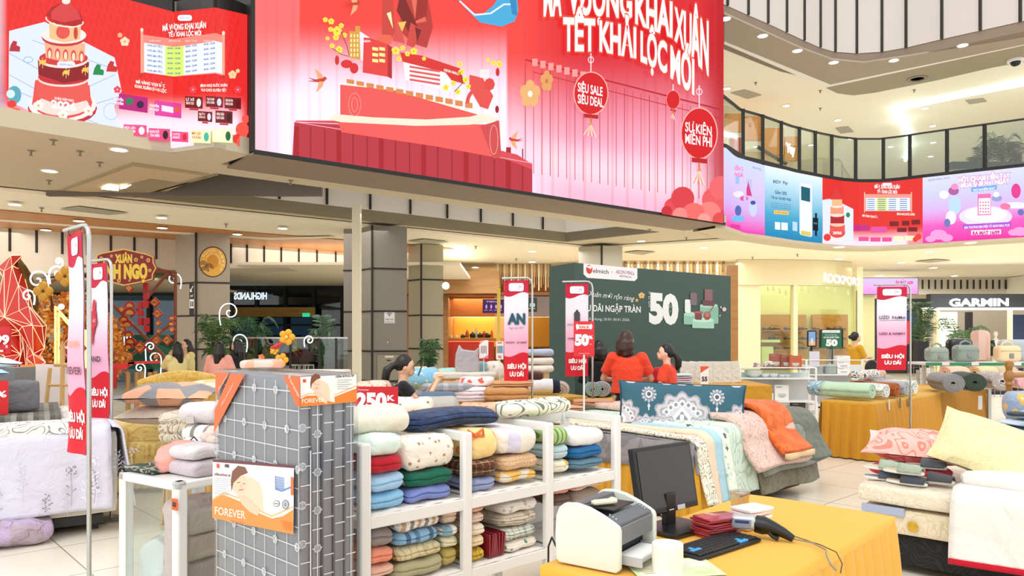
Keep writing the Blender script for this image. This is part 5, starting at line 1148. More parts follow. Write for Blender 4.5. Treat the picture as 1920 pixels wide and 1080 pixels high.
# things on it
soft('grey_cushion', lb(.9, .75, .925), la, (1.1, .2, .26), CL('76777b'), 'long charcoal grey bolster standing on the left bed', 'cushion', r=(.03, .06, .04), amp=.004)
put(pillow(.8, .4, .12), 'pillow', CL('b4d8ee'), lb(.85, .85, 1.185), (0, 0, la), 'light blue pillow on top of the grey bolster')
put(pillow(.75, .4, .1), 'pillow', PAT('floral', 'eef0f0', 'd8dce4', scale=9), lb(.95, .95, 1.3), (0, .1, la), 'white patterned pillow topmost on the left bed')
sg = thing('sale_sign', 'red percent sale card standing in front of the grey bolster', 'sign', lb(.88, .5, .925), la)
MB().box((0, 0, 0), (.36, .006, .27)).build('card', M('d8141c', .4), sg)
A = locart((0, -.003, .27), (1, 0, 0), (0, 0, 1), .0006); A.text('50', .06, .2, .27, .2, .15, 'ffffff', bold=.05).text('%', .28, .13, .345, .13, .05, 'ffffff', bold=.03); A.build('lettering', PRINT(.5), sg)
# bags under the bed
for i, (x, c, w_, l) in enumerate(((1.0, 'd5cfd8', .5, 'white plastic bag of bedding pushed under the left bed'), (1.42, 'b9a5b4', .42, 'lilac and pink bedding in crinkled plastic under the left bed'), (.45, 'd0d4dc', .5, 'clear plastic bag at the far left under the bed'))):
    soft('bedding_bag', lb(x - .1, .0, .0), la, (w_, .34, .2), PAT('patch', c, 'e8d8e0' if i != 1 else 'c4aed0', rough=.2, bump=.9, wr=14, scale=4), l, 'bag', r=(.15, .12, .08), amp=.03, fr=8, seed=i * 3 + 1)

# ---- poles with hanging banners
STEEL = M('c3c3c1', .22, .9)
def banner(label, base, ang, arm, z1, y0, wid, hgt, drawer, off=.02, gap=.03, sway=0, foot=True, h2=None):
    """pole on its base, arm of length arm along local -x, cloth hanging from it"""
    t = thing('banner_stand', label, 'banner', base, ang)
    MB().tube([(0, 0, .01), (0, 0, z1 - .08), (-.012, 0, z1 - .03), (-.045, 0, z1 - .004), (-.09, 0, z1), (-arm, 0, z1 - .005)], .0125 if z1 > 1 else .01, 12).build('pole', STEEL, t)
    MB().lathe([(.15, 0), (.15, .012), (.02, .02), (.015, .05)], 28).build('base_plate', M('9a9a9a', .4, .6), t)
    x1 = -(arm - wid) * .35 - off; x0 = x1 - wid
    hk = MB(); [hk.tube([(x, 0, z1), (x, -.012, z1 - .02), (x, 0, z1 - gap - .02)], .003, 6) for x in (x0 + .03, x1 - .03)]; hk.build('hook', M('3a3a3a', .5), t)
    def h(x, y):
        dx = sway * y / hgt; return Vector((x0 + x * wid + dx * .3, -.004 + .012 * math.sin(y * 7) * y + dx * .1 + .01 * math.sin(x * 5 + y * 3), z1 - gap - y))
    A = Art(h, Vector((0, -1, 0)), .0012, False); A.W = wid; A.H = hgt
    A.grad(0, 0, 1, hgt, lambda x, y: mixc(C('e8eaf4'), C('f09cc0'), smooth01((y / hgt - .25) / .35) * (.8 if y / hgt > .3 else 1)), 8, 30)
    w1_ = lambda x: .135 * hgt + .022 * hgt * math.sin(x * 5.2 + .6); A.grad(0, 0, 1, w1_, lambda x, y: 'c8103c', 12, 4)
    w2_ = lambda x: .72 * hgt + .022 * hgt * math.sin(-x * 5.2 + 2.6); A.grad(0, w2_, 1, hgt, lambda x, y: 'd8142c', 12, 8)
    A.k += 1
    pts = []
    for cx, cy, a0 in ((.72, .045, -90), (.72, .085, 0), (.28, .085, 90), (.28, .045, 180)):
        for i in range(4): a = math.radians(a0 + i * 30); pts.append((cx + .09 * math.cos(a), (cy + .02 * math.sin(a)) * hgt))
    A.poly(pts, 'f4eef4').text('AEON MALL', .27, .068 * hgt, .73, .068 * hgt, .02 * hgt, '8a2a70').text('AEON MALL HUE', .38, .085 * hgt, .62, .085 * hgt, .008 * hgt, '555555')
    A.text('SIÊU HỘI', .14, .855 * hgt, .9, .855 * hgt, .042 * hgt, 'ffffff', bold=.05).text('ƯU ĐÃI', .24, .93 * hgt, .8, .93 * hgt, .042 * hgt, 'ffffff', bold=.05)
    drawer(A, hgt); k = len(A.mb.f)
    # back of the cloth
    A.mb.surf(lambda u, v: h(u, v * hgt) + Vector((0, .004, 0)), 6, 14, C('d8a0b0')); A.mb.build('banner_cloth', PRINT(.7), t, smooth=False); return t
def d_an(A, H):
    A.text('AN', .18, .42 * H, .85, .42 * H, .1 * H, '1d5566', bold=.06).text('Ngôi gia đình', .2, .47 * H, .82, .465 * H, .02 * H, '8a8aa0').text('ANADA · SU BABY', .05, .61 * H, .95, .61 * H, .018 * H, '3a3a48', bold=.02)
def d_home(A, H):
    A.flower(.5, .36 * H, .09, '4a4048', '4a4048', 6, 1.6).text('EDENA HOME', .08, .45 * H, .75, .45 * H, .022 * H, '5a6878').text('HOME BEDDING', .1, .6 * H, .9, .6 * H, .02 * H, '4a3848', bold=.02)
def d_liz(A, H):
    A.text('LIZD', .08, .385 * H, .4, .385 * H, .04 * H, '333338', bold=.01).text('NaMat', .5, .385 * H, .95, .385 * H, .035 * H, '333338', bold=.01).rect(.08, .4 * H, .93, .405 * H, 'a08898').text('LIZD & NAMAT', .06, .575 * H, .94, .575 * H, .028 * H, '7a3a5c', bold=.03)
def d_grand(A, H):
    for x, y, rx in ((.3, .34, .2), (.3, .42, .17), (.3, .28, .12), (.3, .48, .1), (.3, .38, .28)): A.ell(x, y * H, rx, .05 * H, 'd02848', 12)
    A.text('GRAND', .1, .38 * H, .5, .38 * H, .02 * H, 'f0d8dc').text('GRAND', .02, .635 * H, .75, .635 * H, .036 * H, '3a2430', bold=.02)
def d_forever(A, H): A.text('FOREVER', .12, .52 * H, .9, .52 * H, .03 * H, 'e8a050').text('FOREVER', .05, .64 * H, .95, .64 * H, .034 * H, '6a3a50', bold=.02)
bb = lambda px, Y: V3(P(px, 900, Y))
banner('tall steel pole in the left foreground with a red and white banner seen edge on', bb(167, 4.2), math.radians(-40), .36, 2.18, 0, .24, 1.28, d_forever, sway=.0)
banner('second steel pole at the left with the pink grand banner', bb(209, 6.3), math.radians(-30), .34, 2.2, 0, .27, 1.32, d_grand)
banner('pink and red banner lettered AN on a pole before the cafe', bb(998, 8.35), 0, .34, 2.2, 0, .27, 1.15, d_an)
banner('banner hanging behind the red half price card near the green wall', bb(1111, 8.9), 0, .36, 2.2, 0, .27, 1.1, d_home)
banner('pink and red banner on the right lettered LIZD and NAMAT', bb(1707, 9.4), math.radians(-4), .44, 2.2, 0, .36, 1.05, d_liz)
# red half-price card on its own stand
sd = thing('sale_stand', 'red half price sale card on a slim white stand in the middle', 'sign', bb(1095, 7.6), 0)
MB().tube([(0, 0, 0), (0, 0, 1.36)], .01, 8).build('stand_pole', M('e8e8e6', .3), sd); MB().lathe([(.13, 0), (.13, .012), (.02, .018)], 24).build('base_plate', M('e0e0de', .4), sd)
MB().box((-.105, -.004, 1.34), (.105, .004, 1.70)).build('card', M('dc2430', .35), sd)
A = locart((-.105, -.006, 1.70), (1, 0, 0), (0, 0, 1), .0006); A.poly([(.02, .05), (.03, .025), (.045, .035), (.165, .035), (.18, .025), (.19, .05), (.18, .085), (.165, .078), (.045, .078), (.03, .09)], 'fff6f2').text('SALE', .055, .07, .155, .07, .024, 'd8242c', bold=.04).text('50', .02, .24, .145, .24, .105, 'ffffff', bold=.07).text('%', .15, .18, .19, .18, .035, 'ffffff', bold=.04).text('OFF', .155, .24, .185, .24, .012, 'ffd0d0').rect(.05, .325, .16, .33, 'ffb0a8'); A.build('lettering', PRINT(.5), sd)
# ---- right bed with slippers and pillows
R0 = Vector((2.32, 5.0, 0)); rx, ry = Vector((.722, -.692, 0)), Vector((.692, .722, 0)); ra = math.atan2(-.692, .722)
def rb(x, y, z): return R0 + rx * x + ry * y + Z * z
bd = thing('display_bed', 'bed at the right edge with beige mattress on a black base', 'bed', R0, ra)
m = MB().rbox((1.0, .85, .15), (1.86, 1.55, .2), .03, 8).build('bed_base', PAT('leaf', '1d1d1f', '2c2c2e', scale=5, rough=.6), bd)
for x in (.12, 1.0, 1.85): MB().box((x, .12, 0), (x + .06, .18, .06)).build('leg', M('151515', .5), bd)
MB().rbox((1.0, .9, .342), (2.0, 1.75, .176), .035, 10, .002, 4).build('box_mattress', PAT('leaf', 'e9dcbf', 'dccdab', scale=9, bump=.5, wr=5), bd, label='beige quilted lower mattress')
MB().rbox((1.0, .9, .505), (2.04, 1.8, .14), .05, 12, .006, 6, 4).build('mattress', PAT('leaf', 'ece2cd', 'dfd3ba', scale=12, rough=.35, bump=.5, wr=9), bd, label='upper mattress in shiny plastic')
MB().lathe([(0, 0), (.03, 0), (.034, .004), (.02, .008), (0, .008)], 16).build('badge', M('d8b040', .3, .5), bd).matrix_local = Matrix.Translation((.33, .012, .33)) @ Matrix.Rotation(PI / 2, 4, 'X')
MB().box((.02, .0, .385), (.28, .022, .435)).build('label_strip', M('a9b4d0', .4), bd)
m = sheet(.56, 2.2, 1.0, .605, .2, .09, 4, .01, 30, .03, -.05, 7)
put(m, 'white_duvet', CL('eeebe4', bump=.6, wr=4), R0, (0, 0, ra), 'white duvet with a red hem folded over the right bed', 'duvet', solid=.03)
m = MB().surf(lambda u, v: (.56 + 1.64 * u, -.085 - .022 * math.sin((.56 + 1.64 * u) * 7 + 4) - .004, .205 - v * .035), 30, 2)
put(m, 'red_hem', CL('c8102c'), R0, (0, 0, ra), 'red fabric band along the hem of the white duvet', 'trim', solid=.02)
soft('duvet_fold', rb(1.3, .8, .585), ra, (1.5, 1.4, .11), CL('ece9e4', bump=.6, wr=4), 'thick white duvet fold lying at the back of the right bed', 'duvet', r=(.1, .12, .05), amp=.02, fr=3)
def lie(m, name, mat, x, y, z, rot, label, cat='pillow'): return put(m, name, mat, rb(x, y, z), rot, label, cat)
soft('cushion', rb(.2, .42, .578), ra, (.5, .3, .085), CL('c8344c'), 'dark pink cushion beneath the slippers and the pink pillow', 'cushion', r=(.1, .1, .04), amp=.008)
put(pillow(.7, .5, .2, .1, seed=2), 'pillow', PAT('leaf', 'f4bcb0', 'e08a7c', 'e8d0cc', scale=4), rb(.2, .62, .672), (math.radians(12), math.radians(2), ra + .2), 'pink frilled pillow with big flower print lying behind the slippers')
put(pillow(.6, .44, .2, .0, .06, seed=5), 'pillow', PAT('leaf', 'efe4b4', 'e2d298', scale=16), rb(.62, .5, .76), (Matrix.Rotation(ra + .45, 3, 'Z') @ Matrix.Rotation(math.radians(50), 3, 'X') @ Matrix.Rotation(math.radians(-24), 3, 'Z')).to_euler(), 'cream yellow pillow with scroll pattern leaning at the middle of the right bed')
put(pillow(.6, .42, .14, .08, seed=8), 'pillow', PAT('rays', 'efe6bc', 'a89a5c', scale=18), rb(.85, .98, .72), (.3, 0, ra + .1), 'cream pillow with fine dark rays behind the yellow pillow')
soft('pillow', rb(1.0, .85, .7), ra, (.6, .3, .12), CL('8f98a4'), 'grey satin pillow at the far right of the bed', 'pillow', r=(.1, .1, .055))
def slipper(loc, rz, c, cs, label, tilt=0):
    t = thing('slipper', label, 'slipper', loc, rz); t.rotation_euler = (0, tilt, rz)
    out = [(.13 * math.cos(a) * (1 if math.cos(a) > 0 else .98), (.045 + .008 * math.cos(a)) * math.sin(a)) for a in [2 * PI * i / 24 for i in range(24)]]
    MB().prism([(x, y, 0) for x, y in out], (0, 0, .018)).build('sole', M('e2e4e0', .6), t, bevel=.004)
    MB().prism([(x * .93, y * .9, .018) for x, y in out], (0, 0, .006)).build('insole', CL(cs), t)
    MB().surf(lambda u, v: (-.02 + .14 * v + 0 * u, .054 * math.cos(PI * u) * (1 - .25 * v * v), .014 + .05 * math.sin(PI * u) * (1 - .35 * v)), 14, 6).build('strap', CL(c), t, solid=.012); return t
for i, (x, y, z, c, cs, l, a) in enumerate(((-.02, .16, .578, '4f5560', '8c9098', 'dark slate slipper, bottom left of the pile on the bed corner', .1), (.14, .1, .578, '474c56', 'c8b08c', 'dark slate slipper, bottom right of the pile on the bed corner', -.05), (-.02, .165, .645, 'a9b5a2', 'd8ccb0', 'sage green slipper on top at the left of the pile', .12), (.12, .105, .645, 'a3b09c', 'd8c8a4', 'sage green slipper on top in front of the pile', -.05),
    (.2, .3, .665, '595d62', '9a9080', 'charcoal slipper at the back of the pile, upper', .1), (.28, .16, .6, '4a4c50', 'c8ac80', 'charcoal slipper at the right of the pile', 0))):
    slipper(rb(x + .12, y + .02, z), ra + a, c, cs, l)
# pile of blue blankets behind the right bed
BB = Vector((3.95, 6.3, 0)); pa = math.atan2(.2, 1)
pb = thing('display_bed', 'low bed carrying folded blue blankets behind the right bed', 'bed', BB, pa); MB().rbox((1.5, .6, .28), (2.6, 1.2, .56), .05, 6).build('mattress', CL('8f9aa6'), pb)
cols = ('5f7f93', '9fc0d8', '6f9dbd', 'c4d6e4', '86a9c4')
for i in range(5):
    soft('folded_blanket', BB + Vector((1.45 + .05 * i, .35, .565 + i * .058)), pa, (2.5 - .12 * i, .9, .055), PAT('patch', cols[i], cols[(i + 2) % 5], scale=1.6), ('deep teal', 'pale blue', 'mid blue', 'whitish blue', 'soft blue')[i] + ' folded blanket in the pile behind the right bed, ' + ('lowest', 'second', 'third', 'fourth', 'topmost')[i], 'blanket', r=(.35, .05, .027), amp=.008, fr=3)
soft('folded_blanket', BB + Vector((.55, .15, .86)), pa + .15, (.5, .16, .045), PAT('stripes', '3a4450', '3a4450', 'c8ccb8', scale=3), 'dark grey striped blanket edge on the blue pile', 'blanket', r=(.1, .03, .02))
# rose printed bed end with turned wooden post
wp = thing('bed_post', 'turned golden wooden bed post at the right edge', 'bed post', V3(P(1892, 700, 8.2)))
MB().lathe([(.03, 0), (.03, 1.0), (.045, 1.02), (.03, 1.05), (.05, 1.08), (.05, 1.14), (.03, 1.17), (.035, 1.2), (.045, 1.23), (.03, 1.27), (.0, 1.28)], 16).build('turned_post', WOOD('b8843c', '8c5a20'), wp); MB().tube([(0, .0, 1.12), (.6, .15, 1.12)], .03, 10).build('rail', WOOD('c89448', '9a682c'), wp)
soft('rose_pillow', V3(P(1915, 700, 8.0), .66), 0, (.36, .2, .3), PAT('floral', '9fb0c8', 'f0c068', 'e88a5a', 'fbe0a8', scale=7, th=.7), 'blue pillow with yellow and orange roses at the right edge', 'pillow', r=(.08, .08, .12))
MB().box((3.9 + .7, 7.95, 0), (6.2, 9.0, .4)).build('display_bed', CL('d8dce4'), label='pale bed block below the rose pillow at the right edge', cat='bed', bevel=.04)

# ---- centre bed with strips of quilts over its end
C0 = Vector((1.53, 6.2, 0)); cw, cl = 2.0, 1.85
def cb(x, y, z): return C0 + U * x + V * y + Z * z
bd = thing('display_bed', 'large bed in the centre covered with rows of quilts', 'bed', C0, RT)
MB().rbox((cw / 2, cl / 2, .46), (cw, cl, .36), .08, 8).build('mattress', CL('cfc8ba'), bd)
MB().box((.06, .06, .04), (cw - .06, cl - .04, .3)).build('bed_base', M('5a4028', .6), bd)
skirt([(-.01, cl), (-.01, .0), (.1, -.02)], .02, .5, .02, .1).build('pleated_skirt', PAT('plain', 'd09a2c', bump=.1), bd, ang=80)
def laid(name, x0, x1, zb, mat, label, lift=0, th=.02, yb=1.7, sh=.12, cat='quilt', yf=-.02, seed=0, fl=.08):
    return put(sheet(x0, x1, yb, .665 + lift, zb, sh, seed, .012, max(6, int((x1 - x0) * 24)), fl, yf, 8), name, mat, C0, (0, 0, RT), label, cat, solid=th)
# grey coverlet: top and the fall over the left side
m = sheet(-.02, cw, 1.84, .66, .4, .1, 1, .006, 24, .02)
m.surf(lambda u, v: (-.02 - .02 * min(1, v * 3), u * 1.8, .655 - v * .26 + .006 * math.sin(u * 20)), 24, 5)
put(m, 'grey_coverlet', PAT('patch', '8f8d90', '7d7b80', scale=9), C0, (0, 0, RT), 'silvery grey coverlet hanging over the left side of the centre bed', 'coverlet', solid=.015)
laid('quilt', .0, .13, .16, PAT('leaf', 'f4eedd', 'a8a08c', scale=8), 'white quilt edge with grey print, first strip on the centre bed', .03, seed=1, th=.03)
laid('quilt', .12, .25, .12, PAT('plain', 'f8dcc0'), 'peach quilt edge, second strip on the centre bed', .05, seed=2, th=.035)
laid('quilt', .24, .36, .14, CL('b2d8e8'), 'light blue quilt edge, third strip on the centre bed', .065, seed=3, th=.03)
laid('quilt', .35, .46, .15, PAT('floral', 'e8f2e4', '5c6c6c', 'a8d0c4', scale=8, th=.4), 'white quilt edge with dark floral print, fourth strip', .08, seed=4, th=.03)
laid('quilt', .45, .85, .17, PAT('leaf', 'd6e8d6', 'b4ccbc', scale=3), 'pale mint green quilt strip hanging low on the centre bed', .09, seed=5, th=.035)
laid('quilt', .88, cw + .06, .12, PAT('velvet', '8a8470', '777260', scale=20), 'brown olive velvet throw hanging at the foot of the centre bed', .02, seed=6, th=.03)
laid('quilt', .86, cw + .08, .3, PAT('velvet', '8f9488', '82877c', scale=12), 'grey green velvet throw above the brown one', .06, seed=7, th=.05, fl=.12)
laid('quilt', .68, 1.62, .37, PAT('leaf', 'e6c8bc', 'cfa89c', scale=7), 'thick dusty pink embossed quilt lying across the centre bed', .15, seed=8, th=.06, fl=.16, sh=.2)
laid('blanket', 1.12, 1.62, .48, PAT('velvet', 'e8722c', 'd65c18', scale=9, rough=.6), 'bright orange velvet blanket with cream hem on the centre bed', .225, seed=9, th=.04, fl=.2, sh=.22, yb=1.2)
put(MB().surf(lambda u, v: (1.12 + .5 * u, -.225 - .01 * math.sin(u * 9), .475 - v * .05), 12, 2), 'cream_hem', CL('f2d2a4'), C0, (0, 0, RT), 'cream satin hem of the orange blanket', 'trim', solid=.045)
laid('blanket', 1.6, cw + .14, .34, PAT('velvet', '73796c', '666c60', scale=10), 'dark grey green blanket at the right corner of the centre bed', .12, seed=11, th=.06, fl=.14, sh=.2, yb=1.5)
# the long damask bolster pillow
A_ = (U * .78 + V * .62); ba = math.radians(-22)
def damask(A, w_, h):
    A.k = 5
    def medal(cx, cy, s):
        for q, c in ((1.0, '9a98a0'), (.93, 'c4c2c8'), (.8, '9f9da6'), (.72, 'cbc9ce')):
            A.poly([(cx + s * q * (.2 + .055 * abs(math.cos(a * 6))) * math.cos(a), cy - s * q * (.2 + .055 * abs(math.cos(a * 6))) * math.sin(a) * 1.08) for a in [PI * i / 30 for i in range(31)]], c)
        for i in range(9):
            a = PI * (.08 + .84 * i / 8); A.ell(cx + s * .15 * math.cos(a), cy - s * .16 * math.sin(a), s * .026, s * .03, 'e6e4e8', 10).ell(cx + s * .15 * math.cos(a), cy - s * .16 * math.sin(a), s * .014, s * .017, '8c8a94', 8)
        A.poly([(cx - s * .07, cy), (cx - s * .075, cy - s * .05), (cx, cy - s * .14), (cx + s * .075, cy - s * .05), (cx + s * .07, cy)], 'ece9ee').poly([(cx - s * .045, cy), (cx - s * .045, cy - s * .04), (cx, cy - s * .1), (cx + s * .045, cy - s * .04), (cx + s * .045, cy)], '8e8c98').ell(cx, cy - s * .04, s * .018, s * .035, 'f2f0f4')
    for cx in (.0, .5, 1.0): medal(cx * w_, h * .8, 1.15 if cx == .5 else .9)
    for cx in (.22, .36, .64, .8): medal(cx * w_, h * .97, .62)
    for cx in (.24, .77):
        for r, c in ((.062, 'a9a7ae'), (.05, '3c5c66'), (.042, 'd2d0d4'), (.022, '4a5a68')): A.ell(cx * w_, h * .28, r * .85, r, c, 16)
        for i in range(12): a = 2 * PI * i / 12; A.ell(cx * w_ + .062 * math.cos(a), h * .28 + .07 * math.sin(a), .012, .014, 'bab8be', 8)
        A.poly([(cx * w_ - .012, h * .5), (cx * w_, h * .62), (cx * w_ + .012, h * .5), (cx * w_, h * .44)], 'd8d6da')
    for cx in (.1, .38, .5, .62, .92): A.ell(cx * w_, .012, .05, .018, 'c8c6ca', 10)
PW, PH, PT = 1.2, .52, .2
pm = pillow(PW, PH, PT, .03, .05, 26, 3, .006)
def onpil(x, y):
    a, b = max(-.97, min(.97, 2 * x / PW - 1)), max(-.97, min(.97, 1 - 2 * y / PH)); k = .97
    X = PW / 2 * a * (1 - .05 * (1 - b * b) * abs(a)); Y = PH / 2 * b * (1 - .05 * (1 - a * a) * abs(b)); pa_, pb_ = min(1, abs(a) / k), min(1, abs(b) / k)
    t_ = ((1 - pa_ ** 2.6) * (1 - pb_ ** 2.6)) ** .55 * PT / 2
    return Vector((X, Y, PT / 2 + t_ + .002 + noise.noise(Vector((X * 7, Y * 7, 4))) * .006))
# print resolved as colour on a dense face of the pillow
class Ras:
    def __init__(s): s.l = []; s.k = 0
    def poly(s, p, c): s.l.append((p, C(c), min(q[0] for q in p), max(q[0] for q in p), min(q[1] for q in p), max(q[1] for q in p))); return s
    def ell(s, cx, cy, a, b, c, n=20, sk=0): return s.poly([(cx + a * math.cos(2 * PI * i / n), cy + b * math.sin(2 * PI * i / n)) for i in range(n)], c)
    def col(s, x, y, base):
        for p, c, x0, x1, y0, y1 in reversed(s.l):
            if x0 <= x <= x1 and y0 <= y <= y1:
                ins = False; j = len(p) - 1
                for i in range(len(p)):
                    if (p[i][1] > y) != (p[j][1] > y) and x < (p[j][0] - p[i][0]) * (y - p[i][1]) / (p[j][1] - p[i][1]) + p[i][0]: ins = not ins
                    j = i
                if ins: return c
        return base
rs = Ras(); damask(rs, PW, PH); tc_ = C('356273')
pm = MB().surf(lambda u, v: onpil(u * PW, v * PH), 200, 72, lambda u, v: rs.col(u * PW, v * PH, tc_))
back = pillow(PW, PH, PT, .03, .05, 26, 3, .006); k = len(back.f) // 2; back.f = back.f[k:]; back.c = [tc_] * len(back.f)
o = len(pm.v); pm.v += back.v; pm.f += [tuple(q + o for q in f) for f in back.f]; pm.c += back.c
put(pm, 'long_pillow', PRINT(.85), V3(P(1276, 760, 7.12), .83), (math.radians(72), math.radians(2), math.radians(-9)), 'long teal and silver grey damask pillow standing on the centre bed')
# ---- draped tables with rolled duvets on the right
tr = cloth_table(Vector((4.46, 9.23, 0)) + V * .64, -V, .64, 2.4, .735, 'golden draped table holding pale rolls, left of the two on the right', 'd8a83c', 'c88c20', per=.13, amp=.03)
tx = Vector((4.46, 9.23, 0))
def rt(a, b, z=.75): return tx + V * a + U * b + Z * z
roll(rt(.36, .12), V, .62, .12, CL('bcd8ba'), 'plain mint green rolled quilt at the corner of the right table', seed=1)
roll(rt(.72, .18), V, .30, .12, PAT('leaf', '7fa9bd', 'dde4e2', '5c88a0', scale=6), 'blue and white painted roll at the left end of the right table', seed=2)
roll(rt(.3, .45), V, .6, .11, PAT('leaf', 'eef0ea', 'b8c4b0', scale=6), 'white roll with pale leaf print behind the mint roll', seed=3)
roll(rt(.3, .8), V, .6, .11, PAT('plain', 'b8642c'), 'rusty orange roll with dark inside on the right table', seed=4)
roll(rt(.3, 1.12), V, .6, .115, CL('b4b8c0'), 'silver grey roll on the right table', seed=5)
roll(rt(.3, 1.45), V, .6, .11, PAT('leaf', 'f0f0e8', '9cb09c', scale=6), 'white roll with green leaf print at the right end of its table', seed=6)
roll(rt(.45, 1.0, .95), U, .9, .08, PAT('leaf', 'f4f0e6', '3c3c40', 'd8a890', scale=5), 'white roll with dark flower print lying on top of the others', seed=7)
for b in (.42, .78, 1.1): 
    tg = MB().box((-.02, 0, -.13), (.02, .003, 0)).build('hanging_tag', M('4a4640' if b > .5 else 'd8d4cc', .5), label=('white' if b < .5 else 'dark' if b < 1 else 'black') + ' cardboard tag hanging before the ' + ('white leaf' if b < .5 else 'orange' if b < 1 else 'silver') + ' roll', cat='tag'); tg.location = rt(-.04, b, .74); tg.rotation_euler = (0, 0, RT)
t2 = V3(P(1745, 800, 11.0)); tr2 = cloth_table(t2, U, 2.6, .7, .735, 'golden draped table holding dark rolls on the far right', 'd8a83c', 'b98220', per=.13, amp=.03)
for i, (px, c, l, c2) in enumerate(((1772, '8b8c8c', 'grey rolled quilt with visible spiral on the far right table', 0), (1812, '3f4a40', 'dark green rolled quilt with visible spiral on the far right table', 0), (1862, 'b4aaa4', 'beige grey patterned rolled quilt with visible spiral', 1), (1908, 'f0b8bc', 'plain pink rolled quilt on the far right table', 0))):
    o = roll(V3(P(px, 760, 10.9 + .2 * i), .745), (.25, 1), .75, .155, PAT('floral', c, 'd4ccc4', scale=14) if c2 else CL(c), l, turns=5, seed=i + 20)
for i, (px, c, l) in enumerate(((1790, 'f2c4ac', 'peach roll behind the grey and green rolls'), (1845, 'f4cf9c', 'pale orange roll behind the green roll'), (1880, 'c8b890', 'khaki patterned roll behind the beige roll'))): roll(V3(P(px, 748, 12.0 + .1 * i), .84), (1, .3), .4, .13, CL(c), l, seed=i + 30)
tg = MB().box((-.03, 0, -.2), (.03, .003, 0)).build('hanging_tag', M('c8c4c0', .5), label='pale grey tag hanging from the beige patterned roll', cat='tag'); tg.location = P(1838, 742, 10.8); 
# steamers and cookers on the green shelf
sh = thing('steel_shelf', 'shelf with green edge carrying lunch cookers on the far right', 'shelf', V3(P(1720, 700, 12.6)))
sx0 = sh.location.x; zS = P(1800, 679, 12.6).z
MB().box((0, -.25, zS - .04), (1.95 + .3, .3, zS)).build('shelf_board', M('e6e8e4', .4), sh); MB().box((0, -.265, zS - .05), (1.35, -.25, zS)).build('green_edge', M('2f8a5c', .5), sh); MB().box((1.4, -.265, zS - .05), (2.3, -.25, zS)).build('green_edge', M('2f8a5c', .5), sh)
for x in (.1, 1.2, 2.2): MB().box((x, 0, 0), (x + .05, .05, zS - .04)).build('upright', M('c8ccc8', .4), sh)
m = MB(); [m.box((.0 + i * .1, .3, .5), (.006 + i * .1, .306, zS)) for i in range(22)]; [m.box((0, .3, .5 + i * .1), (2.2, .306, .506 + i * .1)) for i in range(6)]; m.build('wire_grid', M('b8bcb8', .4), sh, smooth=False)
def cooker(px, c, label, w_=.36, h=.27, py=676):
    t = thing('lunch_cooker', label, 'cooker', V3(P(px, py, 12.6), zS))
    MB().rbox((0, 0, h / 2 + .01), (w_, .24, h), .07, 12).build('body', M(c, .35, coat=.3), t); MB().tube([(-w_ * .25, 0, h - .01), (-w_ * .2, 0, h + .05), (0, 0, h + .08), (w_ * .2, 0, h + .05), (w_ * .25, 0, h - .01)], .018, 8).build('handle', M(c, .35), t)
    MB().rbox((0, -.12, h * .4), (.08, .03, .09), .02, 6).build('control_knob', M('8a8f8c', .3, .5), t); MB().box((-w_ / 2 + .01, -.121, h * .68), (w_ / 2 - .01, -.118, h * .7)).build('lid_seam', M('6a706c', .5), t)
    MB().box((-.06, -.27, -.045), (.06, -.266, .01)).build('price_card', M('f0dce0', .5), t)
cooker(1756, '8f9d8c', 'sage green lunch cooker on the left of the green edged shelf', .34, .24); cooker(1810, '86958a', 'larger grey green lunch cooker in the middle of the green edged shelf', .38, .28); cooker(1888, 'f4cfa0', 'peach coloured lunch cooker on the right of the green edged shelf', .38, .27)
for px, c, w_, h, y, l in ((1798, '111214', .42, .40, .5, 'tall black rounded oven behind the grey green cooker'), (1900, 'a8b4b8', .5, .38, .5, 'clear steamer stack behind the peach cooker'), (1765, '2a2a34', .36, .2, -.0, 'dark round bag under the shelf, left'), (1815, '26262e', .4, .2, -.0, 'dark round bag under the shelf, right'), (1838, 'e0b49c', .3, .6, 1.2, 'tall peach coloured juicer box behind the cookers')):
    zz = zS - .42 if y == 0 else zS * (1 if y < 1 else .95); b = soft('appliance', V3(P(px, 676, 12.6 + y), zz), 0, (w_, .25, h), M(c, .3, coat=.4), l, 'appliance', r=(.1, .1, .08), amp=0)
    if y == 0: b.location.y -= .1; MB().box((-.3, -.14, -.02), (.3, .14, 0)).build('carrier_tray', M('c8ccc8', .4), b)
# white wire racks with bowls and boxes
def wirerack(px, Y, w_, h, label, lv=(.12, .5, .88), ang=-.08):
    t = thing('wire_rack', label, 'rack', V3(P(px, 700, Y)), ang); mt = M('f2f2f0', .35)
    for x in (0, w_):
        for y in (0, .4): MB().box((x - .015, y - .015, .06), (x + .015, y + .015, h)).build('upright', mt, t); MB().ball((x, y, .03), .03, 8).build('caster', M('2a2a2a', .5), t)
    for z in lv: MB().box((-.01, -.01, z - .02), (w_ + .01, .41, z)).build('shelf_board', M('eef0f0', .4), t)
    for x in (0, w_): MB().tube([(x, 0, h), (x, .4, h)], .012, 6).build('top_rail', mt, t)
    MB().tube([(0, .0, h), (w_, 0, h)], .01, 6).build('top_rail', mt, t); MB().box((.02, .4, .15), (w_ - .02, .405, h - .1)).build('back_panel', M('dfe2e2', .5), t); return t
w1r = wirerack(1388, 13.0, 1.28, 1.0, 'white wheeled rack with bowls and steamer boxes beside the centre bed', (.1, .42, .82)); w2r = wirerack(1512, 14.6, 1.2, 1.08, 'white wheeled rack holding pots, farther back toward the shoe shop', (.2, .55, .8))
def onr(px, z, Y=13.05): return V3(P(px, 700, Y), z)
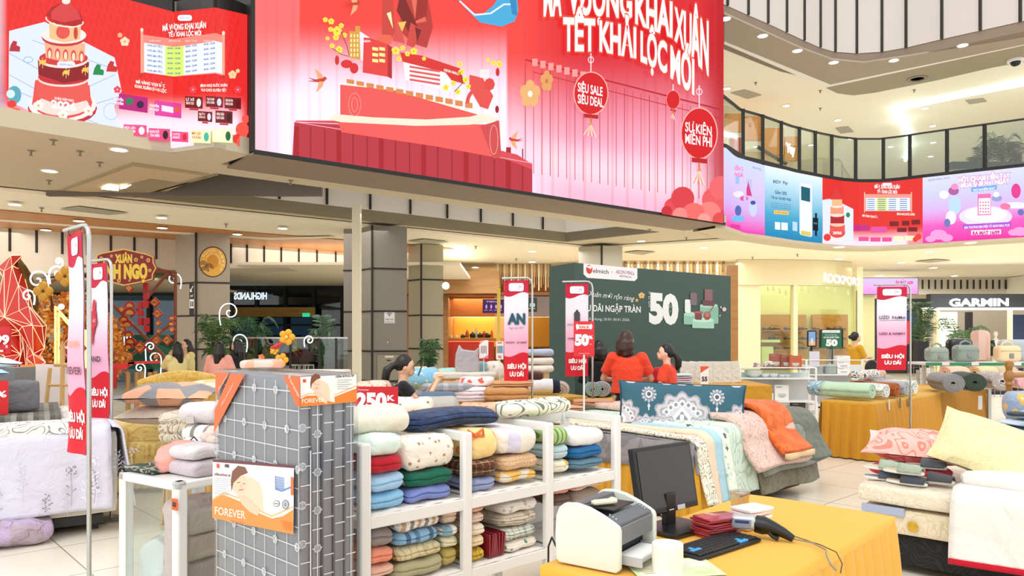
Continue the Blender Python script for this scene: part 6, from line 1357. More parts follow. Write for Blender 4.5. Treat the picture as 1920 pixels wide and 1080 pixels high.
for i, (px, r, l) in enumerate(((1413, .16, 'large pale sage bowl at the left of the upper rack shelf'), (1434, .085, 'white small bowl on the rack, leftmost of four'), (1450, .085, 'white small bowl on the rack, second of four'), (1466, .06, 'small white bowl on the rack, third of four'), (1476, .055, 'small white bowl on the rack, rightmost of four'))):
    o = MB().lathe([(r * .4, 0), (r * .85, r * .35), (r, r * .8), (r * .95, r * .8), (r * .8, r * .4), (r * .3, r * .1)], 20).build('bowl', M('dfe6da' if i == 0 else 'f4f4f0', .3), label=l, cat='bowl'); o.location = onr(px, .822, 13.2)
def box_(name, loc, d, c, label, prt=None, rz=-.08, cat='box'):
    t = thing(name, label, cat, loc, rz); MB().box((-d[0] / 2, 0, 0), (d[0] / 2, d[1], d[2])).build('carton', M(c, .6), t, bevel=.004)
    A = locart((-d[0] / 2, 0, d[2]), (1, 0, 0), (0, 0, 1)); w_, h = d[0], d[2]
    if prt: A.text(prt, w_ * .06, h * .38, w_ * .6, h * .38, h * .13, '3a3a3a', bold=.03).line([(w_ * .78, h * .2), (w_ * .78, h * .85)], w_ * .02, '55585c').ell(w_ * .78, h * .3, w_ * .06, h * .05, '7a7e80').ell(w_ * .92, h * .2, w_ * .03, h * .04, 'c87860').ell(w_ * .92, h * .35, w_ * .03, h * .04, 'c87860')
    else: A.ell(w_ * .5, h * .68, w_ * .28, h * .14, 'b8bcb4', 16).rect(w_ * .22, h * .55, w_ * .78, h * .68, 'c8ccc4').rect(w_ * .1, h * .1, w_ * .5, h * .16, '8a8a8a')
    A.build('printed_front', PRINT(.6), t); return t
box_('product_box', onr(1402, .422), (.14, .2, .2), 'eceae6', 'white bowl box on the middle rack shelf, leftmost'); box_('product_box', onr(1420, .422), (.13, .2, .2), 'e8e6e2', 'white bowl box on the middle rack shelf, second'); box_('product_box', onr(1441, .422), (.17, .2, .13), 'f0eeea', 'flat white bowl box on the middle rack shelf, third'); box_('product_box', onr(1466, .422), (.24, .2, .27), 'f2f0ec', 'taller white bowl box at the right of the middle rack shelf')
box_('product_box', onr(1457, .102), (.44, .3, .29), 'e6dfd0', 'large beige carton lettered STEAMER on the bottom rack shelf', 'STEAMER'); box_('product_box', onr(1497, .102, 13.0), (.24, .3, .30), '4a403c', 'dark brown appliance box at the right of the bottom rack shelf')
box_('product_box', onr(1514, .3, 14.2), (.13, .2, .36), 'eceae4', 'white blender box between the two racks', 'BLEND'); box_('product_box', onr(1525, .0, 14.3), (.18, .2, .28), 'f0eee8', 'white rice cooker box low between the racks')
box_('product_box', onr(1455, .975, 13.25), (.22, .05, .26), 'a8604c', 'brown cookware box standing on the rack top, left'); box_('product_box', onr(1475, .975, 13.2), (.2, .05, .24), '9a5444', 'brown cookware box standing on the rack top, middle'); box_('product_box', onr(1492, .975, 13.1), (.21, .06, .23), 'c8623c', 'orange brown cookware box standing on the rack top, right')
sc2 = MB(); [sc2.ball((rnd.uniform(-.2, .15), rnd.uniform(-.05, .05), rnd.uniform(.02, .1)), (.07, .05, .035), 8) for i in range(9)]
o = sc2.build('wrapped_cutlery', PAT('patch', 'a88c7c', 'e0d4cc', scale=18, rough=.3), label='shiny wrapped bundles lying left of the brown boxes', cat='packet'); o.location = onr(1436, .98, 13.2)
o = MB().box((-.7, -.02, .955), (.6, .4, .972)).build('glass_shelf', GLASS('e8f4f0', .3), label='clear shelf sheet on top of the white rack', cat='shelf'); o.location = V3(P(1450, 700, 13.05)); o.rotation_euler = (0, 0, -.08)
for i in range(3): box_('product_box', V3(P(1582, 700, 14.75), .802 + i * .12), (.25, .2, .115), 'f6f4f0', 'white flat carton on the farther rack, ' + ('bottom of its stack', 'middle of its stack', 'top of its stack')[i])
for px, r, h, l in ((1530, .13, .14, 'grey lidded pot on the farther rack, left'), (1556, .12, .15, 'grey lidded pot on the farther rack, middle')):
    o = MB().lathe([(r * .9, 0), (r, .02), (r, h), (r * 1.04, h), (r * .9, h + .03), (.02, h + .05), (.02, h + .07), (0, h + .07)], 20).build('cooking_pot', M('a9b4ae', .3), label=l, cat='pot'); o.location = V3(P(px, 700, 14.8), .802)
m = MB(); [m.tube([(x, 0, 0), (x * 1.3, 0, .3)], .012, 6) for x in (-.06, -.02, .02, .06)]; o = m.build('cookware_handles', M('8a9490', .3), label='bunch of grey utensil handles standing above the pots', cat='utensils'); o.location = V3(P(1556, 700, 15.0), .99)
soft('paper_sign', V3(P(1527, 700, 14.6), .95), 0, (.2, .01, .3), M('d8d8e4', .5), 'pale grey blank sheet standing on the farther rack', 'sign', r=.004, amp=0)
# ---- mid ground: draped tables with bedding, cafe side
def on(px, Y, z): return V3(P(px, 700, Y), z)
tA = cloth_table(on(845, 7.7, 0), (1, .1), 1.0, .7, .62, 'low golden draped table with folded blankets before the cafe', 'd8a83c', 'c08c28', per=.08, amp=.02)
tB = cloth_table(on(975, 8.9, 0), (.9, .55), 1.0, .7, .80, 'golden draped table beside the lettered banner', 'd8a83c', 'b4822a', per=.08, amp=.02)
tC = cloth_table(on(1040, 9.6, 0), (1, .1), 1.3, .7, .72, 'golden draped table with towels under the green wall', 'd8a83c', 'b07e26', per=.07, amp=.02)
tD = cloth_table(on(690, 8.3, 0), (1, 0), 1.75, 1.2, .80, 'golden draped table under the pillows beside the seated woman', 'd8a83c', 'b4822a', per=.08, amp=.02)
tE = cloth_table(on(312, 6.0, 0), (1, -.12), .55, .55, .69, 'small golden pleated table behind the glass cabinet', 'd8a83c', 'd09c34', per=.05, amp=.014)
def fold(px, Y, z, w_, d, h, mat, l, ang=0, lay=4, gr=.02, cat='bedding', seed=1, nm='folded_blanket', grp=None): return soft(nm, on(px, Y, z), ang, (w_, d, h), mat, l, cat, r=(.05, .05, h * .3), amp=.008, fr=7, seed=seed, lay=lay, gr=gr, grp=grp)
fold(905, 7.9, .625, .45, .35, .16, PAT('stripes', 'd8dcd4', 'b0b4ac', 'f0e8d8', scale=20), 'stack of pale striped bedsheets on the low table', lay=5)
fold(902, 7.9, .79, .42, .32, .05, PAT('leaf', 'f6c8a8', 'f09868', scale=5), 'orange and peach folded cloth on top of the striped sheets', lay=1)
fold(960, 8.3, .625, .42, .34, .20, PAT('velvet', '3c2a22', '4c382c', scale=8), 'dark brown folded fleece blanket on the low table', lay=4)
fold(950, 8.35, .83, .50, .36, .15, CL('c8935c'), 'camel tan folded blanket with visible folds', lay=2)
fold(962, 8.4, .985, .46, .3, .06, CL('d09c6c'), 'camel tan folded blanket, upper one', lay=2); fold(985, 8.6, 1.05, .42, .3, .09, CL('5a3a2c'), 'chocolate brown crumpled blanket topmost behind the banner', lay=1)
fold(872, 8.5, .805, .55, .4, .17, PAT('dots', 'efe4ea', 'd8b8c4', scale=10), 'white and lilac folded quilt stack in the middle', lay=4)
fold(895, 8.6, .98, .4, .3, .1, PAT('floral', 'f6ece8', 'e86a60', scale=6, th=.35), 'white cushion with red bird print on the quilt stack', lay=1)
fold(800, 8.4, .805, .5, .4, .12, CL('8a8c94'), 'grey blue folded blanket beside the phone', lay=3); fold(838, 8.35, .93, .55, .2, .09, PAT('stripes', 'a0a4ac', 'a0a4ac', 'b8bcc4', scale=6), 'grey bolster with paler band lying on the blankets', ang=.25, lay=1)
fold(870, 9.1, 1.03, .8, .4, .09, PAT('plain', 'ddd8cc', rough=.3), 'cream bedding in clear plastic behind the stacks', lay=1)
soft('baby_pillow', on(795, 9.0, .93), 0, (.4, .2, .24), PAT('dots', '8cc4e4', 'd8ecf6', scale=16), 'light blue dotted cushion behind the seated woman', 'pillow', r=(.1, .08, .1)); soft('baby_pillow', on(838, 9.2, 1.0), 0, (.3, .2, .16), PAT('patch', 'f8d058', 'a4d4d0', scale=6), 'yellow and aqua cushion on the bedding', 'pillow', r=(.1, .08, .07))
soft('baby_pillow', on(785, 9.3, 1.1), .2, (.22, .1, .07), CL('eac8a4'), 'beige cushion edge above the blue dotted one', 'pillow')
m = MB().prism([(-.14, 0, 0), (.14, 0, 0), (.15, 0, .1), (.13, 0, .2), (.14, 0, .31), (.09, 0, .26), (-.06, 0, .28), (-.1, 0, .34), (-.14, 0, .22), (-.15, 0, .1)], (0, .07, 0))
o = m.build('cat_cushion', CL('b4b0b4'), label='grey cushion shaped like a cat standing on the bedding', cat='cushion', bevel=.02); o.location = on(876, 8.95, 1.11)
soft('rolled_mat', on(898, 9.2, 1.08), 0, (.2, .14, .16), CL('8fb4bc'), 'blue grey roll beside the cat shaped cushion', 'bedding'); soft('rolled_mat', on(925, 9.3, 1.0), 0, (.26, .3, .24), PAT('dots', 'ece4d8', 'c8b8a4', scale=14, rough=.3), 'cream wrapped roll behind the price sheets', 'bedding', r=(.1, .1, .1))
def sheetsign(px, py0, py1, Y, w_, label, fn):
    a, b = P(px, py0, Y), P(px, py1, Y); h = a.z - b.z; t = thing('price_sheet', label, 'sign', (b.x, b.y, b.z)); MB().box((-w_ / 2, 0, 0), (w_ / 2, .004, h)).tube([(0, .01, -.25), (0, .01, 0)], .004, 6).build('holder', M('f4f4f4', .4), t)
    A = locart((-w_ / 2, 0, h), (1, 0, 0), (0, 0, 1)); fn(A, w_, h); A.build('lettering', PRINT(.5), t)
def f1(A, w_, h):
    A.poly([(0, 0), (w_ * .6, 0), (0, h * .25)], 'e8603c').poly([(w_, h), (w_, h * .8), (w_ * .3, h)], 'f080a0').text('SALE', w_ * .1, h * .13, w_ * .45, h * .06, h * .06, 'ffffff', bold=.03)
    for i in range(4): A.rect(w_ * (.2 + i * .17), h * .3, w_ * (.3 + i * .17), h * (.7 + .05 * (i % 2)), 'b08088' if i % 2 else '8a7078')
def f2(A, w_, h): A.rect(w_ * .2, h * .05, w_ * .8, h * .12, 'e8704c').rect(w_ * .1, h * .25, w_ * .9, h * .65, '6fa8b8').rect(w_ * .1, h * .25, w_ * .35, h * .65, 'c89c6c').text('75K', w_ * .25, h * .92, w_ * .75, h * .92, h * .13, 'e85028', bold=.04)
sheetsign(907, 638, 672, 9.0, .11, 'small white price sheet with orange and pink corners', f1); sheetsign(937, 640, 674, 8.9, .09, 'white price sheet with blue towel picture lettered 75K', f2)
# white rolls and navy bolster at the green wall
for i, (py, c) in enumerate(((656, 'b4c4d8'), (672, 'efe8dc'), (686, 'f4efe4'))): soft('rolled_mattress', on(1008, 9.8, P(0, py + 11, 9.8).z), 0, (.42, .2, .09), CL(c), ('blue grey', 'cream', 'off white')[i] + ' folded pad stacked right of the lettered banner, ' + ('top', 'middle', 'bottom')[i], 'bedding', r=(.04, .05, .04))
roll(on(1012, 9.5, .8), (1, .05), .5, .12, PAT('stripes', 'e6e8ec', '1c2440', 'e6e8ec', scale=2.1), 'white roll with a navy blue printed wrap beside the banner', turns=2)
roll(on(1050, 10.0, .725), (.1, 1), .5, .125, PAT('plain', 'c8b8b0'), 'brown and cream striped roll showing its spiral end', turns=4, seed=3)
roll(on(1112, 10.2, .725), (.1, 1), .4, .12, CL('93b0b0'), 'teal grey roll behind the red price card', turns=4, seed=4); roll(on(1128, 10.2, .725), (.1, 1), .4, .125, CL('a4a8b0'), 'grey roll right of the red price card', turns=4, seed=5)
g4 = 'folded towels'
for i in range(9): fold(1062, 7.9, .735 - .6 + .49 + i * .021, .34, .3, .02, CL(('d8a07c', 'c89070', 'dcb090')[i % 3]), 'tan folded towel in the left towel pile, ' + ('lowest', 'second', 'third', 'fourth', 'fifth', 'sixth', 'seventh', 'eighth', 'topmost')[i] + ' layer', lay=1, gr=0, cat='towel', seed=i, nm='folded_towel', grp=g4)
for i in range(12): fold(1112, 8.05, .60 + i * .022, .42, .3, .021, CL(('5f8c8c', '7a9a94', '6a8f90', 'dca878', 'c89068')[min(4, i // 3 + (i % 2 if i > 5 else 0))]), ('teal' if i < 6 else 'orange tan') + ' folded towel in the right towel pile, number ' + ('one', 'two', 'three', 'four', 'five', 'six', 'seven', 'eight', 'nine', 'ten', 'eleven', 'twelve')[i] + ' from below', lay=1, gr=0, cat='towel', seed=i + 9, nm='folded_towel', grp=g4)
MB().box((on(1040, 7.85, 0).x, 7.75, 0), (on(1145, 8.2, 0).x, 8.4, .598)).build('towel_plinth', CL('c8922c'), label='low golden covered plinth under the towel piles', cat='table', bevel=.02)
# 250K sign and rolls behind the rack
sg = thing('price_sign', 'red price card lettered 250K behind the white roll', 'sign', V3(P(705, 764, 5.35), P(0, 768, 5.35).z), -.08)
MB().box((-.17, 0, -.154), (.16, .006, .165)).build('card', M('d01c2c', .4), sg)
A = locart((-.17, 0, .165), (1, 0, 0), (0, 0, 1)); A.text('250', .03, .155, .24, .155, .11, 'ffffff', bold=.06).text('K', .255, .1, .3, .1, .04, 'ffffff', bold=.04).text('G', .005, .14, .025, .14, .02, 'f8e0e0').text('Forever', .04, .03, .12, .03, .016, 'f8e0e0'); A.build('lettering', PRINT(.5), sg)
softroll(on(770, 5.9, .88), (1, 0), (.36, .3, .19), PAT('floral', 'f2ead8', 'd86a50', '7a8a6a', scale=6, th=.3), 'cream roll with red and green flower sprays behind the price card', seed=3)
softroll(on(822, 6.2, .87), (1, 0), (.34, .3, .18), CL('b8b4ac'), 'grey beige roll with a slate band behind the navy quilt', seed=4); softroll(on(822, 6.32, .96), (1, 0), (.3, .2, .12), CL('5b6f88'), 'slate blue cloth lying over the grey beige roll', seed=6)
softroll(on(675, 6.8, .9), (1, 0), (.3, .3, .19), CL('e6ddd2'), 'pale quilt in plastic left of the seated woman', seed=5); softroll(on(700, 7.2, .92), (1, 0), (.34, .3, .2), PAT('floral', 'ecccb8', 'c88a7c', scale=14), 'pink flowered quilt beside the seated woman', seed=8)
MB().box((on(665, 6.4, 0).x, 5.28, 0), (on(850, 6.2, 0).x, 7.35, .868)).build('draped_plinth', CL('c8922c'), label='golden covered plinth behind the white rack', cat='table', bevel=.02)
# ---- yellow bed with frilled skirt, pillows and bolster
yb = thing('display_bed', 'yellow floral bed with a frilled skirt and scalloped headboard', 'bed', on(222, 7.4, 0), .12)
YM = PAT('leaf', 'ecd78e', 'dcc070', scale=3.5)
MB().rbox((.85, .8, .53), (1.9, 1.6, .36), .06, 8, .006, 3).build('mattress_cover', YM, yb)
skirt([(-.1, 1.5), (-.1, -.01), (1.8, -.01)], .05, .5, .03, .08).build('frilled_skirt', YM, yb, ang=80)
MB().surf(lambda u, v: (.0 + 1.7 * u, .62 - .12 * v, .7 + v * (.34 + .09 * abs(math.sin(u * PI * 1.5 + .4)) + .05 * math.sin(u * 5))), 40, 8).build('scalloped_headboard', PAT('leaf', 'e0bc68', 'd0a850', scale=4), yb, solid=.05)
soft('yellow_coverlet', on(183, 7.3, 0), .12, (.5, 1.3, .70), PAT('leaf', 'f0dc98', 'e0c478', scale=3.5), 'yellow covered bench left of the yellow bed', 'bench', r=(.1, .1, .1))
put(pillow(.85, .5, .2, .08, seed=1), 'pillow', PAT('patch', 'f3b795', '97979a', scale=5), on(318, 7.0, .91), (.12, 0, .08), 'peach and grey diamond patterned pillow on the yellow bed, upper')
put(pillow(.75, .45, .16, .08, seed=2), 'pillow', CL('ddd0bf'), on(300, 7.0, .735), (.08, 0, .05), 'beige flowered pillow beneath the peach diamond pillow'); put(pillow(.7, .45, .16, .06, seed=3), 'pillow', PAT('patch', 'f4e8c4', 'd8c48c', 'a8c4c0', scale=4), on(405, 7.5, .95), (.1, 0, .1), 'cream patterned pillow behind the wrapped mattress edge')
# bundles on the small pleated table
softroll(on(382, 6.05, .83), (1, -.1), (.34, .28, .19), CL('dcd6da'), 'pale lilac grey roll on the small pleated table', seed=2); o = roll(on(378, 5.95, .695), (.75, -.3), .34, .085, PAT('stripes', 'eeeeec', 'eeeeec', '8c8a86', scale=8), 'white roll with grey stripes showing its spiral end', turns=4, seed=2)
fold(345, 6.1, .695, .3, .34, .24, PAT('leaf', 'd8cdbc', 'a09078', scale=7), 'crumpled beige silky quilt with fringe on the small pleated table', lay=3)
tg = MB().box((-.03, 0, -.06), (.03, .004, .0)).build('hanging_tag', M('c8c4c0', .5), label='grey cardboard tag at the edge of the small pleated table', cat='tag'); tg.location = P(356, 780, 5.9)
# bedding seen over the wrapped mattress and card behind it
soft('folded_quilt', on(492, 8.0, P(0, 692, 8.0).z), 0, (.4, .3, .1), PAT('patch', 'e8d4c8', 'f4b898', scale=5), 'peach and grey folded quilt seen above the wrapped mattress', 'bedding'); MB().box((on(473, 8.3, 0).x, 8.3, 0), (on(521, 8.3, 0).x, 8.36, P(0, 673, 8.3).z)).build('lilac_board', CL('c8bcd8'), label='plain lilac board standing behind the wrapped mattress', cat='board')
MB().box((on(440, 8.0, 0).x, 7.7, 0), (on(650, 8.0, 0).x, 8.25, P(0, 694, 8.0).z)).build('draped_plinth', CL('e4dcd4'), label='pale covered plinth behind the wrapped mattress', cat='table', bevel=.02)
# frames and things before the green wall
g5 = 'kitchen sets in clear packs'
MB().box((on(1222, 11.0, 0).x, 9.9, 0), (on(1400, 11.0, 0).x, 11.3, .9)).build('display_counter', CL('c8922c'), label='golden covered counter in front of the green wall', cat='table', bevel=.02)
for i in range(6): o = MB().box((-.1, 0, 0), (.1, .03, .3)).build('clear_pack', PAT('dots', 'd2ccc0', 'b4aea4', scale=14, rough=.3), bevel=.006, label=('first', 'second', 'third', 'fourth', 'fifth', 'sixth')[i] + ' from the left of the grey clear packs at the green wall', cat='packet', group=g5); o.location = on(1287 + i * 18, 10.3 + .02 * i, .9); o.rotation_euler = (-.15, .12 - .04 * i, 0)
cd = thing('price_sign', 'small white and orange price card lettered 55 before the packs', 'sign', on(1321, 10.1, .9)); MB().box((-.055, 0, 0), (.055, .004, .24)).build('card', M('f4f0ec', .4), cd); A = locart((-.055, 0, .24), (1, 0, 0), (0, 0, 1)); A.poly([(0, 0), (.11, 0), (.11, .02), (0, .09)], 'e8582c').text('55', .02, .2, .09, .2, .06, '333333', bold=.05); A.build('lettering', PRINT(), cd)
o = MB().lathe([(.17, 0), (.18, .06), (.19, .07), (.19, .1), (.17, .1)], 28).build('plastic_basin', M('dfe2e2', .3, alpha=.8), label='pale round plastic basin on the counter at the green wall', cat='basin'); o.location = on(1345, 10.9, .9)
for i in range(5): fold(1275, 10.0, .9 + i * .03, .3, .25, .028, CL(('9a9ca4', 'c8ccd0', 'e8a8b0', 'b0b4b8', 'd8dcdc')[i]), ('dark grey', 'light grey', 'pink', 'mid grey', 'pale grey')[i] + ' folded cloth on the counter right of the women', lay=1, gr=0, seed=i, nm='folded_cloth')
o = MB().lathe([(.035, 0), (.035, .15), (.014, .2), (.014, .23)], 14).build('water_bottle', GLASS('d0e8f0', .4), label='clear water bottle on the counter by the green wall', cat='bottle'); o.location = on(1295, 11.0, .9)
o = soft('red_bag', on(1236, 10.4, .9), .3, (.2, .15, .22), CL('b8202c'), 'dark red bag between the two women', 'bag')
# ---- green promotion wall
e0, e1, e2 = V3(P(1078, 600, 10.7)), V3(P(1370, 600, 13.1)), V3(P(1030, 600, 11.3))
gw = thing('promotion_wall', 'large dark green promotion wall offering up to 50 percent off', 'partition', e0)
ew = e1 - e0; es = e2 - e0; MB().prism([(0, 0, 0), ew, ew + es, es], (0, 0, 2.6)).build('panel', M('37524c', .5), gw, smooth=False)
n_ = Vector((ew.y, -ew.x, 0)); A = pxart(e0, n_, .0003); A.k = 2
A.poly([(1094, 494), (1195, 503), (1195, 522), (1190, 527), (1101, 521), (1094, 514)], 'f2f0f4').ell(1105, 505, 6, 8.5, 'd83c2c').poly([(1099, 500), (1111, 497), (1108, 505)], 'f2f0f4').text('elmich', 1112, 511, 1141, 513.5, 8, '3a3434', bold=.01).text('x', 1146, 511, 1149, 511, 3, '777777').text('AEON MALL', 1155, 513, 1190, 515.5, 7.5, '9a3a80', 7, bold=.0).text('AEON MALL Hue', 1162, 519, 1184, 521, 3.4, '333333')
A.text('Xuân mới rộn ràng', 1103, 555, 1188, 564, 10, 'eef4f0', 9, lean=.35).text('ƯU ĐÃI NGẬP TRÀN', 1092, 583, 1201, 586, 12.5, 'f2f6f4', 12, bold=.02).text('Áp dụng: 20.01-30.01.2026', 1104, 600, 1180, 602, 5, 'dfe8e4', 5)
A.flower(1203, 554, 6, 'f0c880', 'e88a40').flower(1194, 563, 3, 'e8c050', 'e88a40').text('50', 1220, 603, 1269, 605, 54, 'eef2f0', 52, bold=.06).text('%', 1253, 578, 1262, 578, 8, '9ab0a8').text('OFF', 1253, 586, 1262, 586, 5, '9ab0a8')
for i, ch in enumerate('SALE UP TO'): A.text(ch, 1216, 576 - i * 3, 1220, 576 - i * 3, 2.4, 'dfe8e4')
A.rect(1282, 590, 1311, 608, '8fc4b0', 1, 2).ell(1296, 589, 14, 4, 'b4dcca').rect(1312, 574, 1347, 606, '86bca8', 1, 2).ell(1329, 573, 17, 4, 'aed8c6').rect(1298, 600, 1339, 615, 'a4d4c0', 1, 2).ell(1318, 600, 20, 4, 'c4e8d8')
A.rect(1284, 561, 1295, 586, 'e8f2ec', 1, 3).rect(1294, 548, 1307, 572, '7a6a74', 1, 4).rect(1321, 542, 1336, 563, '8a6268', 1).rect(1317, 563, 1340, 573, '6a444c', 1, 2).ell(1310, 586, 9, 3, 'b85a60').rect(1303, 587, 1316, 599, '7a4448', 1, 2).ell(1326, 592, 6.5, 8, '9a4a40').line([(1330, 586), (1338, 574)], 1.6, 'a05a40').ell(1326, 590, 4.5, 5, 'b87868').flower(1358, 580, 4, 'f6d8dc', 'e88a80').ell(1352, 576, 1, 2, 'f6e8e8').ell(1350, 592, 1, 1.5, 'f6e8e8')
inv(A.build('wall_print', PRINT(.6), gw), gw)
# ================================================================ BACKGROUND
def bx(name, px0, px1, py0, py1, Y, th, mat, parent=None, **k):
    """upright block whose front spans the given picture rectangle at distance Y"""
    a, b = P(px0, py1, Y), P(px1, py0, Y); m = MB().box((a.x, Y, max(a.z, 0)), (b.x, Y + th, b.z))
    sm = k.pop('smooth', False); o = m.build(name, mat, smooth=sm, **k)
    if parent: inv(o, parent)
    return o
def grp(name, label, cat, px, Y, z=0, group=None): return thing(name, label, cat, on(px, Y, z), 0, group)
# ---- cafe
bx('wall_cafe', 700, 1060, 505, 700, 34, .2, WOOD('c8843c', 'a05c24'), kind='structure')
ca_ = grp('cafe', 'wooden cafe front with warm lit back wall and red counter', 'cafe', 880, 27)
bx('fascia', 745, 936, 508, 550, 27, .6, WOOD('b98d54', '96683a'), ca_); bx('upper_wall', 745, 1030, 552, 594, 29, .2, WOOD('b56a2c', '94501c'), ca_); bx('canopy', 745, 1030, 548, 553, 27.3, 1.8, WOOD('8a5a30', '6c4222'), ca_)
bx('lit_back_wall', 745, 1030, 592, 650, 31, .2, M('f0b84c', .6), ca_); bx('light_strip', 760, 1030, 592, 594.5, 30.5, .1, M('ffe8b0', emis=5), ca_)
bx('red_counter', 833, 926, 640, 720, 28.4, .5, M('b8301e', .4), ca_); bx('counter_top', 745, 928, 634, 640, 28.3, 1, WOOD('b87838', '965a24'), ca_); bx('counter_glow', 833, 926, 639.5, 641, 28.3, .02, M('ff5030', emis=3), ca_)
bx('glass_side', 928, 1030, 556, 700, 27.2, .02, GLASS('f0e8d0', .2), ca_)
l = D.lights.new('cafe_light', 'AREA'); l.energy = 110; l.size = 2; l.color = (1, .8, .5); o = D.objects.new('cafe_light', l); COL.objects.link(o); o.location = on(900, 29.5, 3.0)
for px0, px1, y0, y1, c, tx_, lb_ in ((905, 946, 561, 587, '4a1c5c', 'd8a8e0', 'purple menu screen hanging over the cafe counter'), (988, 1007, 558, 584, '3c4640', 'c8d8c8', 'dark menu screen at the right behind the lettered banner')):
    t = grp('menu_screen', lb_, 'screen', px0, 27.0, P(0, y1, 27.0).z); bx('housing', px0, px1, y0, y1, 27.0, .06, m_black, t)
    A = pxart((0, 26.98, 0), (0, -1, 0)); A.rect(px0 + 1, y0 + 1, px1 - 1, y1 - 1, c)
    for i in range(4): A.ell(px0 + 7 + i * (px1 - px0 - 12) / 3.2, y0 + 14, 1.8, 4, tx_, 8).rect(px0 + 3 + i * (px1 - px0 - 12) / 3.2, y0 + 20, px0 + 9 + i * (px1 - px0 - 12) / 3.2, y0 + 21, tx_)
    A.text('MENU', px0 + 8, y0 + 6, px1 - 8, y0 + 6, 3, 'f0d8f8'); inv(A.build('menu_picture', SCREEN(.9), t), t)
for i, (px, h, r, c) in enumerate(((868, .14, .1, '3a3430'), (876, .3, .07, 'b8502c'), (886, .22, .12, '1c1c20'), (893, .4, .06, 'c8c0b0'), (900, .2, .1, '2a2624'), (908, .26, .09, 'a83828'), (914, .18, .12, '1a1a1c'), (922, .3, .06, 'd87838'), (846, .1, .05, 'e8e0d0'), (856, .12, .05, 'f0e8d8'))):
    o = MB().lathe([(r * .8, 0), (r, h * .3), (r * .9, h * .7), (r * .4, h * .85), (r * .4, h)], 12).build('counter_item', M(c, .4), label=('black grinder', 'orange bottle', 'black coffee machine', 'clear blender jar', 'dark canister', 'red jar', 'low black machine', 'orange cup tower', 'cream cup', 'white cup')[i] + ' standing on the cafe counter', cat='counter item'); o.location = on(px, 28.7, P(0, 634, 28.6).z + .01)
ck = grp('wall_clock', 'round white lit clock sign beside the cafe front', 'clock', 836, 18.4); A = pxart((0, 18.4, 0), (0, -1, 0)); A.k = 3
MB().lathe([(.0, 0), (.09, 0), (.09, .06), (0, .06)], 24).build('clock_disc', M('f4f6fa', emis=1.2), ck).matrix_local = Matrix.Translation(Vector((0, 0, P(0, 536, 18.4).z))) @ Matrix.Rotation(PI / 2, 4, 'X')
# hanging slats
def slats(name, px0, px1, y0, y1, Y, n, lab, cols=('f4e6c4', 'c8a060', '8a6a40')):
    t = grp(name, lab, 'slat screen', px0, Y)
    for c in range(3):
        m = MB()
        for i in range(c, n, 3): a = P(px0 + (px1 - px0) * i / n, y0, Y); a.z = 4.2; b = P(px0 + (px1 - px0) * (i + .55) / n, y1 - 6 * ((i * 7) % 3), Y); m.box((a.x, Y + .05 * (i % 2), b.z), (b.x, Y + .12, a.z))
        inv(m.build('slat_row', M(cols[c], .5), smooth=False), t)
slats('slat_screen', 932, 1035, 497, 545, 27.5, 24, 'hanging gold and cream slats over the cafe entrance'); slats('slat_screen', 1085, 1362, 494, 522, 26.5, 45, 'long row of gold and white slats above the green wall')
bx('yellow_post', 932, 938, 540, 743, 19, .2, M('e8c850', .5), label='narrow yellow post between the cafe and the lettered banner', cat='post')
bx('wood_post', 1370, 1384, 497, 740, 15.5, .3, WOOD('c89454', '9c6430'), label='tall wooden edge post at the right of the green wall', cat='post')
bx('wall_behind', 1040, 1400, 500, 720, 27, .2, M('b49870', .6), kind='structure')
# ---- shoe shop
rk = grp('shoe_shop', 'cream shoe shop with bright windows lettered in white', 'shop', 1500, 24); W = M('ece0bc', .5)
def rs_(name, *a, mat=None): return bx(name, *a, mat or W, rk)
for px0, px1 in ((1384, 1426), (1488, 1496), (1607, 1618)): rs_('pillar', px0, px1, 500, 760, 26.1, .3)
m = MB()
q0 = [V3(P(px, 600, 26)) for px in (1384, 1430, 1480, 1530, 1580, 1622)]; dz = [0, .0, .05, .2, .5, 1.0]
pts = [Vector((a.x, a.y + b, 0)) for a, b in zip(q0, dz)]
for a, b in zip(pts[:-1], pts[1:]): m.obox(a + Z * 3.33, b - a, (0, .3, 0), Z * .88)
inv(m.build('curved_fascia', M('e6d8b4', .6), ang=30), rk)
bx('wall_shop', 1384, 1640, 530, 720, 30.4, .2, M('f3f3c0', .6), kind='structure')
for px0, px1, y0 in ((1428, 1487, 590), (1497, 1512, 590), (1524, 1590, 590)):
    rs_('wooden_niche', px0, px1, y0, 690, 30.1, .2, mat=WOOD('d99a3c', 'b8782c'))
    for y in (619, 637, 655): rs_('niche_shelf', px0, px1, y, y + 2, 29.7, .4, mat=WOOD('b87828', '96601c'))
rs_('display_ledge', 1428, 1463, 637, 642, 28, .5, mat=M('d8f0c0', .4)); rs_('display_block', 1429, 1450, 650, 690, 28.4, .4, mat=M('e4f4cc', .4)); rs_('window_glass', 1426, 1607, 532, 745, 26.3, .02, mat=GLASS('f6fbe8', .08))
bx('window_mullion', 1605.8, 1607.5, 545, 720, 26.1, .05, M('8a8458', .5), rk)
A = pxart((0, 25.4, 0), (0, -1, 0)); A.text('ROCKPORT', 1545, 528, 1614, 536, 17, 'ffffff', 14, bold=.03); inv(A.build('shop_sign', M('c4e4ff', emis=1.6)), rk)
for px, e in ((1440, 50), (1545, 50)): 
    l = D.lights.new('shop_light', 'AREA'); l.energy = e * .5; l.size = 2.4; l.color = (1, .98, .8); o = D.objects.new('shop_light', l); COL.objects.link(o); o.location = on(px, 28, 4.0)
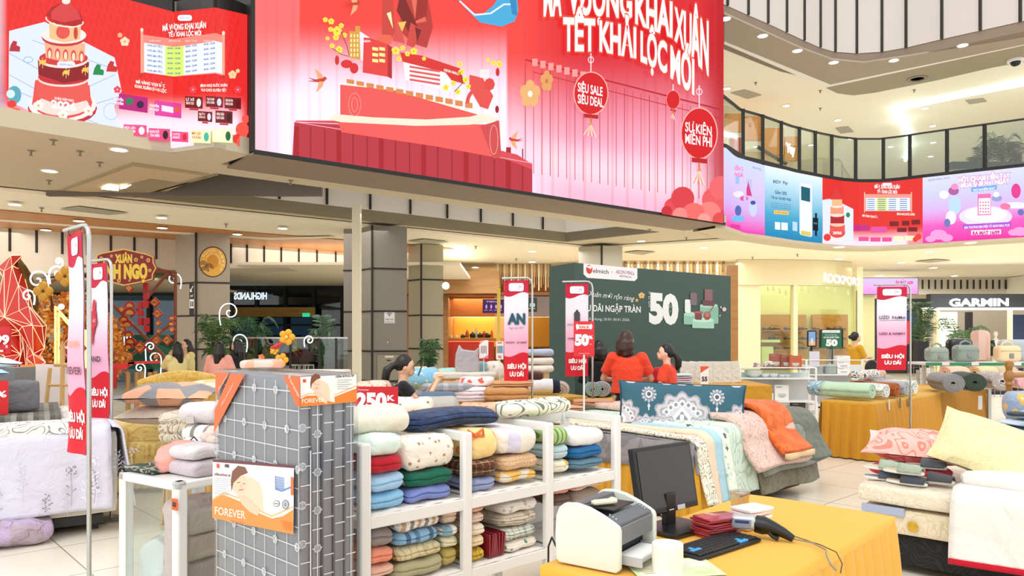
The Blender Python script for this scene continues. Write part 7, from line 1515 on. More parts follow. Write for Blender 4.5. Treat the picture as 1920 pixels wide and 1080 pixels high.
def spot(px, py, Y, l):
    t = grp('track_spotlight', l, 'spotlight', px, Y, P(0, py, Y).z); MB().tube([(0, 0, .08), (0, -.03, -.08)], .04, 8).build('lamp_head', M('e8e8dc', .4), t); MB().box((-.005, -.005, .06), (.005, .005, .25)).build('stem', M('d8d8c8', .4), t); return t
s0 = spot(1440, 541, 28, 'white ceiling spotlight inside the shoe shop, far left')
for i, px in enumerate((1450, 1462, 1474, 1503, 1516, 1537, 1550, 1565, 1590)): dup(s0, on(px, 28, P(0, 541 + (i % 3) * 4, 28).z), label='white ceiling spotlight inside the shoe shop, ' + ('second', 'third', 'fourth', 'fifth', 'sixth', 'seventh', 'eighth', 'ninth', 'tenth')[i] + ' from the left', group='shoe shop spotlights')
shoe = MB().rbox((0, 0, .05), (.28, .1, .1), .045, 8, fn=lambda p: Vector((p.x, p.y, p.z * (1.1 if p.x < -.02 else .55) - (0 if p.x < -.02 else .01))))
sp = shoe.build('shoe', M('2c2826', .4), label='black shoe on the shoe shop shelves', cat='shoe', group='shoes on the shop shelves'); sp.location = on(1435, 29.8, P(0, 619, 29.8).z)
mats_ = [M('2c2826', .4), M('7a4a2c', .4), M('e8e4dc', .4), M('b8704c', .4)]; k = 0
for y in (619, 637, 655):
    for px in (1447, 1455, 1466, 1476, 1501, 1508, 1530, 1541, 1556, 1568, 1580):
        k += 1
        if (k * 7 + y) % 5 == 0: continue
        o = sp.copy(); o.data = sp.data.copy() if k < 5 else o.data; COL.objects.link(o); o.location = on(px, 29.8, P(0, y, 29.8).z + .01)
        rown = {619: 'top', 637: 'middle', 655: 'lowest'}[y]; o['label'] = 'shoe on the ' + rown + ' shop shelf, ' + 'first second third fourth fifth sixth seventh eighth ninth tenth eleventh'.split()[(1447, 1455, 1466, 1476, 1501, 1508, 1530, 1541, 1556, 1568, 1580).index(px)] + ' place from the left'
ps = grp('poster_stand', 'green poster stand offering 50 before the shoe shop', 'sign', 1560, 16.5)
def poster(t, px0, px1, y0, y1, Y, fr, draw):
    bx('frame', px0, px1, y0, y1, Y, .04, fr, t); MB().box((-.2, -.15, 0), (.2, .15, .03)).build('foot', fr, t); MB().box((-.02, .01, .03), (.02, .04, 1.35)).build('post', fr, t)
    A = pxart((0, Y - .002, 0), (0, -1, 0)); draw(A, px0, px1, y0, y1); inv(A.build('poster', PRINT()), t)
poster(ps, 1537, 1581, 618, 652, 16.5, m_black, lambda A, a, b, c, d: A.rect(a + 3, c + 1, b - 3, d, '1f6a4a').rect(a + 5, c + 1, b - 6, c + 6, 'f0f0f0', r=1.5).text('elmich AEON MALL', a + 8, c + 5, b - 10, c + 5, 2.2, 'a03040').text('Xuân mới rộn ràng', a + 10, c + 11, b - 12, c + 11, 2.4, 'e8f0e8').text('ƯU ĐÃI NGẬP TRÀN', a + 7, c + 16, b - 8, c + 16, 3, 'f0f4f0', bold=.03).text('50', a + 13, d - 4, b - 12, d - 4, 11.5, 'f4f4f0', bold=.07))
ps = grp('poster_stand', 'narrow blue poster stand left of the green one', 'sign', 1522, 16.2); poster(ps, 1514, 1531, 620, 650, 16.2, m_black, lambda A, a, b, c, d: A.rect(a + 2, c + 2, b - 2, d - 2, '7aa8dc').rect(a + 2, d - 10, b - 2, d - 2, 'e0b080').ell((a + b) / 2, d - 10, 2.5, 6, 'e8d8c8'))
# ---- far right shops
bx('trim_16', 1618, 1960, 520, 552, 34, .3, M('e2dccf', .6), kind='structure'); m = MB()
for px in range(1692, 1900, 12): a = P(px, 542, 33.9); m.box((a.x, 33.85, a.z), (a.x + .06, 33.9, a.z + .42))
m.build('trim_17', m_joint, smooth=False, kind='structure')
t = grp('led_screen', 'small pink screen far behind the right banner', 'screen', 1668, 30); A = pxart((0, 29.9, 0), (0, -1, 0)); bx('housing', 1613, 1722, 521, 552, 30, .2, m_dk, t); A.grad(1614, 521.5, 1721, 551.5, lambda x, y: mixc(C('d8c0f4'), C('f89ae0'), smooth01((y - 525) / 25)), 10, 6).text('RA MẮT 16/09', 1680, 532, 1712, 533, 6, 'e04090', bold=.05); inv(A.build('led_picture', SCREEN(1.1)), t)
gs = grp('watch_shop', 'bright watch shop with a white lit sign at the far right', 'shop', 1830, 27)
bx('sign_board', 1745, 1960, 551, 580, 27.2, .3, M('1c1e22', .5), gs); bx('cornice_light', 1735, 1960, 577, 580.5, 26.8, .3, M('f4fbff', emis=2.5), gs)
for a, b in ((1735, 1738), (1895, 1899), (1756, 1762)): bx('pillar', a, b, 580, 720, 26.9, .2, W, gs)
bx('back_wall', 1740, 1960, 575, 720, 30, .2, M('c9c0b4', .6), gs); bx('lit_panel', 1761, 1795, 585, 660, 28.5, .2, M('fdfbe8', emis=.9), gs); bx('dark_panel', 1815, 1824, 585, 660, 28.4, .2, M('2a2c34', .5), gs); bx('blue_panel', 1896, 1960, 590, 660, 28, .2, M('2c4068', .5), gs)
A = pxart((0, 26.7, 0), (0, -1, 0)); A.text('GARMIN', 1781, 574, 1890, 573, 14, 'ffffff', bold=.04); inv(A.build('shop_sign', M('f0f8ff', emis=2.6)), gs)
os_ = grp('dark_shop', 'dark fronted shop with white lettering behind the right banner', 'shop', 1680, 31)
bx('facade', 1618, 1750, 560, 720, 31, .3, M('34373c', .5), os_); bx('shop_window', 1622, 1640, 592, 700, 30.9, .05, M('d8d8d0', .4), os_); bx('blue_window', 1690, 1714, 585, 610, 30.8, .05, M('2c4c9c', .5), os_); bx('red_light_box', 1689, 1706, 602, 645, 30.6, .1, M('e02c3c', emis=.8), os_)
A = pxart((0, 30.7, 0), (0, -1, 0)); A.text('eo', 1618, 582, 1627, 582, 7, 'f4f4f4', bold=.05).rect(1698, 570, 1710, 581, 'd0ecf8').text('U', 1701, 580, 1707, 580, 7, '2a3a50', bold=.05).rect(1624, 622, 1633, 650, 'b8786c').rect(1693, 612, 1702, 628, 'f8e0e4'); inv(A.build('shop_sign', PRINT()), os_)
bx('wall_far', 1610, 2050, 500, 720, 36, .2, M('d9d0bf', .6), kind='structure')
# shelving clutter behind the cookers
for i, (px, y0, y1, Y, w_, c, l) in enumerate(((1640, 700, 730, 14, 16, 'dcdad6', 'pale carton low behind the right banner, left'), (1660, 704, 735, 14.2, 14, 'c8c4c0', 'grey carton low behind the right banner, middle'), (1735, 690, 745, 14, 14, 'e6e4de', 'white blender box left of the cooker shelf'), (1722, 640, 690, 15, 20, '1c1c20', 'black shelving unit left of the cookers'), (1748, 700, 745, 13.4, 20, 'f0eee8', 'white carton under the green edged shelf, left'), (1860, 700, 740, 13.4, 30, '26262c', 'black appliance box under the green edged shelf'), (1905, 690, 735, 13.4, 26, '1e1e24', 'black appliance box under the shelf at the edge'), (1835, 620, 675, 13.6, 14, 'e8c4b4', 'peach tall carton behind the middle cooker'))): bx('product_box', px, px + w_, y0, y1, Y, .2, M(c, .5), label=l, cat='box')
for px, l in ((1633, 'black round fan head left of the right banner'), (1640, 'black round pan standing beside the fan head')):
    o = MB().lathe([(0, 0), (.1, 0), (.15, .02), (.13, .05), (0, .05)], 20).build('frying_pan', M('1c1a1a', .3), label=l, cat='pan'); o.location = on(px, 14.2 + (px - 1633) * .03, P(0, 690, 14).z); o.rotation_euler = (PI / 2, 0, .2)
# ---- plants
def frond_plant(loc, h, n, c1, label, pot=.25, spread=.6, leaf=.18, dens=14, name='potted_palm', seed=1, lw=.014):
    r = random.Random(seed); t = thing(name, label, 'plant', loc)
    MB().lathe([(.12, 0), (.16, pot), (.14, pot), (.12, pot - .03), (0, pot - .03)], 16).build('pot', M('8a8478', .6), t); st = MB(); lf = MB(); gc = C(c1)
    for i in range(n):
        a = 2 * PI * i / n + r.uniform(-.3, .3); sp_ = spread * r.uniform(.4, 1); hh = h * r.uniform(.6, 1); pts = []
        for k in range(9): u = k / 8; pts.append(Vector((math.cos(a) * sp_ * u ** 1.5, math.sin(a) * sp_ * u ** 1.5, pot + (hh - pot) * math.sin(u * 2.0) / .91 * (1 - .12 * u * u))))
        st.tube(pts, .008, 4)
        for k in range(dens):
            u = .3 + .7 * k / dens; f = u * 8; j = min(int(f), 7); p = pts[j].lerp(pts[j + 1], f - j); d = (pts[j + 1] - pts[j]).normalized(); s = d.cross(Z).normalized(); L = leaf * (1.15 - .6 * abs(u - .6))
            for sg in (-1, 1): q = p + (s * sg * .9 + d * .5 - Z * .35).normalized() * L; w_ = d * lw; cc = mixc(gc, C('16301a'), r.uniform(0, .5)); lf.add([p - w_, (p + q) / 2 - w_ * 1.3 + Z * .01, q, (p + q) / 2 + w_ * 1.3 + Z * .01], [(0, 1, 2, 3)], cc)
    st.build('stem', M('4a5a2c', .6), t); lf.build('foliage', PRINT(.5), t, smooth=False); return t
frond_plant(on(405, 15, 0), 2.05, 16, '4f7a34', 'big potted palm in front of the column with the round logo', .35, .62, .2)
frond_plant(on(470, 16, 0), 1.95, 14, '2f6a3c', 'dark green bushy plant right of the logo column', .35, .8, .22, seed=2); frond_plant(on(510, 16.5, 0), 1.6, 12, '2c5c38', 'lower dark plant beside the golden flower sculpture', .3, .6, .2, seed=6)
frond_plant(on(605, 17, 0), 2.0, 12, '6a8a6c', 'thin leaved plant behind the glass rail', .4, .35, .22, 12, seed=3); frond_plant(on(803, 11.5, 0), 1.55, 22, '3f6a3a', 'bamboo plant in front of the pale column', .8, .25, .12, 12, 'potted_bamboo', 4, .008)
frond_plant(on(1728, 23, 0), 2.6, 12, '3c5a34', 'dark green tree left of the watch shop', .5, .5, .3, seed=5); frond_plant(on(1805, 20, 0), 2.05, 12, '4c7a3c', 'palm above the cookers before the watch shop', .5, .9, .25, seed=7)
frond_plant(on(1880, 22.6, 6.2), 1.5, 15, '6a6a3c', 'olive green palm behind the upper glass at the right', .3, .75, .3, seed=8); frond_plant(on(1838, 22.9, 6.2), 1.2, 10, '76764a', 'smaller olive palm behind the upper glass, left one', .3, .5, .26, seed=9)
bx('planter_rail', 1785, 1925, 303, 316, 22.3, .3, m_dk, label='dark planter fence at the foot of the upper palms', cat='planter')
# upstairs shop left
us = grp('upper_shop', 'orange wooden shop front behind the upper glass', 'shop', 1440, 27, 6.2)
for x0, x1, y0, y1, c in ((1360, 1392, 213, 246, 'e0963c'), (1395, 1430, 218, 262, 'd88c34'), (1432, 1470, 240, 290, 'e09a3c'), (1472, 1500, 256, 300, 'd8a050')): bx('wood_panel', x0, x1, y0, y1, 26.4, .2, WOOD(c, 'c07828'), us)
bx('red_panel', 1370, 1395, 258, 290, 26, .2, M('c04838', .5), us); bx('lower_wall', 1360, 1500, 285, 330, 26.9, .2, M('e8d8b8', .6), us)
A = pxart((0, 25.9, 0), (0, -1, 0)); A.text('Yuy', 1475, 284, 1490, 289, 16, 'ffffff', bold=.08); inv(A.build('shop_sign', M('ffffff', emis=1.8)), us)
m = MB().tube([P(1420, 275, 24.5), P(1475, 308, 24.5)], .06, 6); m.build('stair_handrail', M('5a5048', .5), label='dark slanting handrail behind the upper glass', cat='handrail')
# ---- glass rail and things left centre
gr_ = grp('glass_railing', 'glass railing with steel top rail left of the wide column', 'railing', 430, 15.5)
bx('glass', 430, 652, 634, 735, 15.5, .012, GLASS('dfe8e4', .15), gr_); bx('top_rail', 430, 652, 632, 635, 15.48, .05, STEEL, gr_)
for px in (478, 542, 596, 628): bx('rail_post', px, px + 3, 634, 740, 15.46, .05, M('2a2a2a', .4), gr_)
t = grp('flower_sculpture', 'golden flowers and a red fish on wires before the glass rail', 'decoration', 530, 11.5)
for px, py, r in ((538, 632, .1), (514, 657, .055), (528, 675, .085), (490, 670, .04)):
    c = P(px, py, 11.5) - t.location
    for i in range(5):
        a = i * 2 * PI / 5; MB().ball(c + Vector((math.cos(a), 0, math.sin(a))) * r * .75, (r * .55, r * .25, r * .55), 8).build('petal', M('f2b02c' if px != 490 else 'e8783c', .4), t)
    MB().ball(c + Vector((0, -.03, 0)), r * .3, 8).build('flower_heart', M('f8d860', .4), t)
MB().tube([P(508, 652, 11.5) - t.location, P(518, 650, 11.5) - t.location, P(534, 640, 11.5) - t.location], [.02, .045, .01], 8).build('fish_body', M('c8342c', .4), t); MB().tube([(0, 0, 0), P(528, 675, 11.5) - t.location, P(514, 655, 11.5) - t.location, P(538, 632, 11.5) - t.location], .006, 5).build('wire', M('8a8a80', .4), t)
for px, l in ((553, 'white cafe chair behind the glass rail, left'), (569, 'white cafe chair behind the glass rail, right')):
    t = grp('cafe_chair', l, 'chair', px, 18.5); wm = M('e4e4e0', .4)
    MB().box((-.2, -.2, .42), (.2, .2, .46)).build('seat', wm, t); m = MB(); [m.tube([(x, .2, .46), (x, .24, .82)], .012, 5) for x in (-.19, -.06, .06, .19)]; m.tube([(-.19, .24, .82), (.19, .24, .82)], .015, 6); m.build('backrest', wm, t)
    for x in (-.18, .18):
        for y in (-.18, .18): MB().tube([(x, y, 0), (x, y, .42)], .014, 5).build('leg', wm, t)
t = grp('window_lettering', 'mirrored white HIGHLANDS lettering on the dark glass front', 'sign', 490, 30.2); A = pxart((0, 30.2, 0), (0, -1, 0)); A.text('HIGHLANDS', 500, 561, 439, 561, 13, 'e4f4ff', bold=.03); inv(A.build('letters', M('d8f0ff', emis=1.3)), t)
bx('wood_louvre', 436, 590, 576, 594, 30.0, .1, WOOD('c8963c', '8a6020'), label='golden slatted band across the dark glass front', cat='louvre'); t = grp('exit_sign', 'small green exit sign on the dark glass front', 'sign', 573, 29.8); bx('light_box', 567, 580, 587, 594, 29.8, .08, M('2cc08c', emis=1), t)
# ---- festive decoration on the left
def merged(mb, vox, name, mat, parent=None, smooth=True, deci=None, **k):
    o = mb.build('tmp', None); md = o.modifiers.new('r', 'REMESH'); md.mode = 'VOXEL'; md.voxel_size = vox
    if deci: d_ = o.modifiers.new('d', 'DECIMATE'); d_.ratio = deci
    elif smooth: s_ = o.modifiers.new('s', 'SMOOTH'); s_.factor = .6; s_.iterations = 3
    dg = bpy.context.evaluated_depsgraph_get(); me = D.meshes.new_from_object(o.evaluated_get(dg)); D.objects.remove(o)
    me.materials.clear(); me.materials.append(mat)
    if smooth: me.polygons.foreach_set('use_smooth', [True] * len(me.polygons))
    else: me.polygons.foreach_set('use_smooth', [False] * len(me.polygons))
    r = D.objects.new(name, me); COL.objects.link(r)
    if parent: r.parent = parent
    tag(r, **k); return r
hs = grp('horse_sculpture', 'big faceted red horse sculpture with glowing pale edges', 'sculpture', 20, 10.5)
m = MB()
def hp(px, py, dy=0): q = P(px, py, 10.5 + dy) - hs.location; return q
m.tube([hp(-60, 610), hp(-30, 590), hp(10, 600), hp(30, 580)], [.24, .3, .3, .24], 12); m.tube([hp(22, 600), hp(28, 545), hp(24, 508)], [.27, .18, .12], 12); m.tube([hp(30, 505), hp(15, 505), hp(2, 500)], [.13, .1, .075], 10)
m.tube([hp(20, 490), hp(20, 472)], [.06, .012], 6); m.tube([hp(34, 492), hp(37, 473)], [.07, .012], 6); m.tube([hp(45, 600), hp(66, 620), hp(70, 650), hp(62, 670), hp(76, 688)], [.2, .15, .1, .08, .1], 8); m.tube([hp(10, 640), hp(25, 665), hp(20, 690)], [.22, .12, .09], 8); m.tube([hp(40, 620, .3), hp(48, 660, .3), hp(44, 692, .3)], [.2, .1, .09], 8)
m.tube([hp(-60, 620), hp(-70, 660), hp(-60, 692)], [.3, .13, .1], 8); m.tube([hp(-55, 620, .4), hp(-62, 660, .4), hp(-50, 692, .4)], [.3, .13, .1], 8)
hb = merged(m, .045, 'horse_body', M('c8281c', .25, .35, coat=.6), hs, smooth=False, deci=.035)
ed = MB(); me = hb.data
for e_ in me.edges: a, b = me.vertices[e_.vertices[0]].co, me.vertices[e_.vertices[1]].co; ed.tube([a, b], .0045, 3, caps=False)
ed.build('glowing_edges', M('ffd8b0', emis=.8), hs)
m = MB(); m.tube([hp(30, 480), hp(46, 520, .1), hp(54, 570, .2), hp(58, 610, .2)], [.05, .12, .15, .05], 6); merged(m, .06, 'mane', M('6a4a1c', .3, .6), hs, smooth=False, deci=.1)
MB().rbox(hp(0, 714), (2.6, 1.4, .35), .05, 4).build('plinth', M('c8202a', .5), hs)
# orange blossom tree
tr_ = grp('blossom_tree', 'big tree covered with orange and yellow blossom behind the horse', 'tree', 115, 13); r = random.Random(4)
m = MB().tube([(0, 0, 0), (0, 0, .8), (.1, 0, 1.5)], [.12, .09, .05], 8)
for i in range(9): a = i * .7; m.tube([(0, 0, .7 + i * .05), (math.cos(a) * .5, math.sin(a) * .4, 1.3 + .1 * i), (math.cos(a) * .9, math.sin(a) * .6, 1.6 + .1 * i)], [.04, .025, .01], 5)
m.build('trunk', M('5a3c24', .7), tr_); lf = MB(); cs = [C(x) for x in ('f2a033', 'f8bc54', 'e88a24', 'fbd07c', 'd8741c')]
for i in range(7000):
    a, b, q = r.uniform(0, 2 * PI), math.acos(r.uniform(-1, 1)), r.uniform(.55, 1) ** .5; k_ = 1 + .18 * math.sin(a * 5) * math.sin(b * 4)
    c = Vector((math.cos(a) * math.sin(b) * 1.05, math.sin(a) * math.sin(b) * .8, math.cos(b) * .9)) * q * k_ + Vector((0, 0, 1.35)); s = r.uniform(.02, .045); d = Vector((r.uniform(-1, 1), r.uniform(-1, 1), r.uniform(-1, 1))).normalized(); e = d.orthogonal().normalized() * s; f = d.cross(e).normalized() * s
    lf.add([c - e, c + f, c + e, c - f], [(0, 1, 2, 3)], cs[i % 5])
lf.build('blossom', PRINT(.7), tr_, smooth=False)
o = grp('lantern_lamp', 'round white lamp hanging in the blossom tree', 'lamp', 115, 12.0, P(0, 575, 12).z); MB().ball((0, 0, 0), .045, 12).build('globe', M('fffaf0', emis=4), o)
# neon arch
ar = grp('neon_arch', 'yellow neon arch beside the blossom tree', 'arch', 130, 10.0); L0 = ar.location
for k, (dx, nm) in enumerate(((0, 'outer_tube'), (6, 'inner_tube'))):
    pts = [P(104 + dx, 690, 10), P(104 + dx, 574 + dx * 2, 10)]; pts += [P(104 + dx + (160 - 104) * u, 574 + dx * 2 + 45 * math.sin(u * PI / 2), 10) for u in (.2, .4, .6, .8, 1)]; pts += [P(160 - dx * .6, 690, 10)]
    MB().tube([p - L0 for p in pts], .014, 8).build(nm, M('fff07a', emis=1.5), ar)
t = grp('diamond_sign', 'red diamond board lettered in white hanging in the neon arch', 'sign', 136, 9.8); A = pxart((0, 9.7, 0), (0, -1, 0), .001)
MB().prism([P(x, y, 9.72) - t.location for x, y in ((136, 622), (159, 653), (136, 683), (110, 653))], (0, .05, 0)).build('board', M('8c1420', .5), t); A.poly([(136, 624), (157, 653), (136, 681), (112, 653)], 'e8a878').poly([(136, 626), (155, 653), (136, 679), (114, 653)], '8c1420').text('AEON MALL', 121, 654, 154, 654, 5.5, 'ffffff', bold=.03).text('AEON MALL Hue', 126, 660, 146, 660, 2.6, 'f0c8c8'); inv(A.build('lettering', PRINT()), t)
# curled light scrolls with golden blossoms
def curl(px, py, s, Y, label, fl=1, tail=None):
    t = grp('light_scroll', label, 'decoration', px, Y, P(0, py, Y).z); pts = [(fl * s * (1 - u) * math.cos(u * 9), .0, s * (1 - u) * math.sin(u * 9)) for u in [i / 24 for i in range(23)]][::-1]
    if tail: pts += [(fl * s * 1.02, 0, -s * .6), (fl * s * .9, 0, -s * tail)]
    MB().tube(pts, .011, 6).build('light_tube', M('f0f8ff', emis=1.2), t); return t
for px, py, s, fl, l in ((70, 525, .14, 1, 'large white spiral light left of the golden blossom'), (108, 512, .11, -1, 'white spiral light above the tree, left of the pair'), (134, 512, .07, 1, 'white spiral light above the tree, right of the pair'), (110, 490, .05, 1, 'small white spiral light at the top above the tree'), (52, 555, .09, 1, 'white spiral light behind the horse neck')): curl(px, py, s, 9.9, l, fl, 1.3)
for px, py, s, fl, l in ((326, 524, .14, 1, 'white spiral light at the left edge of the logo column'), (431, 585, .2, -1, 'white spiral light at the right edge of the logo column'), (448, 640, .16, 1, 'white spiral light above the girls'), (580, 638, .1, -1, 'small white spiral behind the glass rail')): curl(px, py, s, 14.5, l, fl, 1.3)
for px, py, s, l in ((122, 518, .13, 'golden four petal blossom above the tree, right'), (81, 546, .13, 'golden four petal blossom above the tree, left')):
    t = grp('gold_blossom', l, 'decoration', px, 9.7, P(0, py, 9.7).z); [MB().ball((math.cos(a) * s * .55, 0, math.sin(a) * s * .55), (s * .5, .02, s * .5), 12).build('petal', M('b88428', .35, .5), t) for a in (0, PI / 2, PI, PI * 1.5)]; MB().ball((0, -.015, 0), (s * .12, .02, s * .12), 8).build('centre', M('5a3c10', .5), t)
# name board
t = grp('name_board', 'red and gold new year name board above the decorated gate', 'sign', 240, 13.0); A = pxart((0, 12.9, 0), (0, -1, 0), .001)
sh_ = [(180, 478), (190, 474), (232, 466), (275, 476), (288, 481), (288, 492), (293, 503), (287, 514), (286, 524), (272, 528), (232, 536), (196, 526), (180, 522)]
MB().prism([P(x, y, 12.95) - t.location for x, y in sh_], (0, .08, 0)).build('board', M('8c1a1e', .5), t, bevel=.01)
A.poly(sh_, 'e8c860').poly([(240 + (x - 240) * .955, 501 + (y - 501) * .93) for x, y in sh_], '8c1a1e').text('XUÂN', 217, 492, 247, 492, 15, 'f6d84c', bold=.07).text('BÍNH NGỌ', 183, 521, 275, 521, 25, 'f6d84c', bold=.07)
for x, y, r_ in ((209, 480, 3), (255, 487, 4), (266, 482, 3), (278, 488, 4), (281, 507, 3.5), (223, 526, 4), (243, 526, 2.5), (190, 484, 3.5)): A.flower(x, y, r_, 'f0d078', '8c1a1e')
inv(A.build('lettering', PRINT()), t)
# roof beams and hung charms of the decorated gate
gt_ = grp('decorated_gate', 'brown pole frame of the festive gate behind the banners', 'gate', 270, 14); L0 = gt_.location
for a, b in (((60, 545), (160, 498)), ((288, 500), (330, 520)), ((245, 595), (318, 508)), ((185, 545), (330, 690)), ((190, 600), (332, 690)), ((215, 690), (330, 600)), ((292, 505), (330, 512)), ((186, 500), (186, 728)), ((329, 510), (329, 728))): MB().tube([P(*a, 14) - L0, P(*b, 14) - L0], .03, 6).build('pole', M('8a4a30', .5), gt_)
r = random.Random(9); k = 0
rc, gc = M('b8241c', .5), M('e0a850', .5)
words = ('orange diamond', 'red diamond', 'red fan', 'tiny red diamond')
spots = [(290, 567, 0, 10), (295, 588, 0, 10), (296, 606, 1, 6), (297, 621, 1, 5), (313, 638, 0, 10), (293, 638, 0, 9), (262, 651, 0, 12), (240, 667, 0, 8), (243, 572, 2, 10), (243, 585, 2, 12), (232, 598, 2, 9), (238, 608, 2, 11), (230, 618, 1, 7), (241, 627, 2, 9), (244, 640, 2, 10), (240, 650, 2, 9), (322, 596, 2, 7), (321, 607, 2, 7), (322, 618, 1, 6), (312, 688, 1, 9), (215, 632, 2, 8), (228, 580, 3, 7), (242, 540, 1, 9), (293, 668, 3, 6)]
for px, py, kd, s in spots:
    k += 1; s_ = s * 14 / 1400; t = grp('hanging_charm', words[kd] + ' charm in the gate, ' + ORD[k - 1] + ' piece ' + ('near the column', 'near the pole', 'at the middle')[0 if px > 285 else 2 if px > 236 else 1] + ', ' + ('upper', 'middle', 'lower')[0 if py < 590 else 1 if py < 640 else 2], 'charm', px, 13.6, P(0, py, 13.6).z, 'hanging charms of the gate')
    if kd == 2:
        m = MB().prism([(0, 0, -s_ * .5)] + [(s_ * math.cos(a), 0, s_ * math.sin(a) - s_ * .3) for a in [PI * i / 8 for i in range(9)]], (0, .03, 0)); m.build('plaque', rc, t); MB().prism([(0, -.005, -s_ * .4)] + [(s_ * .6 * math.cos(a), -.005, s_ * .6 * math.sin(a) - s_ * .3) for a in [PI * i / 8 for i in range(9)]], (0, .004, 0)).build('gilt_fan', gc, t)
    else:
        MB().prism([(-s_, 0, 0), (0, 0, -s_), (s_, 0, 0), (0, 0, s_)], (0, .03, 0)).build('plaque', rc, t); MB().prism([(-s_ * .7, -.006, 0), (0, -.006, -s_ * .7), (s_ * .7, -.006, 0), (0, -.006, s_ * .7)], (0, .005, 0)).build('gilt_field', gc, t)
        if kd == 0: A = locart((-s_ * .5, -.007, s_ * .3), (1, 0, 0), (0, 0, 1)); A.text('TẾT', 0, s_ * .5, s_, s_ * .5, s_ * .35, 'a02018', bold=.05); A.build('lettering', PRINT(), t)
for i, (px, y0, y1) in enumerate(((272, 530, 545), (272, 548, 560), (271, 563, 577), (262, 566, 579), (262, 581, 593), (262, 596, 610), (273, 596, 608), (273, 610, 622))):
    bx('hanging_lantern', px - 4, px + 4, y0, y1, 13.4, .08, M('c01c24', .5), label='red tube lantern hanging in the gate, ' + ('left' if px < 268 else 'right') + ' string, ' + ('first', 'second', 'third', 'first', 'second', 'third', 'fourth', 'fifth')[i], cat='lantern', group='red tube lanterns of the gate')
for px, py, s, fl in ((262, 690, .1, 1), (240, 632, .07, -1), (290, 672, .12, 1), (282, 650, .09, -1)): curl(px, py, s, 13.8, 'thin white wire scroll in the gate, ' + ('first', 'second', 'third', 'fourth')[[262, 240, 290, 282].index(px)], fl, 3)
# barrier posts with red belts, easel, low wall stuff
b0 = grp('barrier_post', 'wooden barrier post with red belts, nearest the banner', 'barrier', 240, 11.2); MB().tube([(0, 0, 0), (0, 0, 1.0)], .035, 8).build('post', M('b08850', .4, .4), b0); MB().lathe([(.15, 0), (.15, .02), (.03, .04)], 16).build('base', M('8a6a40', .5), b0)
for i, px in enumerate((256, 266, 281, 291)): dup(b0, on(px, 11.3 + .3 * (i % 2), 0), label='wooden barrier post in the row before the gate, ' + ('second', 'third', 'fourth', 'rightmost')[i], group='barrier posts')
for i, (a, b) in enumerate((((212, 683), (252, 678)), ((240, 678), (300, 676)), ((30, 679), (150, 682)), ((190, 690), (240, 686)))): MB().prism([P(a[0], a[1], 11.1), P(b[0], b[1], 11.1), P(b[0], b[1] + 5, 11.1), P(a[0], a[1] + 5, 11.1)], (0, .01, 0)).build('barrier_belt', M('c8202a', .5), smooth=False, label='red barrier belt before the gate, ' + ('left span', 'right span', 'far left span under the horse', 'lowest span')[i], cat='barrier belt')
es = grp('easel', 'light wooden painting easel with a plain board behind the left bed', 'easel', 117, 7.2); WD = WOOD('dcb478', 'c0904c'); L0 = es.location
for nm, a, b, r_ in (('leg', (94, 690), (84, 782), .018), ('leg', (141, 690), (148, 782), .018), ('mast', (118, 645), (116, 782), .02), ('crossbar', (88, 722), (146, 722), .016), ('tray', (102, 684), (134, 684), .02)): MB().tube([P(*a, 7.15) - L0, P(*b, 7.15) - L0], r_, 6).build(nm, WD, es)
bx('board', 66, 156, 683, 790, 7.4, .02, M('e4d8d4', .7), es)
t = grp('sale_board', 'red board with white price 99 at the left edge of the hall', 'sign', 8, 8.6); bx('board', -30, 18, 612, 664, 8.6, .03, M('cc1c28', .4), t); A = pxart((0, 8.58, 0), (0, -1, 0), .0005); A.text('399', -22, 645, 16, 645, 17, 'ffffff', bold=.05).text('K', 11, 652, 15, 652, 5, 'ffffff', bold=.03).rect(-10, 656, 6, 660, 'f4d0d0'); inv(A.build('lettering', PRINT()), t)
bx('orange_podium', 38, 64, 684, 860, 9.4, .3, M('e8862c', .5), label='orange podium block beside the horse plinth', cat='podium'); bx('metal_crate', -20, 28, 690, 720, 6.9, .3, M('7c7e80', .5), label='grey ribbed crate at the left edge behind the bed', cat='crate')
bx('garden_band', 215, 330, 628, 692, 23.5, .2, PAT('patch', '2c5a48', '3f7a5c', scale=1.2), label='blurred green planting outside the dark window', cat='hedge')
# ---- ceiling fittings
def disc_light(px, py, z, r_, label, group, tilt=None):
    t = thing('downlight', label, 'ceiling light', G(px, py, z), 0, group); MB().lathe([(r_ * 1.25, 0), (r_ * 1.25, -.012), (r_, -.012), (r_, -.002), (0, -.002)], 20).build('trim_ring', M('f4f0e8', .5), t); MB().lathe([(r_ * .98, -.006), (r_ * .98, -.012), (0, -.012)], 20).build('lamp_disc', M('fffdf4', emis=7), t); return t
FL = {'front soffit': (4.298, .11, [(93, 320), (223, 280), (213, 348), (1202, 452), (1158, 465)]), 'left ceiling': (4.17, .11, [(28, 383), (86, 431), (148, 414), (303, 408), (304, 427), (445, 439), (530, 428)]), 'centre ceiling': (4.218, .13, [(576, 450), (767, 466), (868, 459), (868, 459), (998, 471), (998, 491), (891, 501), (1320, 464)]), 'right ceiling': (4.218, .14, [(1572, 485), (1573, 463), (1690, 492), (1742, 472), (1790, 517), (1820, 455), (1750, 502), (1650, 517), (1440, 505), (1570, 507), (1860, 535), (1780, 540)]),
      'upper gallery edge': (9.698, .12, [(1360, 35), (1430, 67), (1495, 95), (1563, 117), (1676, 113), (1805, 85), (1628, 166), (1780, 135)]), 'upper ceiling': (9.74, .11, [(1363, 166), (1474, 198), (1571, 225), (1735, 203), (1749, 236), (1596, 260), (1750, 267), (1417, 275), (1520, 272), (1745, 293), (1670, 275)])}
ordn = ORD
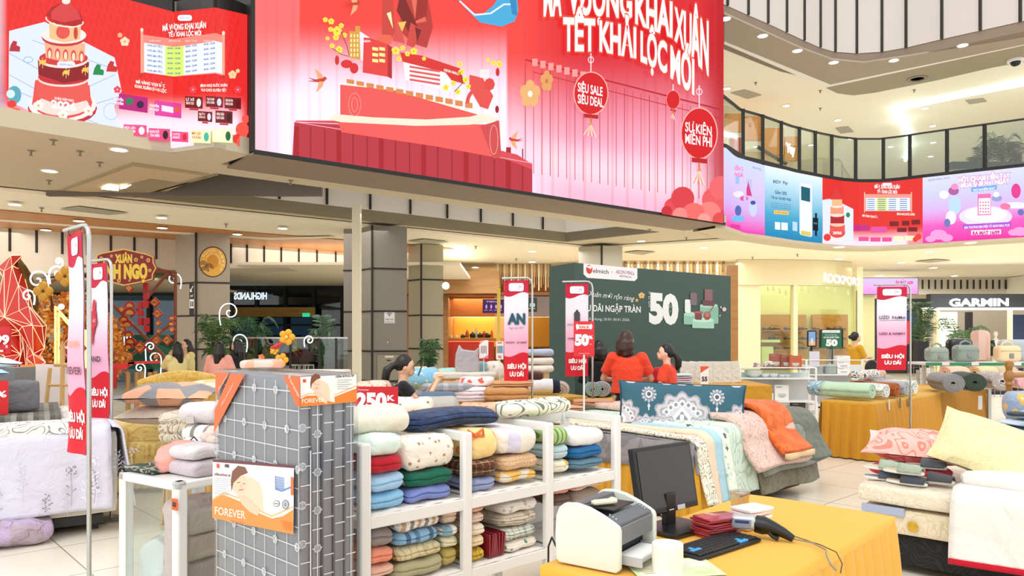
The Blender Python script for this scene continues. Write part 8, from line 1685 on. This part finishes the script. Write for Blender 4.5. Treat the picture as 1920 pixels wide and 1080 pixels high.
for nm, (z, r_, L) in FL.items():
    for i, (px, py) in enumerate(L):
        if i and (px, py) == L[i - 1]: continue
        disc_light(px, py, z, r_, 'round recessed downlight in the %s, %s in its group' % (nm, ordn[i]), 'downlights of the ' + nm)
for i, (pts, z, l) in enumerate((([(113, 392), (148, 387), (240, 399), (205, 402)], 4.2, 'flat grey air vent in the left ceiling'), ([(765, 452), (795, 448), (840, 453), (812, 456)], 4.2, 'flat grey air vent right of the wide column'), ([(1170, 473), (1195, 470), (1228, 472), (1205, 477)], 4.2, 'flat grey air vent above the green wall'), ([(1715, 490), (1755, 486), (1783, 488), (1745, 492)], 4.2, 'thin grey air vent in the right ceiling'), ([(1370, 174), (1396, 168), (1428, 178), (1401, 185)], 9.74, 'grey square vent in the upper ceiling, left'), ([(1566, 240), (1590, 237), (1601, 247), (1576, 250)], 9.74, 'grey square vent in the upper ceiling, middle'), ([(1810, 188), (1843, 184), (1850, 190), (1818, 195)], 9.74, 'grey square vent in the upper ceiling, right'))):
    MB().prism([G(x, y, z) for x, y in pts], (0, 0, -.015)).build('air_vent', M('b0aa98', .6), smooth=False, label=l, cat='vent')
o = MB().lathe([(.2, 0), (.2, -.03), (.3, -.03), (.3, 0)], 24).build('ceiling_speaker', M('8a8270', .6), label='round grey grille in the upper gallery soffit', cat='vent'); o.location = G(1720, 147, 9.68)
t = thing('security_camera', 'black dome camera with white rim under the upper gallery', 'camera', G(1904, 112, 9.68)); MB().lathe([(.22, 0), (.22, -.06), (.15, -.07)], 20).build('rim', M('f0f0f0', .4), t); MB().ball((0, 0, -.08), (.14, .14, .12), 14).build('dome', M('101012', .15), t)
# tilted access hatch in the front soffit
t = thing('ceiling_hatch', 'square recessed light hatch in the front left soffit', 'ceiling panel', G(250, 340, 4.3)); L0 = t.location
for nm, pts, c, h in (('frame', [(113, 355), (248, 304), (392, 325), (300, 362), (250, 369)], 'a89878', .02), ('inner_panel', [(125, 354), (250, 309), (378, 326), (245, 366)], 'c8b490', .03), ('centre_panel', [(190, 353), (283, 332), (340, 340), (262, 362)], '9c8c70', .045)):
    MB().prism([G(x, y, 4.3) - L0 for x, y in pts], (0, 0, -h)).build(nm, M(c, .6), t, smooth=False)
MB().prism([G(x, y, 4.25) - L0 for x, y in ((190, 354), (205, 347), (222, 350), (222, 357))], (0, 0, -.01)).build('lamp_panel', M('fff8e8', emis=5), t); MB().prism([G(x, y, 4.25) - L0 for x, y in ((226, 348), (246, 346), (236, 352), (225, 354))], (0, 0, -.01)).build('lamp_panel', M('fff8e8', emis=3), t)
sp0 = thing('sprinkler', 'small ceiling sprinkler in the front soffit, first', 'sprinkler', G(100, 262, 4.3), 0, 'sprinklers'); MB().lathe([(.05, 0), (.05, -.01), (.015, -.015), (.015, -.07), (.035, -.075), (.0, -.08)], 10).build('sprinkler_head', M('8a8070', .5), sp0)
for i, (px, py, z) in enumerate(((58, 282, 4.3), (150, 283, 4.3), (187, 304, 4.3), (92, 338, 4.3), (78, 390, 4.2), (424, 420, 4.2), (545, 338, 4.3), (1218, 430, 4.3), (1287, 445, 4.3), (892, 462, 4.2), (968, 485, 4.2), (1411, 482, 4.2), (1495, 477, 4.2), (1538, 494, 4.2), (1417, 155, 9.74), (1538, 170, 9.74), (1714, 169, 9.74), (1538, 203, 9.74))): dup(sp0, G(px, py, z), label='small ceiling sprinkler, ' + ('left', 'centre', 'right', 'upper')[0 if px < 450 else 3 if z > 5 else 1 if px < 1000 else 2] + ' part of the ceiling, ' + ORD[i + 1])
# ---- people
def person(name, label, loc, rz, H, skin, top, bottom, hairc, hair, LA, RA, sleeve=.5, seated=False, skirt_=False, turn=0, topw=1.0, collar=None, shoe='2a2a2a', tilt=0, long_=False):
    """faces +y; LA, RA: (elbow, wrist) in metres for a height of 1.6"""
    t = thing(name, label, 'person', loc, rz); k = H / 1.6 if not seated else 1.0; S = lambda *a: Vector(a) * k
    dz = -.37 if seated else 0
    hipz = .85 + dz; bd = MB()
    neck, hc = S(0, .01, 1.33 + dz), S(0, .03, 1.475 + dz)
    bd.tube([S(0, 0, 1.27 + dz), neck, S(0, .015, 1.4 + dz)], [.055 * k, .05 * k, .05 * k], 10)
    hm = MB(); hm.lathe_ball(Vector((0, 0, 0)), Vector((.073, .092, .108)) * k, 20, None)
    R = Matrix.Translation(hc) @ Matrix.Rotation(turn, 4, 'Z') @ Matrix.Rotation(tilt, 4, 'X'); bd.T = R
    bd.v += []; bd.add([Vector(v) for v in hm.v], hm.f); bd.ball(S(0, .075, -.045), Vector((.045, .03, .045)) * k, 10); bd.tube([S(0, .088, .015), S(0, .108, -.02)], [.008 * k, .014 * k], 8)
    for s in (-1, 1): bd.ball(S(s * .074, -.005, -.01), Vector((.01, .02, .028)) * k, 8)
    bd.T = None
    legs = []
    for s in (-1, 1):
        if seated: L = [S(s * .09, 0, hipz), S(s * .1, .4, hipz + .0), S(s * .1, .42, .07), S(s * .1, .56, .03)]
        else: L = [S(s * .085, 0, hipz), S(s * .09, .015, .46), S(s * .09, -.01, .08), S(s * .1, .12, .03)]
        legs.append(L); bd.tube(L, [.085 * k, .055 * k, .038 * k, .035 * k], 10)
    bd.tube([S(0, 0, hipz), S(0, 0, 1.05 + dz), S(0, 0, 1.24 + dz)], [.12 * k, .1 * k, .1 * k], 12)
    sh = [S(-.165, 0, 1.275 + dz), S(.165, 0, 1.275 + dz)]; arms = []
    for s_, A_ in ((0, LA), (1, RA)):
        e_, w_ = S(*A_[0]) + Vector((0, 0, dz)), S(*A_[1]) + Vector((0, 0, dz)); arms.append((sh[s_], e_, w_)); bd.tube([sh[s_], e_, w_], [.048 * k, .038 * k, .025 * k], 10); bd.ball(sh[s_], .05 * k, 8)
        d = (w_ - e_).normalized(); p = w_ + d * .04 * k; side = d.cross(Vector((0, 0, 1))); side = side.normalized() if side.length > .1 else Vector((1, 0, 0)); nn = side.cross(d)
        bd.tube([w_, w_ + d * .045 * k, w_ + d * .085 * k], [.024 * k, .033 * k, .03 * k], 8)
        for f in range(4): o = side * (f - 1.5) * .018 * k; L_ = (.06, .072, .068, .052)[f] * k; q = w_ + d * .085 * k + o; bd.tube([q, q + d * L_ * .55, q + d * L_ * .85 + nn * L_ * -.35], [.009 * k, .0085 * k, .007 * k], 6)
        q = w_ + d * .035 * k + side * -.03 * k; bd.tube([q, q + (d * .6 - side * .7).normalized() * .05 * k, q + (d * .9 - side * .4).normalized() * .075 * k], [.011 * k, .01 * k, .008 * k], 6)
    merged(bd, .0095, 'body', M(skin, .5), t)
    # top
    m = MB(); w_ = topw
    m.tube([S(0, 0, hipz + .02), S(0, 0, hipz + .14), S(0, .01, 1.15 + dz), S(0, 0, 1.26 + dz), S(0, 0, 1.3 + dz)], [.14 * k * w_, .125 * k * w_, .135 * k * w_, .125 * k, .075 * k], 16); m.v = [(x * 1.25, y * .92, z) for x, y, z in m.v]
    for a, e_, wv in arms:
        m.ball(a, .068 * k * w_, 10)
        if sleeve <= .5: m.tube([a, a.lerp(e_, sleeve * 1.7)], [.066 * k * w_, .064 * k * w_], 10)
        else: m.tube([a, e_, e_.lerp(wv, min(.92, sleeve))], [.064 * k * w_, .055 * k * w_, .042 * k * w_], 10)
    merged(m, .0115, 'dress' if long_ else 'top', CL(top, wr=9), t)
    m = MB()
    if skirt_ or long_: m.tube([S(0, 0, hipz + .1), S(0, 0, hipz - .05), S(0, 0, .4 + (.1 if long_ else 0))], [.13 * k, .15 * k, .2 * k], 14)
    else:
        m.ball(S(0, 0, hipz), Vector((.15, .12, .12)) * k, 10)
        for L in legs: m.tube(L[:3], [.1 * k, .075 * k, .055 * k], 10)
    merged(m, .014, 'skirt' if skirt_ or long_ else 'trousers', CL(bottom), t)
    for L in legs: MB().rbox((L[2] + L[3]) / 2 + S(0, .02, -.012), (.085 * k, .24 * k, .07 * k), .03 * k, 6).build('shoe', M(shoe, .5), t)
    # hair
    m = MB(); m.T = R; m.ball(S(0, -.02, .022), Vector((.084, .095, .106)) * k, 16)
    if hair == 'bob': m.tube([S(-.05, -.06, 0), S(-.05, -.07, -.09), S(-.04, -.07, -.17)], [.06 * k, .06 * k, .035 * k], 10); m.tube([S(.05, -.06, 0), S(.055, -.06, -.09), S(.05, -.06, -.17)], [.06 * k, .06 * k, .035 * k], 10); m.tube([S(0, -.08, 0), S(0, -.085, -.1), S(0, -.07, -.19)], [.06 * k, .07 * k, .04 * k], 10); [m.ball(S(.09 * math.cos(a), -.06 + .05 * math.sin(a), -.14 - .02 * (a % 2)), .03 * k, 8) for a in (0, .8, 1.6, 2.4, 3.1, 4, 5)]
    if hair == 'pony': m.ball(S(0, -.115, -.01), .028 * k, 8); m.tube([S(0, -.12, -.01), S(0, -.17, -.08), S(0, -.165, -.17), S(0, -.15, -.23)], [.03 * k, .05 * k, .045 * k, .015 * k], 10)
    if hair == 'bun': m.ball(S(0, -.125, .015), .045 * k, 10)
    if hair == 'long': m.tube([S(0, -.06, 0), S(0, -.09, -.12), S(0, -.1, -.28), S(0, -.09, -.36)], [.07 * k, .085 * k, .07 * k, .03 * k], 10); [m.tube([S(s * .06, -.03, 0), S(s * .075, -.04, -.12), S(s * .07, -.03, -.24)], [.03 * k, .035 * k, .015 * k], 8) for s in (-1, 1)]
    if hair == 'cap': m.ball(S(0, .0, .05), Vector((.095, .105, .08)) * k, 12); m.ball(S(0, .1, .06), Vector((.06, .06, .012)) * k, 8)
    # keep the face free
    hv = []
    for v in m.v:
        q = R.inverted() @ Vector(v)
        if q.y > .03 * k and q.z < .055 * k and hair != 'cap': q.y = .03 * k - (q.y - .03 * k) * .2
        hv.append(tuple(R @ q))
    m.v = hv; m.T = None; merged(m, .012, 'hair', M(hairc, .35), t)
    for s in (-1, 1):
        m = MB(); m.T = R; m.ball(S(s * .03, .086, .008), Vector((.011, .006, .006)) * k, 8); m.build('eye', M('1c1412', .3), t)
        m = MB(); m.T = R; m.tube([S(s * .015, .09, .028), S(s * .045, .08, .028)], .004 * k, 5); m.build('eyebrow', M('2a1c16', .6), t)
    m = MB(); m.T = R; m.ball(S(0, .1, -.052), Vector((.02, .006, .007)) * k, 8); m.build('mouth', M('b04848', .5), t)
    if collar: MB().lathe([(.07 * k, -.02), (.1 * k, -.05), (.085 * k, 0), (.06 * k, .01)], 16, (0, 0, neck.z - .04)).build('collar', M(collar, .6), t)
    return t
person('person', 'woman with dark brown bob in a red blouse and black skirt, seen from behind', on(1176, 8.75, 0), -.15, 1.62, 'e0b494', 'ee4a2c', '1c1c20', '3a1e16', 'bob', ((-.28, .1, 1.03), (-.12, .34, 1.0)), ((.28, .1, 1.03), (.12, .34, 1.0)), .42, skirt_=True, turn=-.5, topw=1.12, collar='2a1c1c')
person('person', 'woman in red blouse with a black ponytail, face turned left', on(1252, 8.9, 0), 1.25, 1.46, 'f0c8b0', 'ee4a2c', '1c1c20', '14100f', 'pony', ((-.24, .08, 1.04), (-.1, .3, 1.02)), ((.24, .08, 1.04), (.1, .3, 1.02)), .42, skirt_=True, turn=.2, topw=1.05, collar='2a2224')
sw = person('person', 'seated woman in a black vest and grey shirt looking at her phone', on(754, 7.72, .0), -1.35, 1.6, 'e8bc9c', '23252c', '2c2c34', '12100f', 'pony', ((-.2, .2, 1.08), (.0, .34, 1.3)), ((.2, .2, 1.08), (.08, .34, 1.3)), .25, seated=True, turn=0, tilt=-.25, collar='b8c0cc')
sw.location.z += .13
st = grp('stool', 'low stool under the seated woman', 'stool', 754, 7.72); MB().lathe([(.17, .38), (.18, .4), (.17, .43)], 20).build('seat', M('8a5a34', .5), st); [MB().tube([(x, y, .38), (x * 1.2, y * 1.2, 0)], .015, 6).build('leg', M('6a4428', .5), st) for x in (-.11, .11) for y in (-.11, .11)]
o = MB().rbox((0, 0, 0), (.012, .075, .15), .005, 4).build('smartphone', M('1d3c38', .3), label='dark green phone held up by the seated woman', cat='phone'); o.location = on(789, 7.72, P(0, 692, 7.7).z); o.rotation_euler = (0, .35, 0)
person('person', 'woman in a mustard shirt with a black bun standing before the shoe shop', on(1602, 15.6, 0), -1.35, 1.64, 'e4b898', 'd9a024', '1a1a1e', '14100f', 'bun', ((-.2, .12, 1.0), (.06, .26, 1.06)), ((.2, .12, 1.0), (-.06, .26, 1.1)), .42)
person('person', 'girl in a yellow sweater nearest the gate taking a photo', on(333, 13.0, 0), .9, 1.46, 'e4b898', 'f2e4a0', '6a1c20', '14100f', 'long', ((-.18, .18, 1.12), (-.04, .22, 1.32)), ((.18, .18, 1.12), (.06, .2, 1.32)), .85, topw=1.15)
person('person', 'girl in a yellow sweater standing behind the photographing girl', on(351, 13.6, 0), 2.4, 1.5, 'e4b898', 'f0e09a', '6a1c20', '14100f', 'long', ((-.22, .08, 1.04), (-.08, .2, 1.05)), ((.22, .08, 1.04), (.08, .2, 1.05)), .85, topw=1.15)
person('person', 'girl with long black hair in a pink dress seen from behind', on(411, 12.6, 0), .0, 1.46, 'e4b898', 'f0a898', 'f0a898', '100c0c', 'long', ((-.25, .04, 1.04), (-.24, .16, .86)), ((.25, .04, 1.04), (.24, .16, .86)), .6, long_=True, topw=1.2)
person('person', 'girl in a black top with white collar beside the girl in pink', on(446, 12.8, 0), 1.2, 1.5, 'e4b898', '1c1c20', '8a94a4', '100c0c', 'long', ((-.22, .1, 1.0), (-.12, .26, .9)), ((.22, .1, 1.0), (.12, .26, .9)), .85, collar='f0f0ec')
person('person', 'person in black behind the red half price card', on(1124, 10.2, 0), .2, 1.5, 'd8ac90', '17181c', '17181c', '14100f', 'bob', ((-.26, .08, 1.0), (-.12, .3, .96)), ((.26, .08, 1.0), (.12, .3, .96)), .85)
person('person', 'person in a dark cap behind the upper glass at the right', on(1908, 24.0, 6.2), .5, 1.55, 'c89c80', '3a2a28', '2a2a2c', '1c1614', 'cap', ((-.22, .1, 1.0), (-.1, .3, 1.0)), ((.22, .1, 1.0), (.1, .3, 1.0)), .85)
for px, c, l in ((1845, '5a5a40', 'headless looking shop mannequin in an olive jacket, left one'), (1867, '1c1c22', 'shop mannequin in a black jacket, right one')):
    t = grp('mannequin', l, 'mannequin', px, 28.0); m = MB().tube([(0, 0, .1), (0, 0, .9), (0, 0, 1.35), (0, 0, 1.45)], [.12, .16, .19, .06], 14); m.ball((0, 0, 1.62), (.08, .09, .12), 12); m.tube([(0, 0, 1.4), (0, 0, 1.6)], .045, 8); merged(m, .03, 'mannequin_form', M('e8dcd0', .4), t); MB().tube([(-.24, 0, .85), (-.2, 0, 1.32), (.2, 0, 1.32), (.24, 0, .85)], .07, 10).rbox((0, 0, 1.1), (.44, .28, .6), .1, 8).build('jacket', M(c, .6), t)
# ---- sub-parts under the part that carries them
for o in list(D.objects):
    if o.parent is None or o.type != 'MESH': continue
    n = o.name.split('.')[0]
    for kids, host in ((('screen', 'badge', 'led_picture', 'menu_picture'), 'housing'), (('keys', 'blue_keys'), 'case'), (('eye', 'eyebrow', 'mouth'), 'body'), (('lettering', 'barcode'), 'card'), (('lettering', 'letters'), 'board'), (('control_knob', 'lid_seam', 'handle'), 'body'), (('printed_front',), 'carton'), (('head_label',), 'scan_head'), (('corner_band', 'product_label'), 'plastic_cover'), (('gilt_field', 'gilt_fan'), 'plaque'), (('panel_joint', 'column_logo', 'restroom_sign', 'wifi_notice', 'service_hatch'), 'cladding'), (('quilt_print',), 'quilt'), (('lamp_disc',), 'trim_ring'), (('green_edge',), 'shelf_board'), (('wall_print',), 'panel')):
        if n in kids:
            h = [c for c in o.parent.children if c.name.split('.')[0] == host and c is not o]
            if h and h[0].matrix_local == Matrix.Identity(4): o.parent = h[0]; break
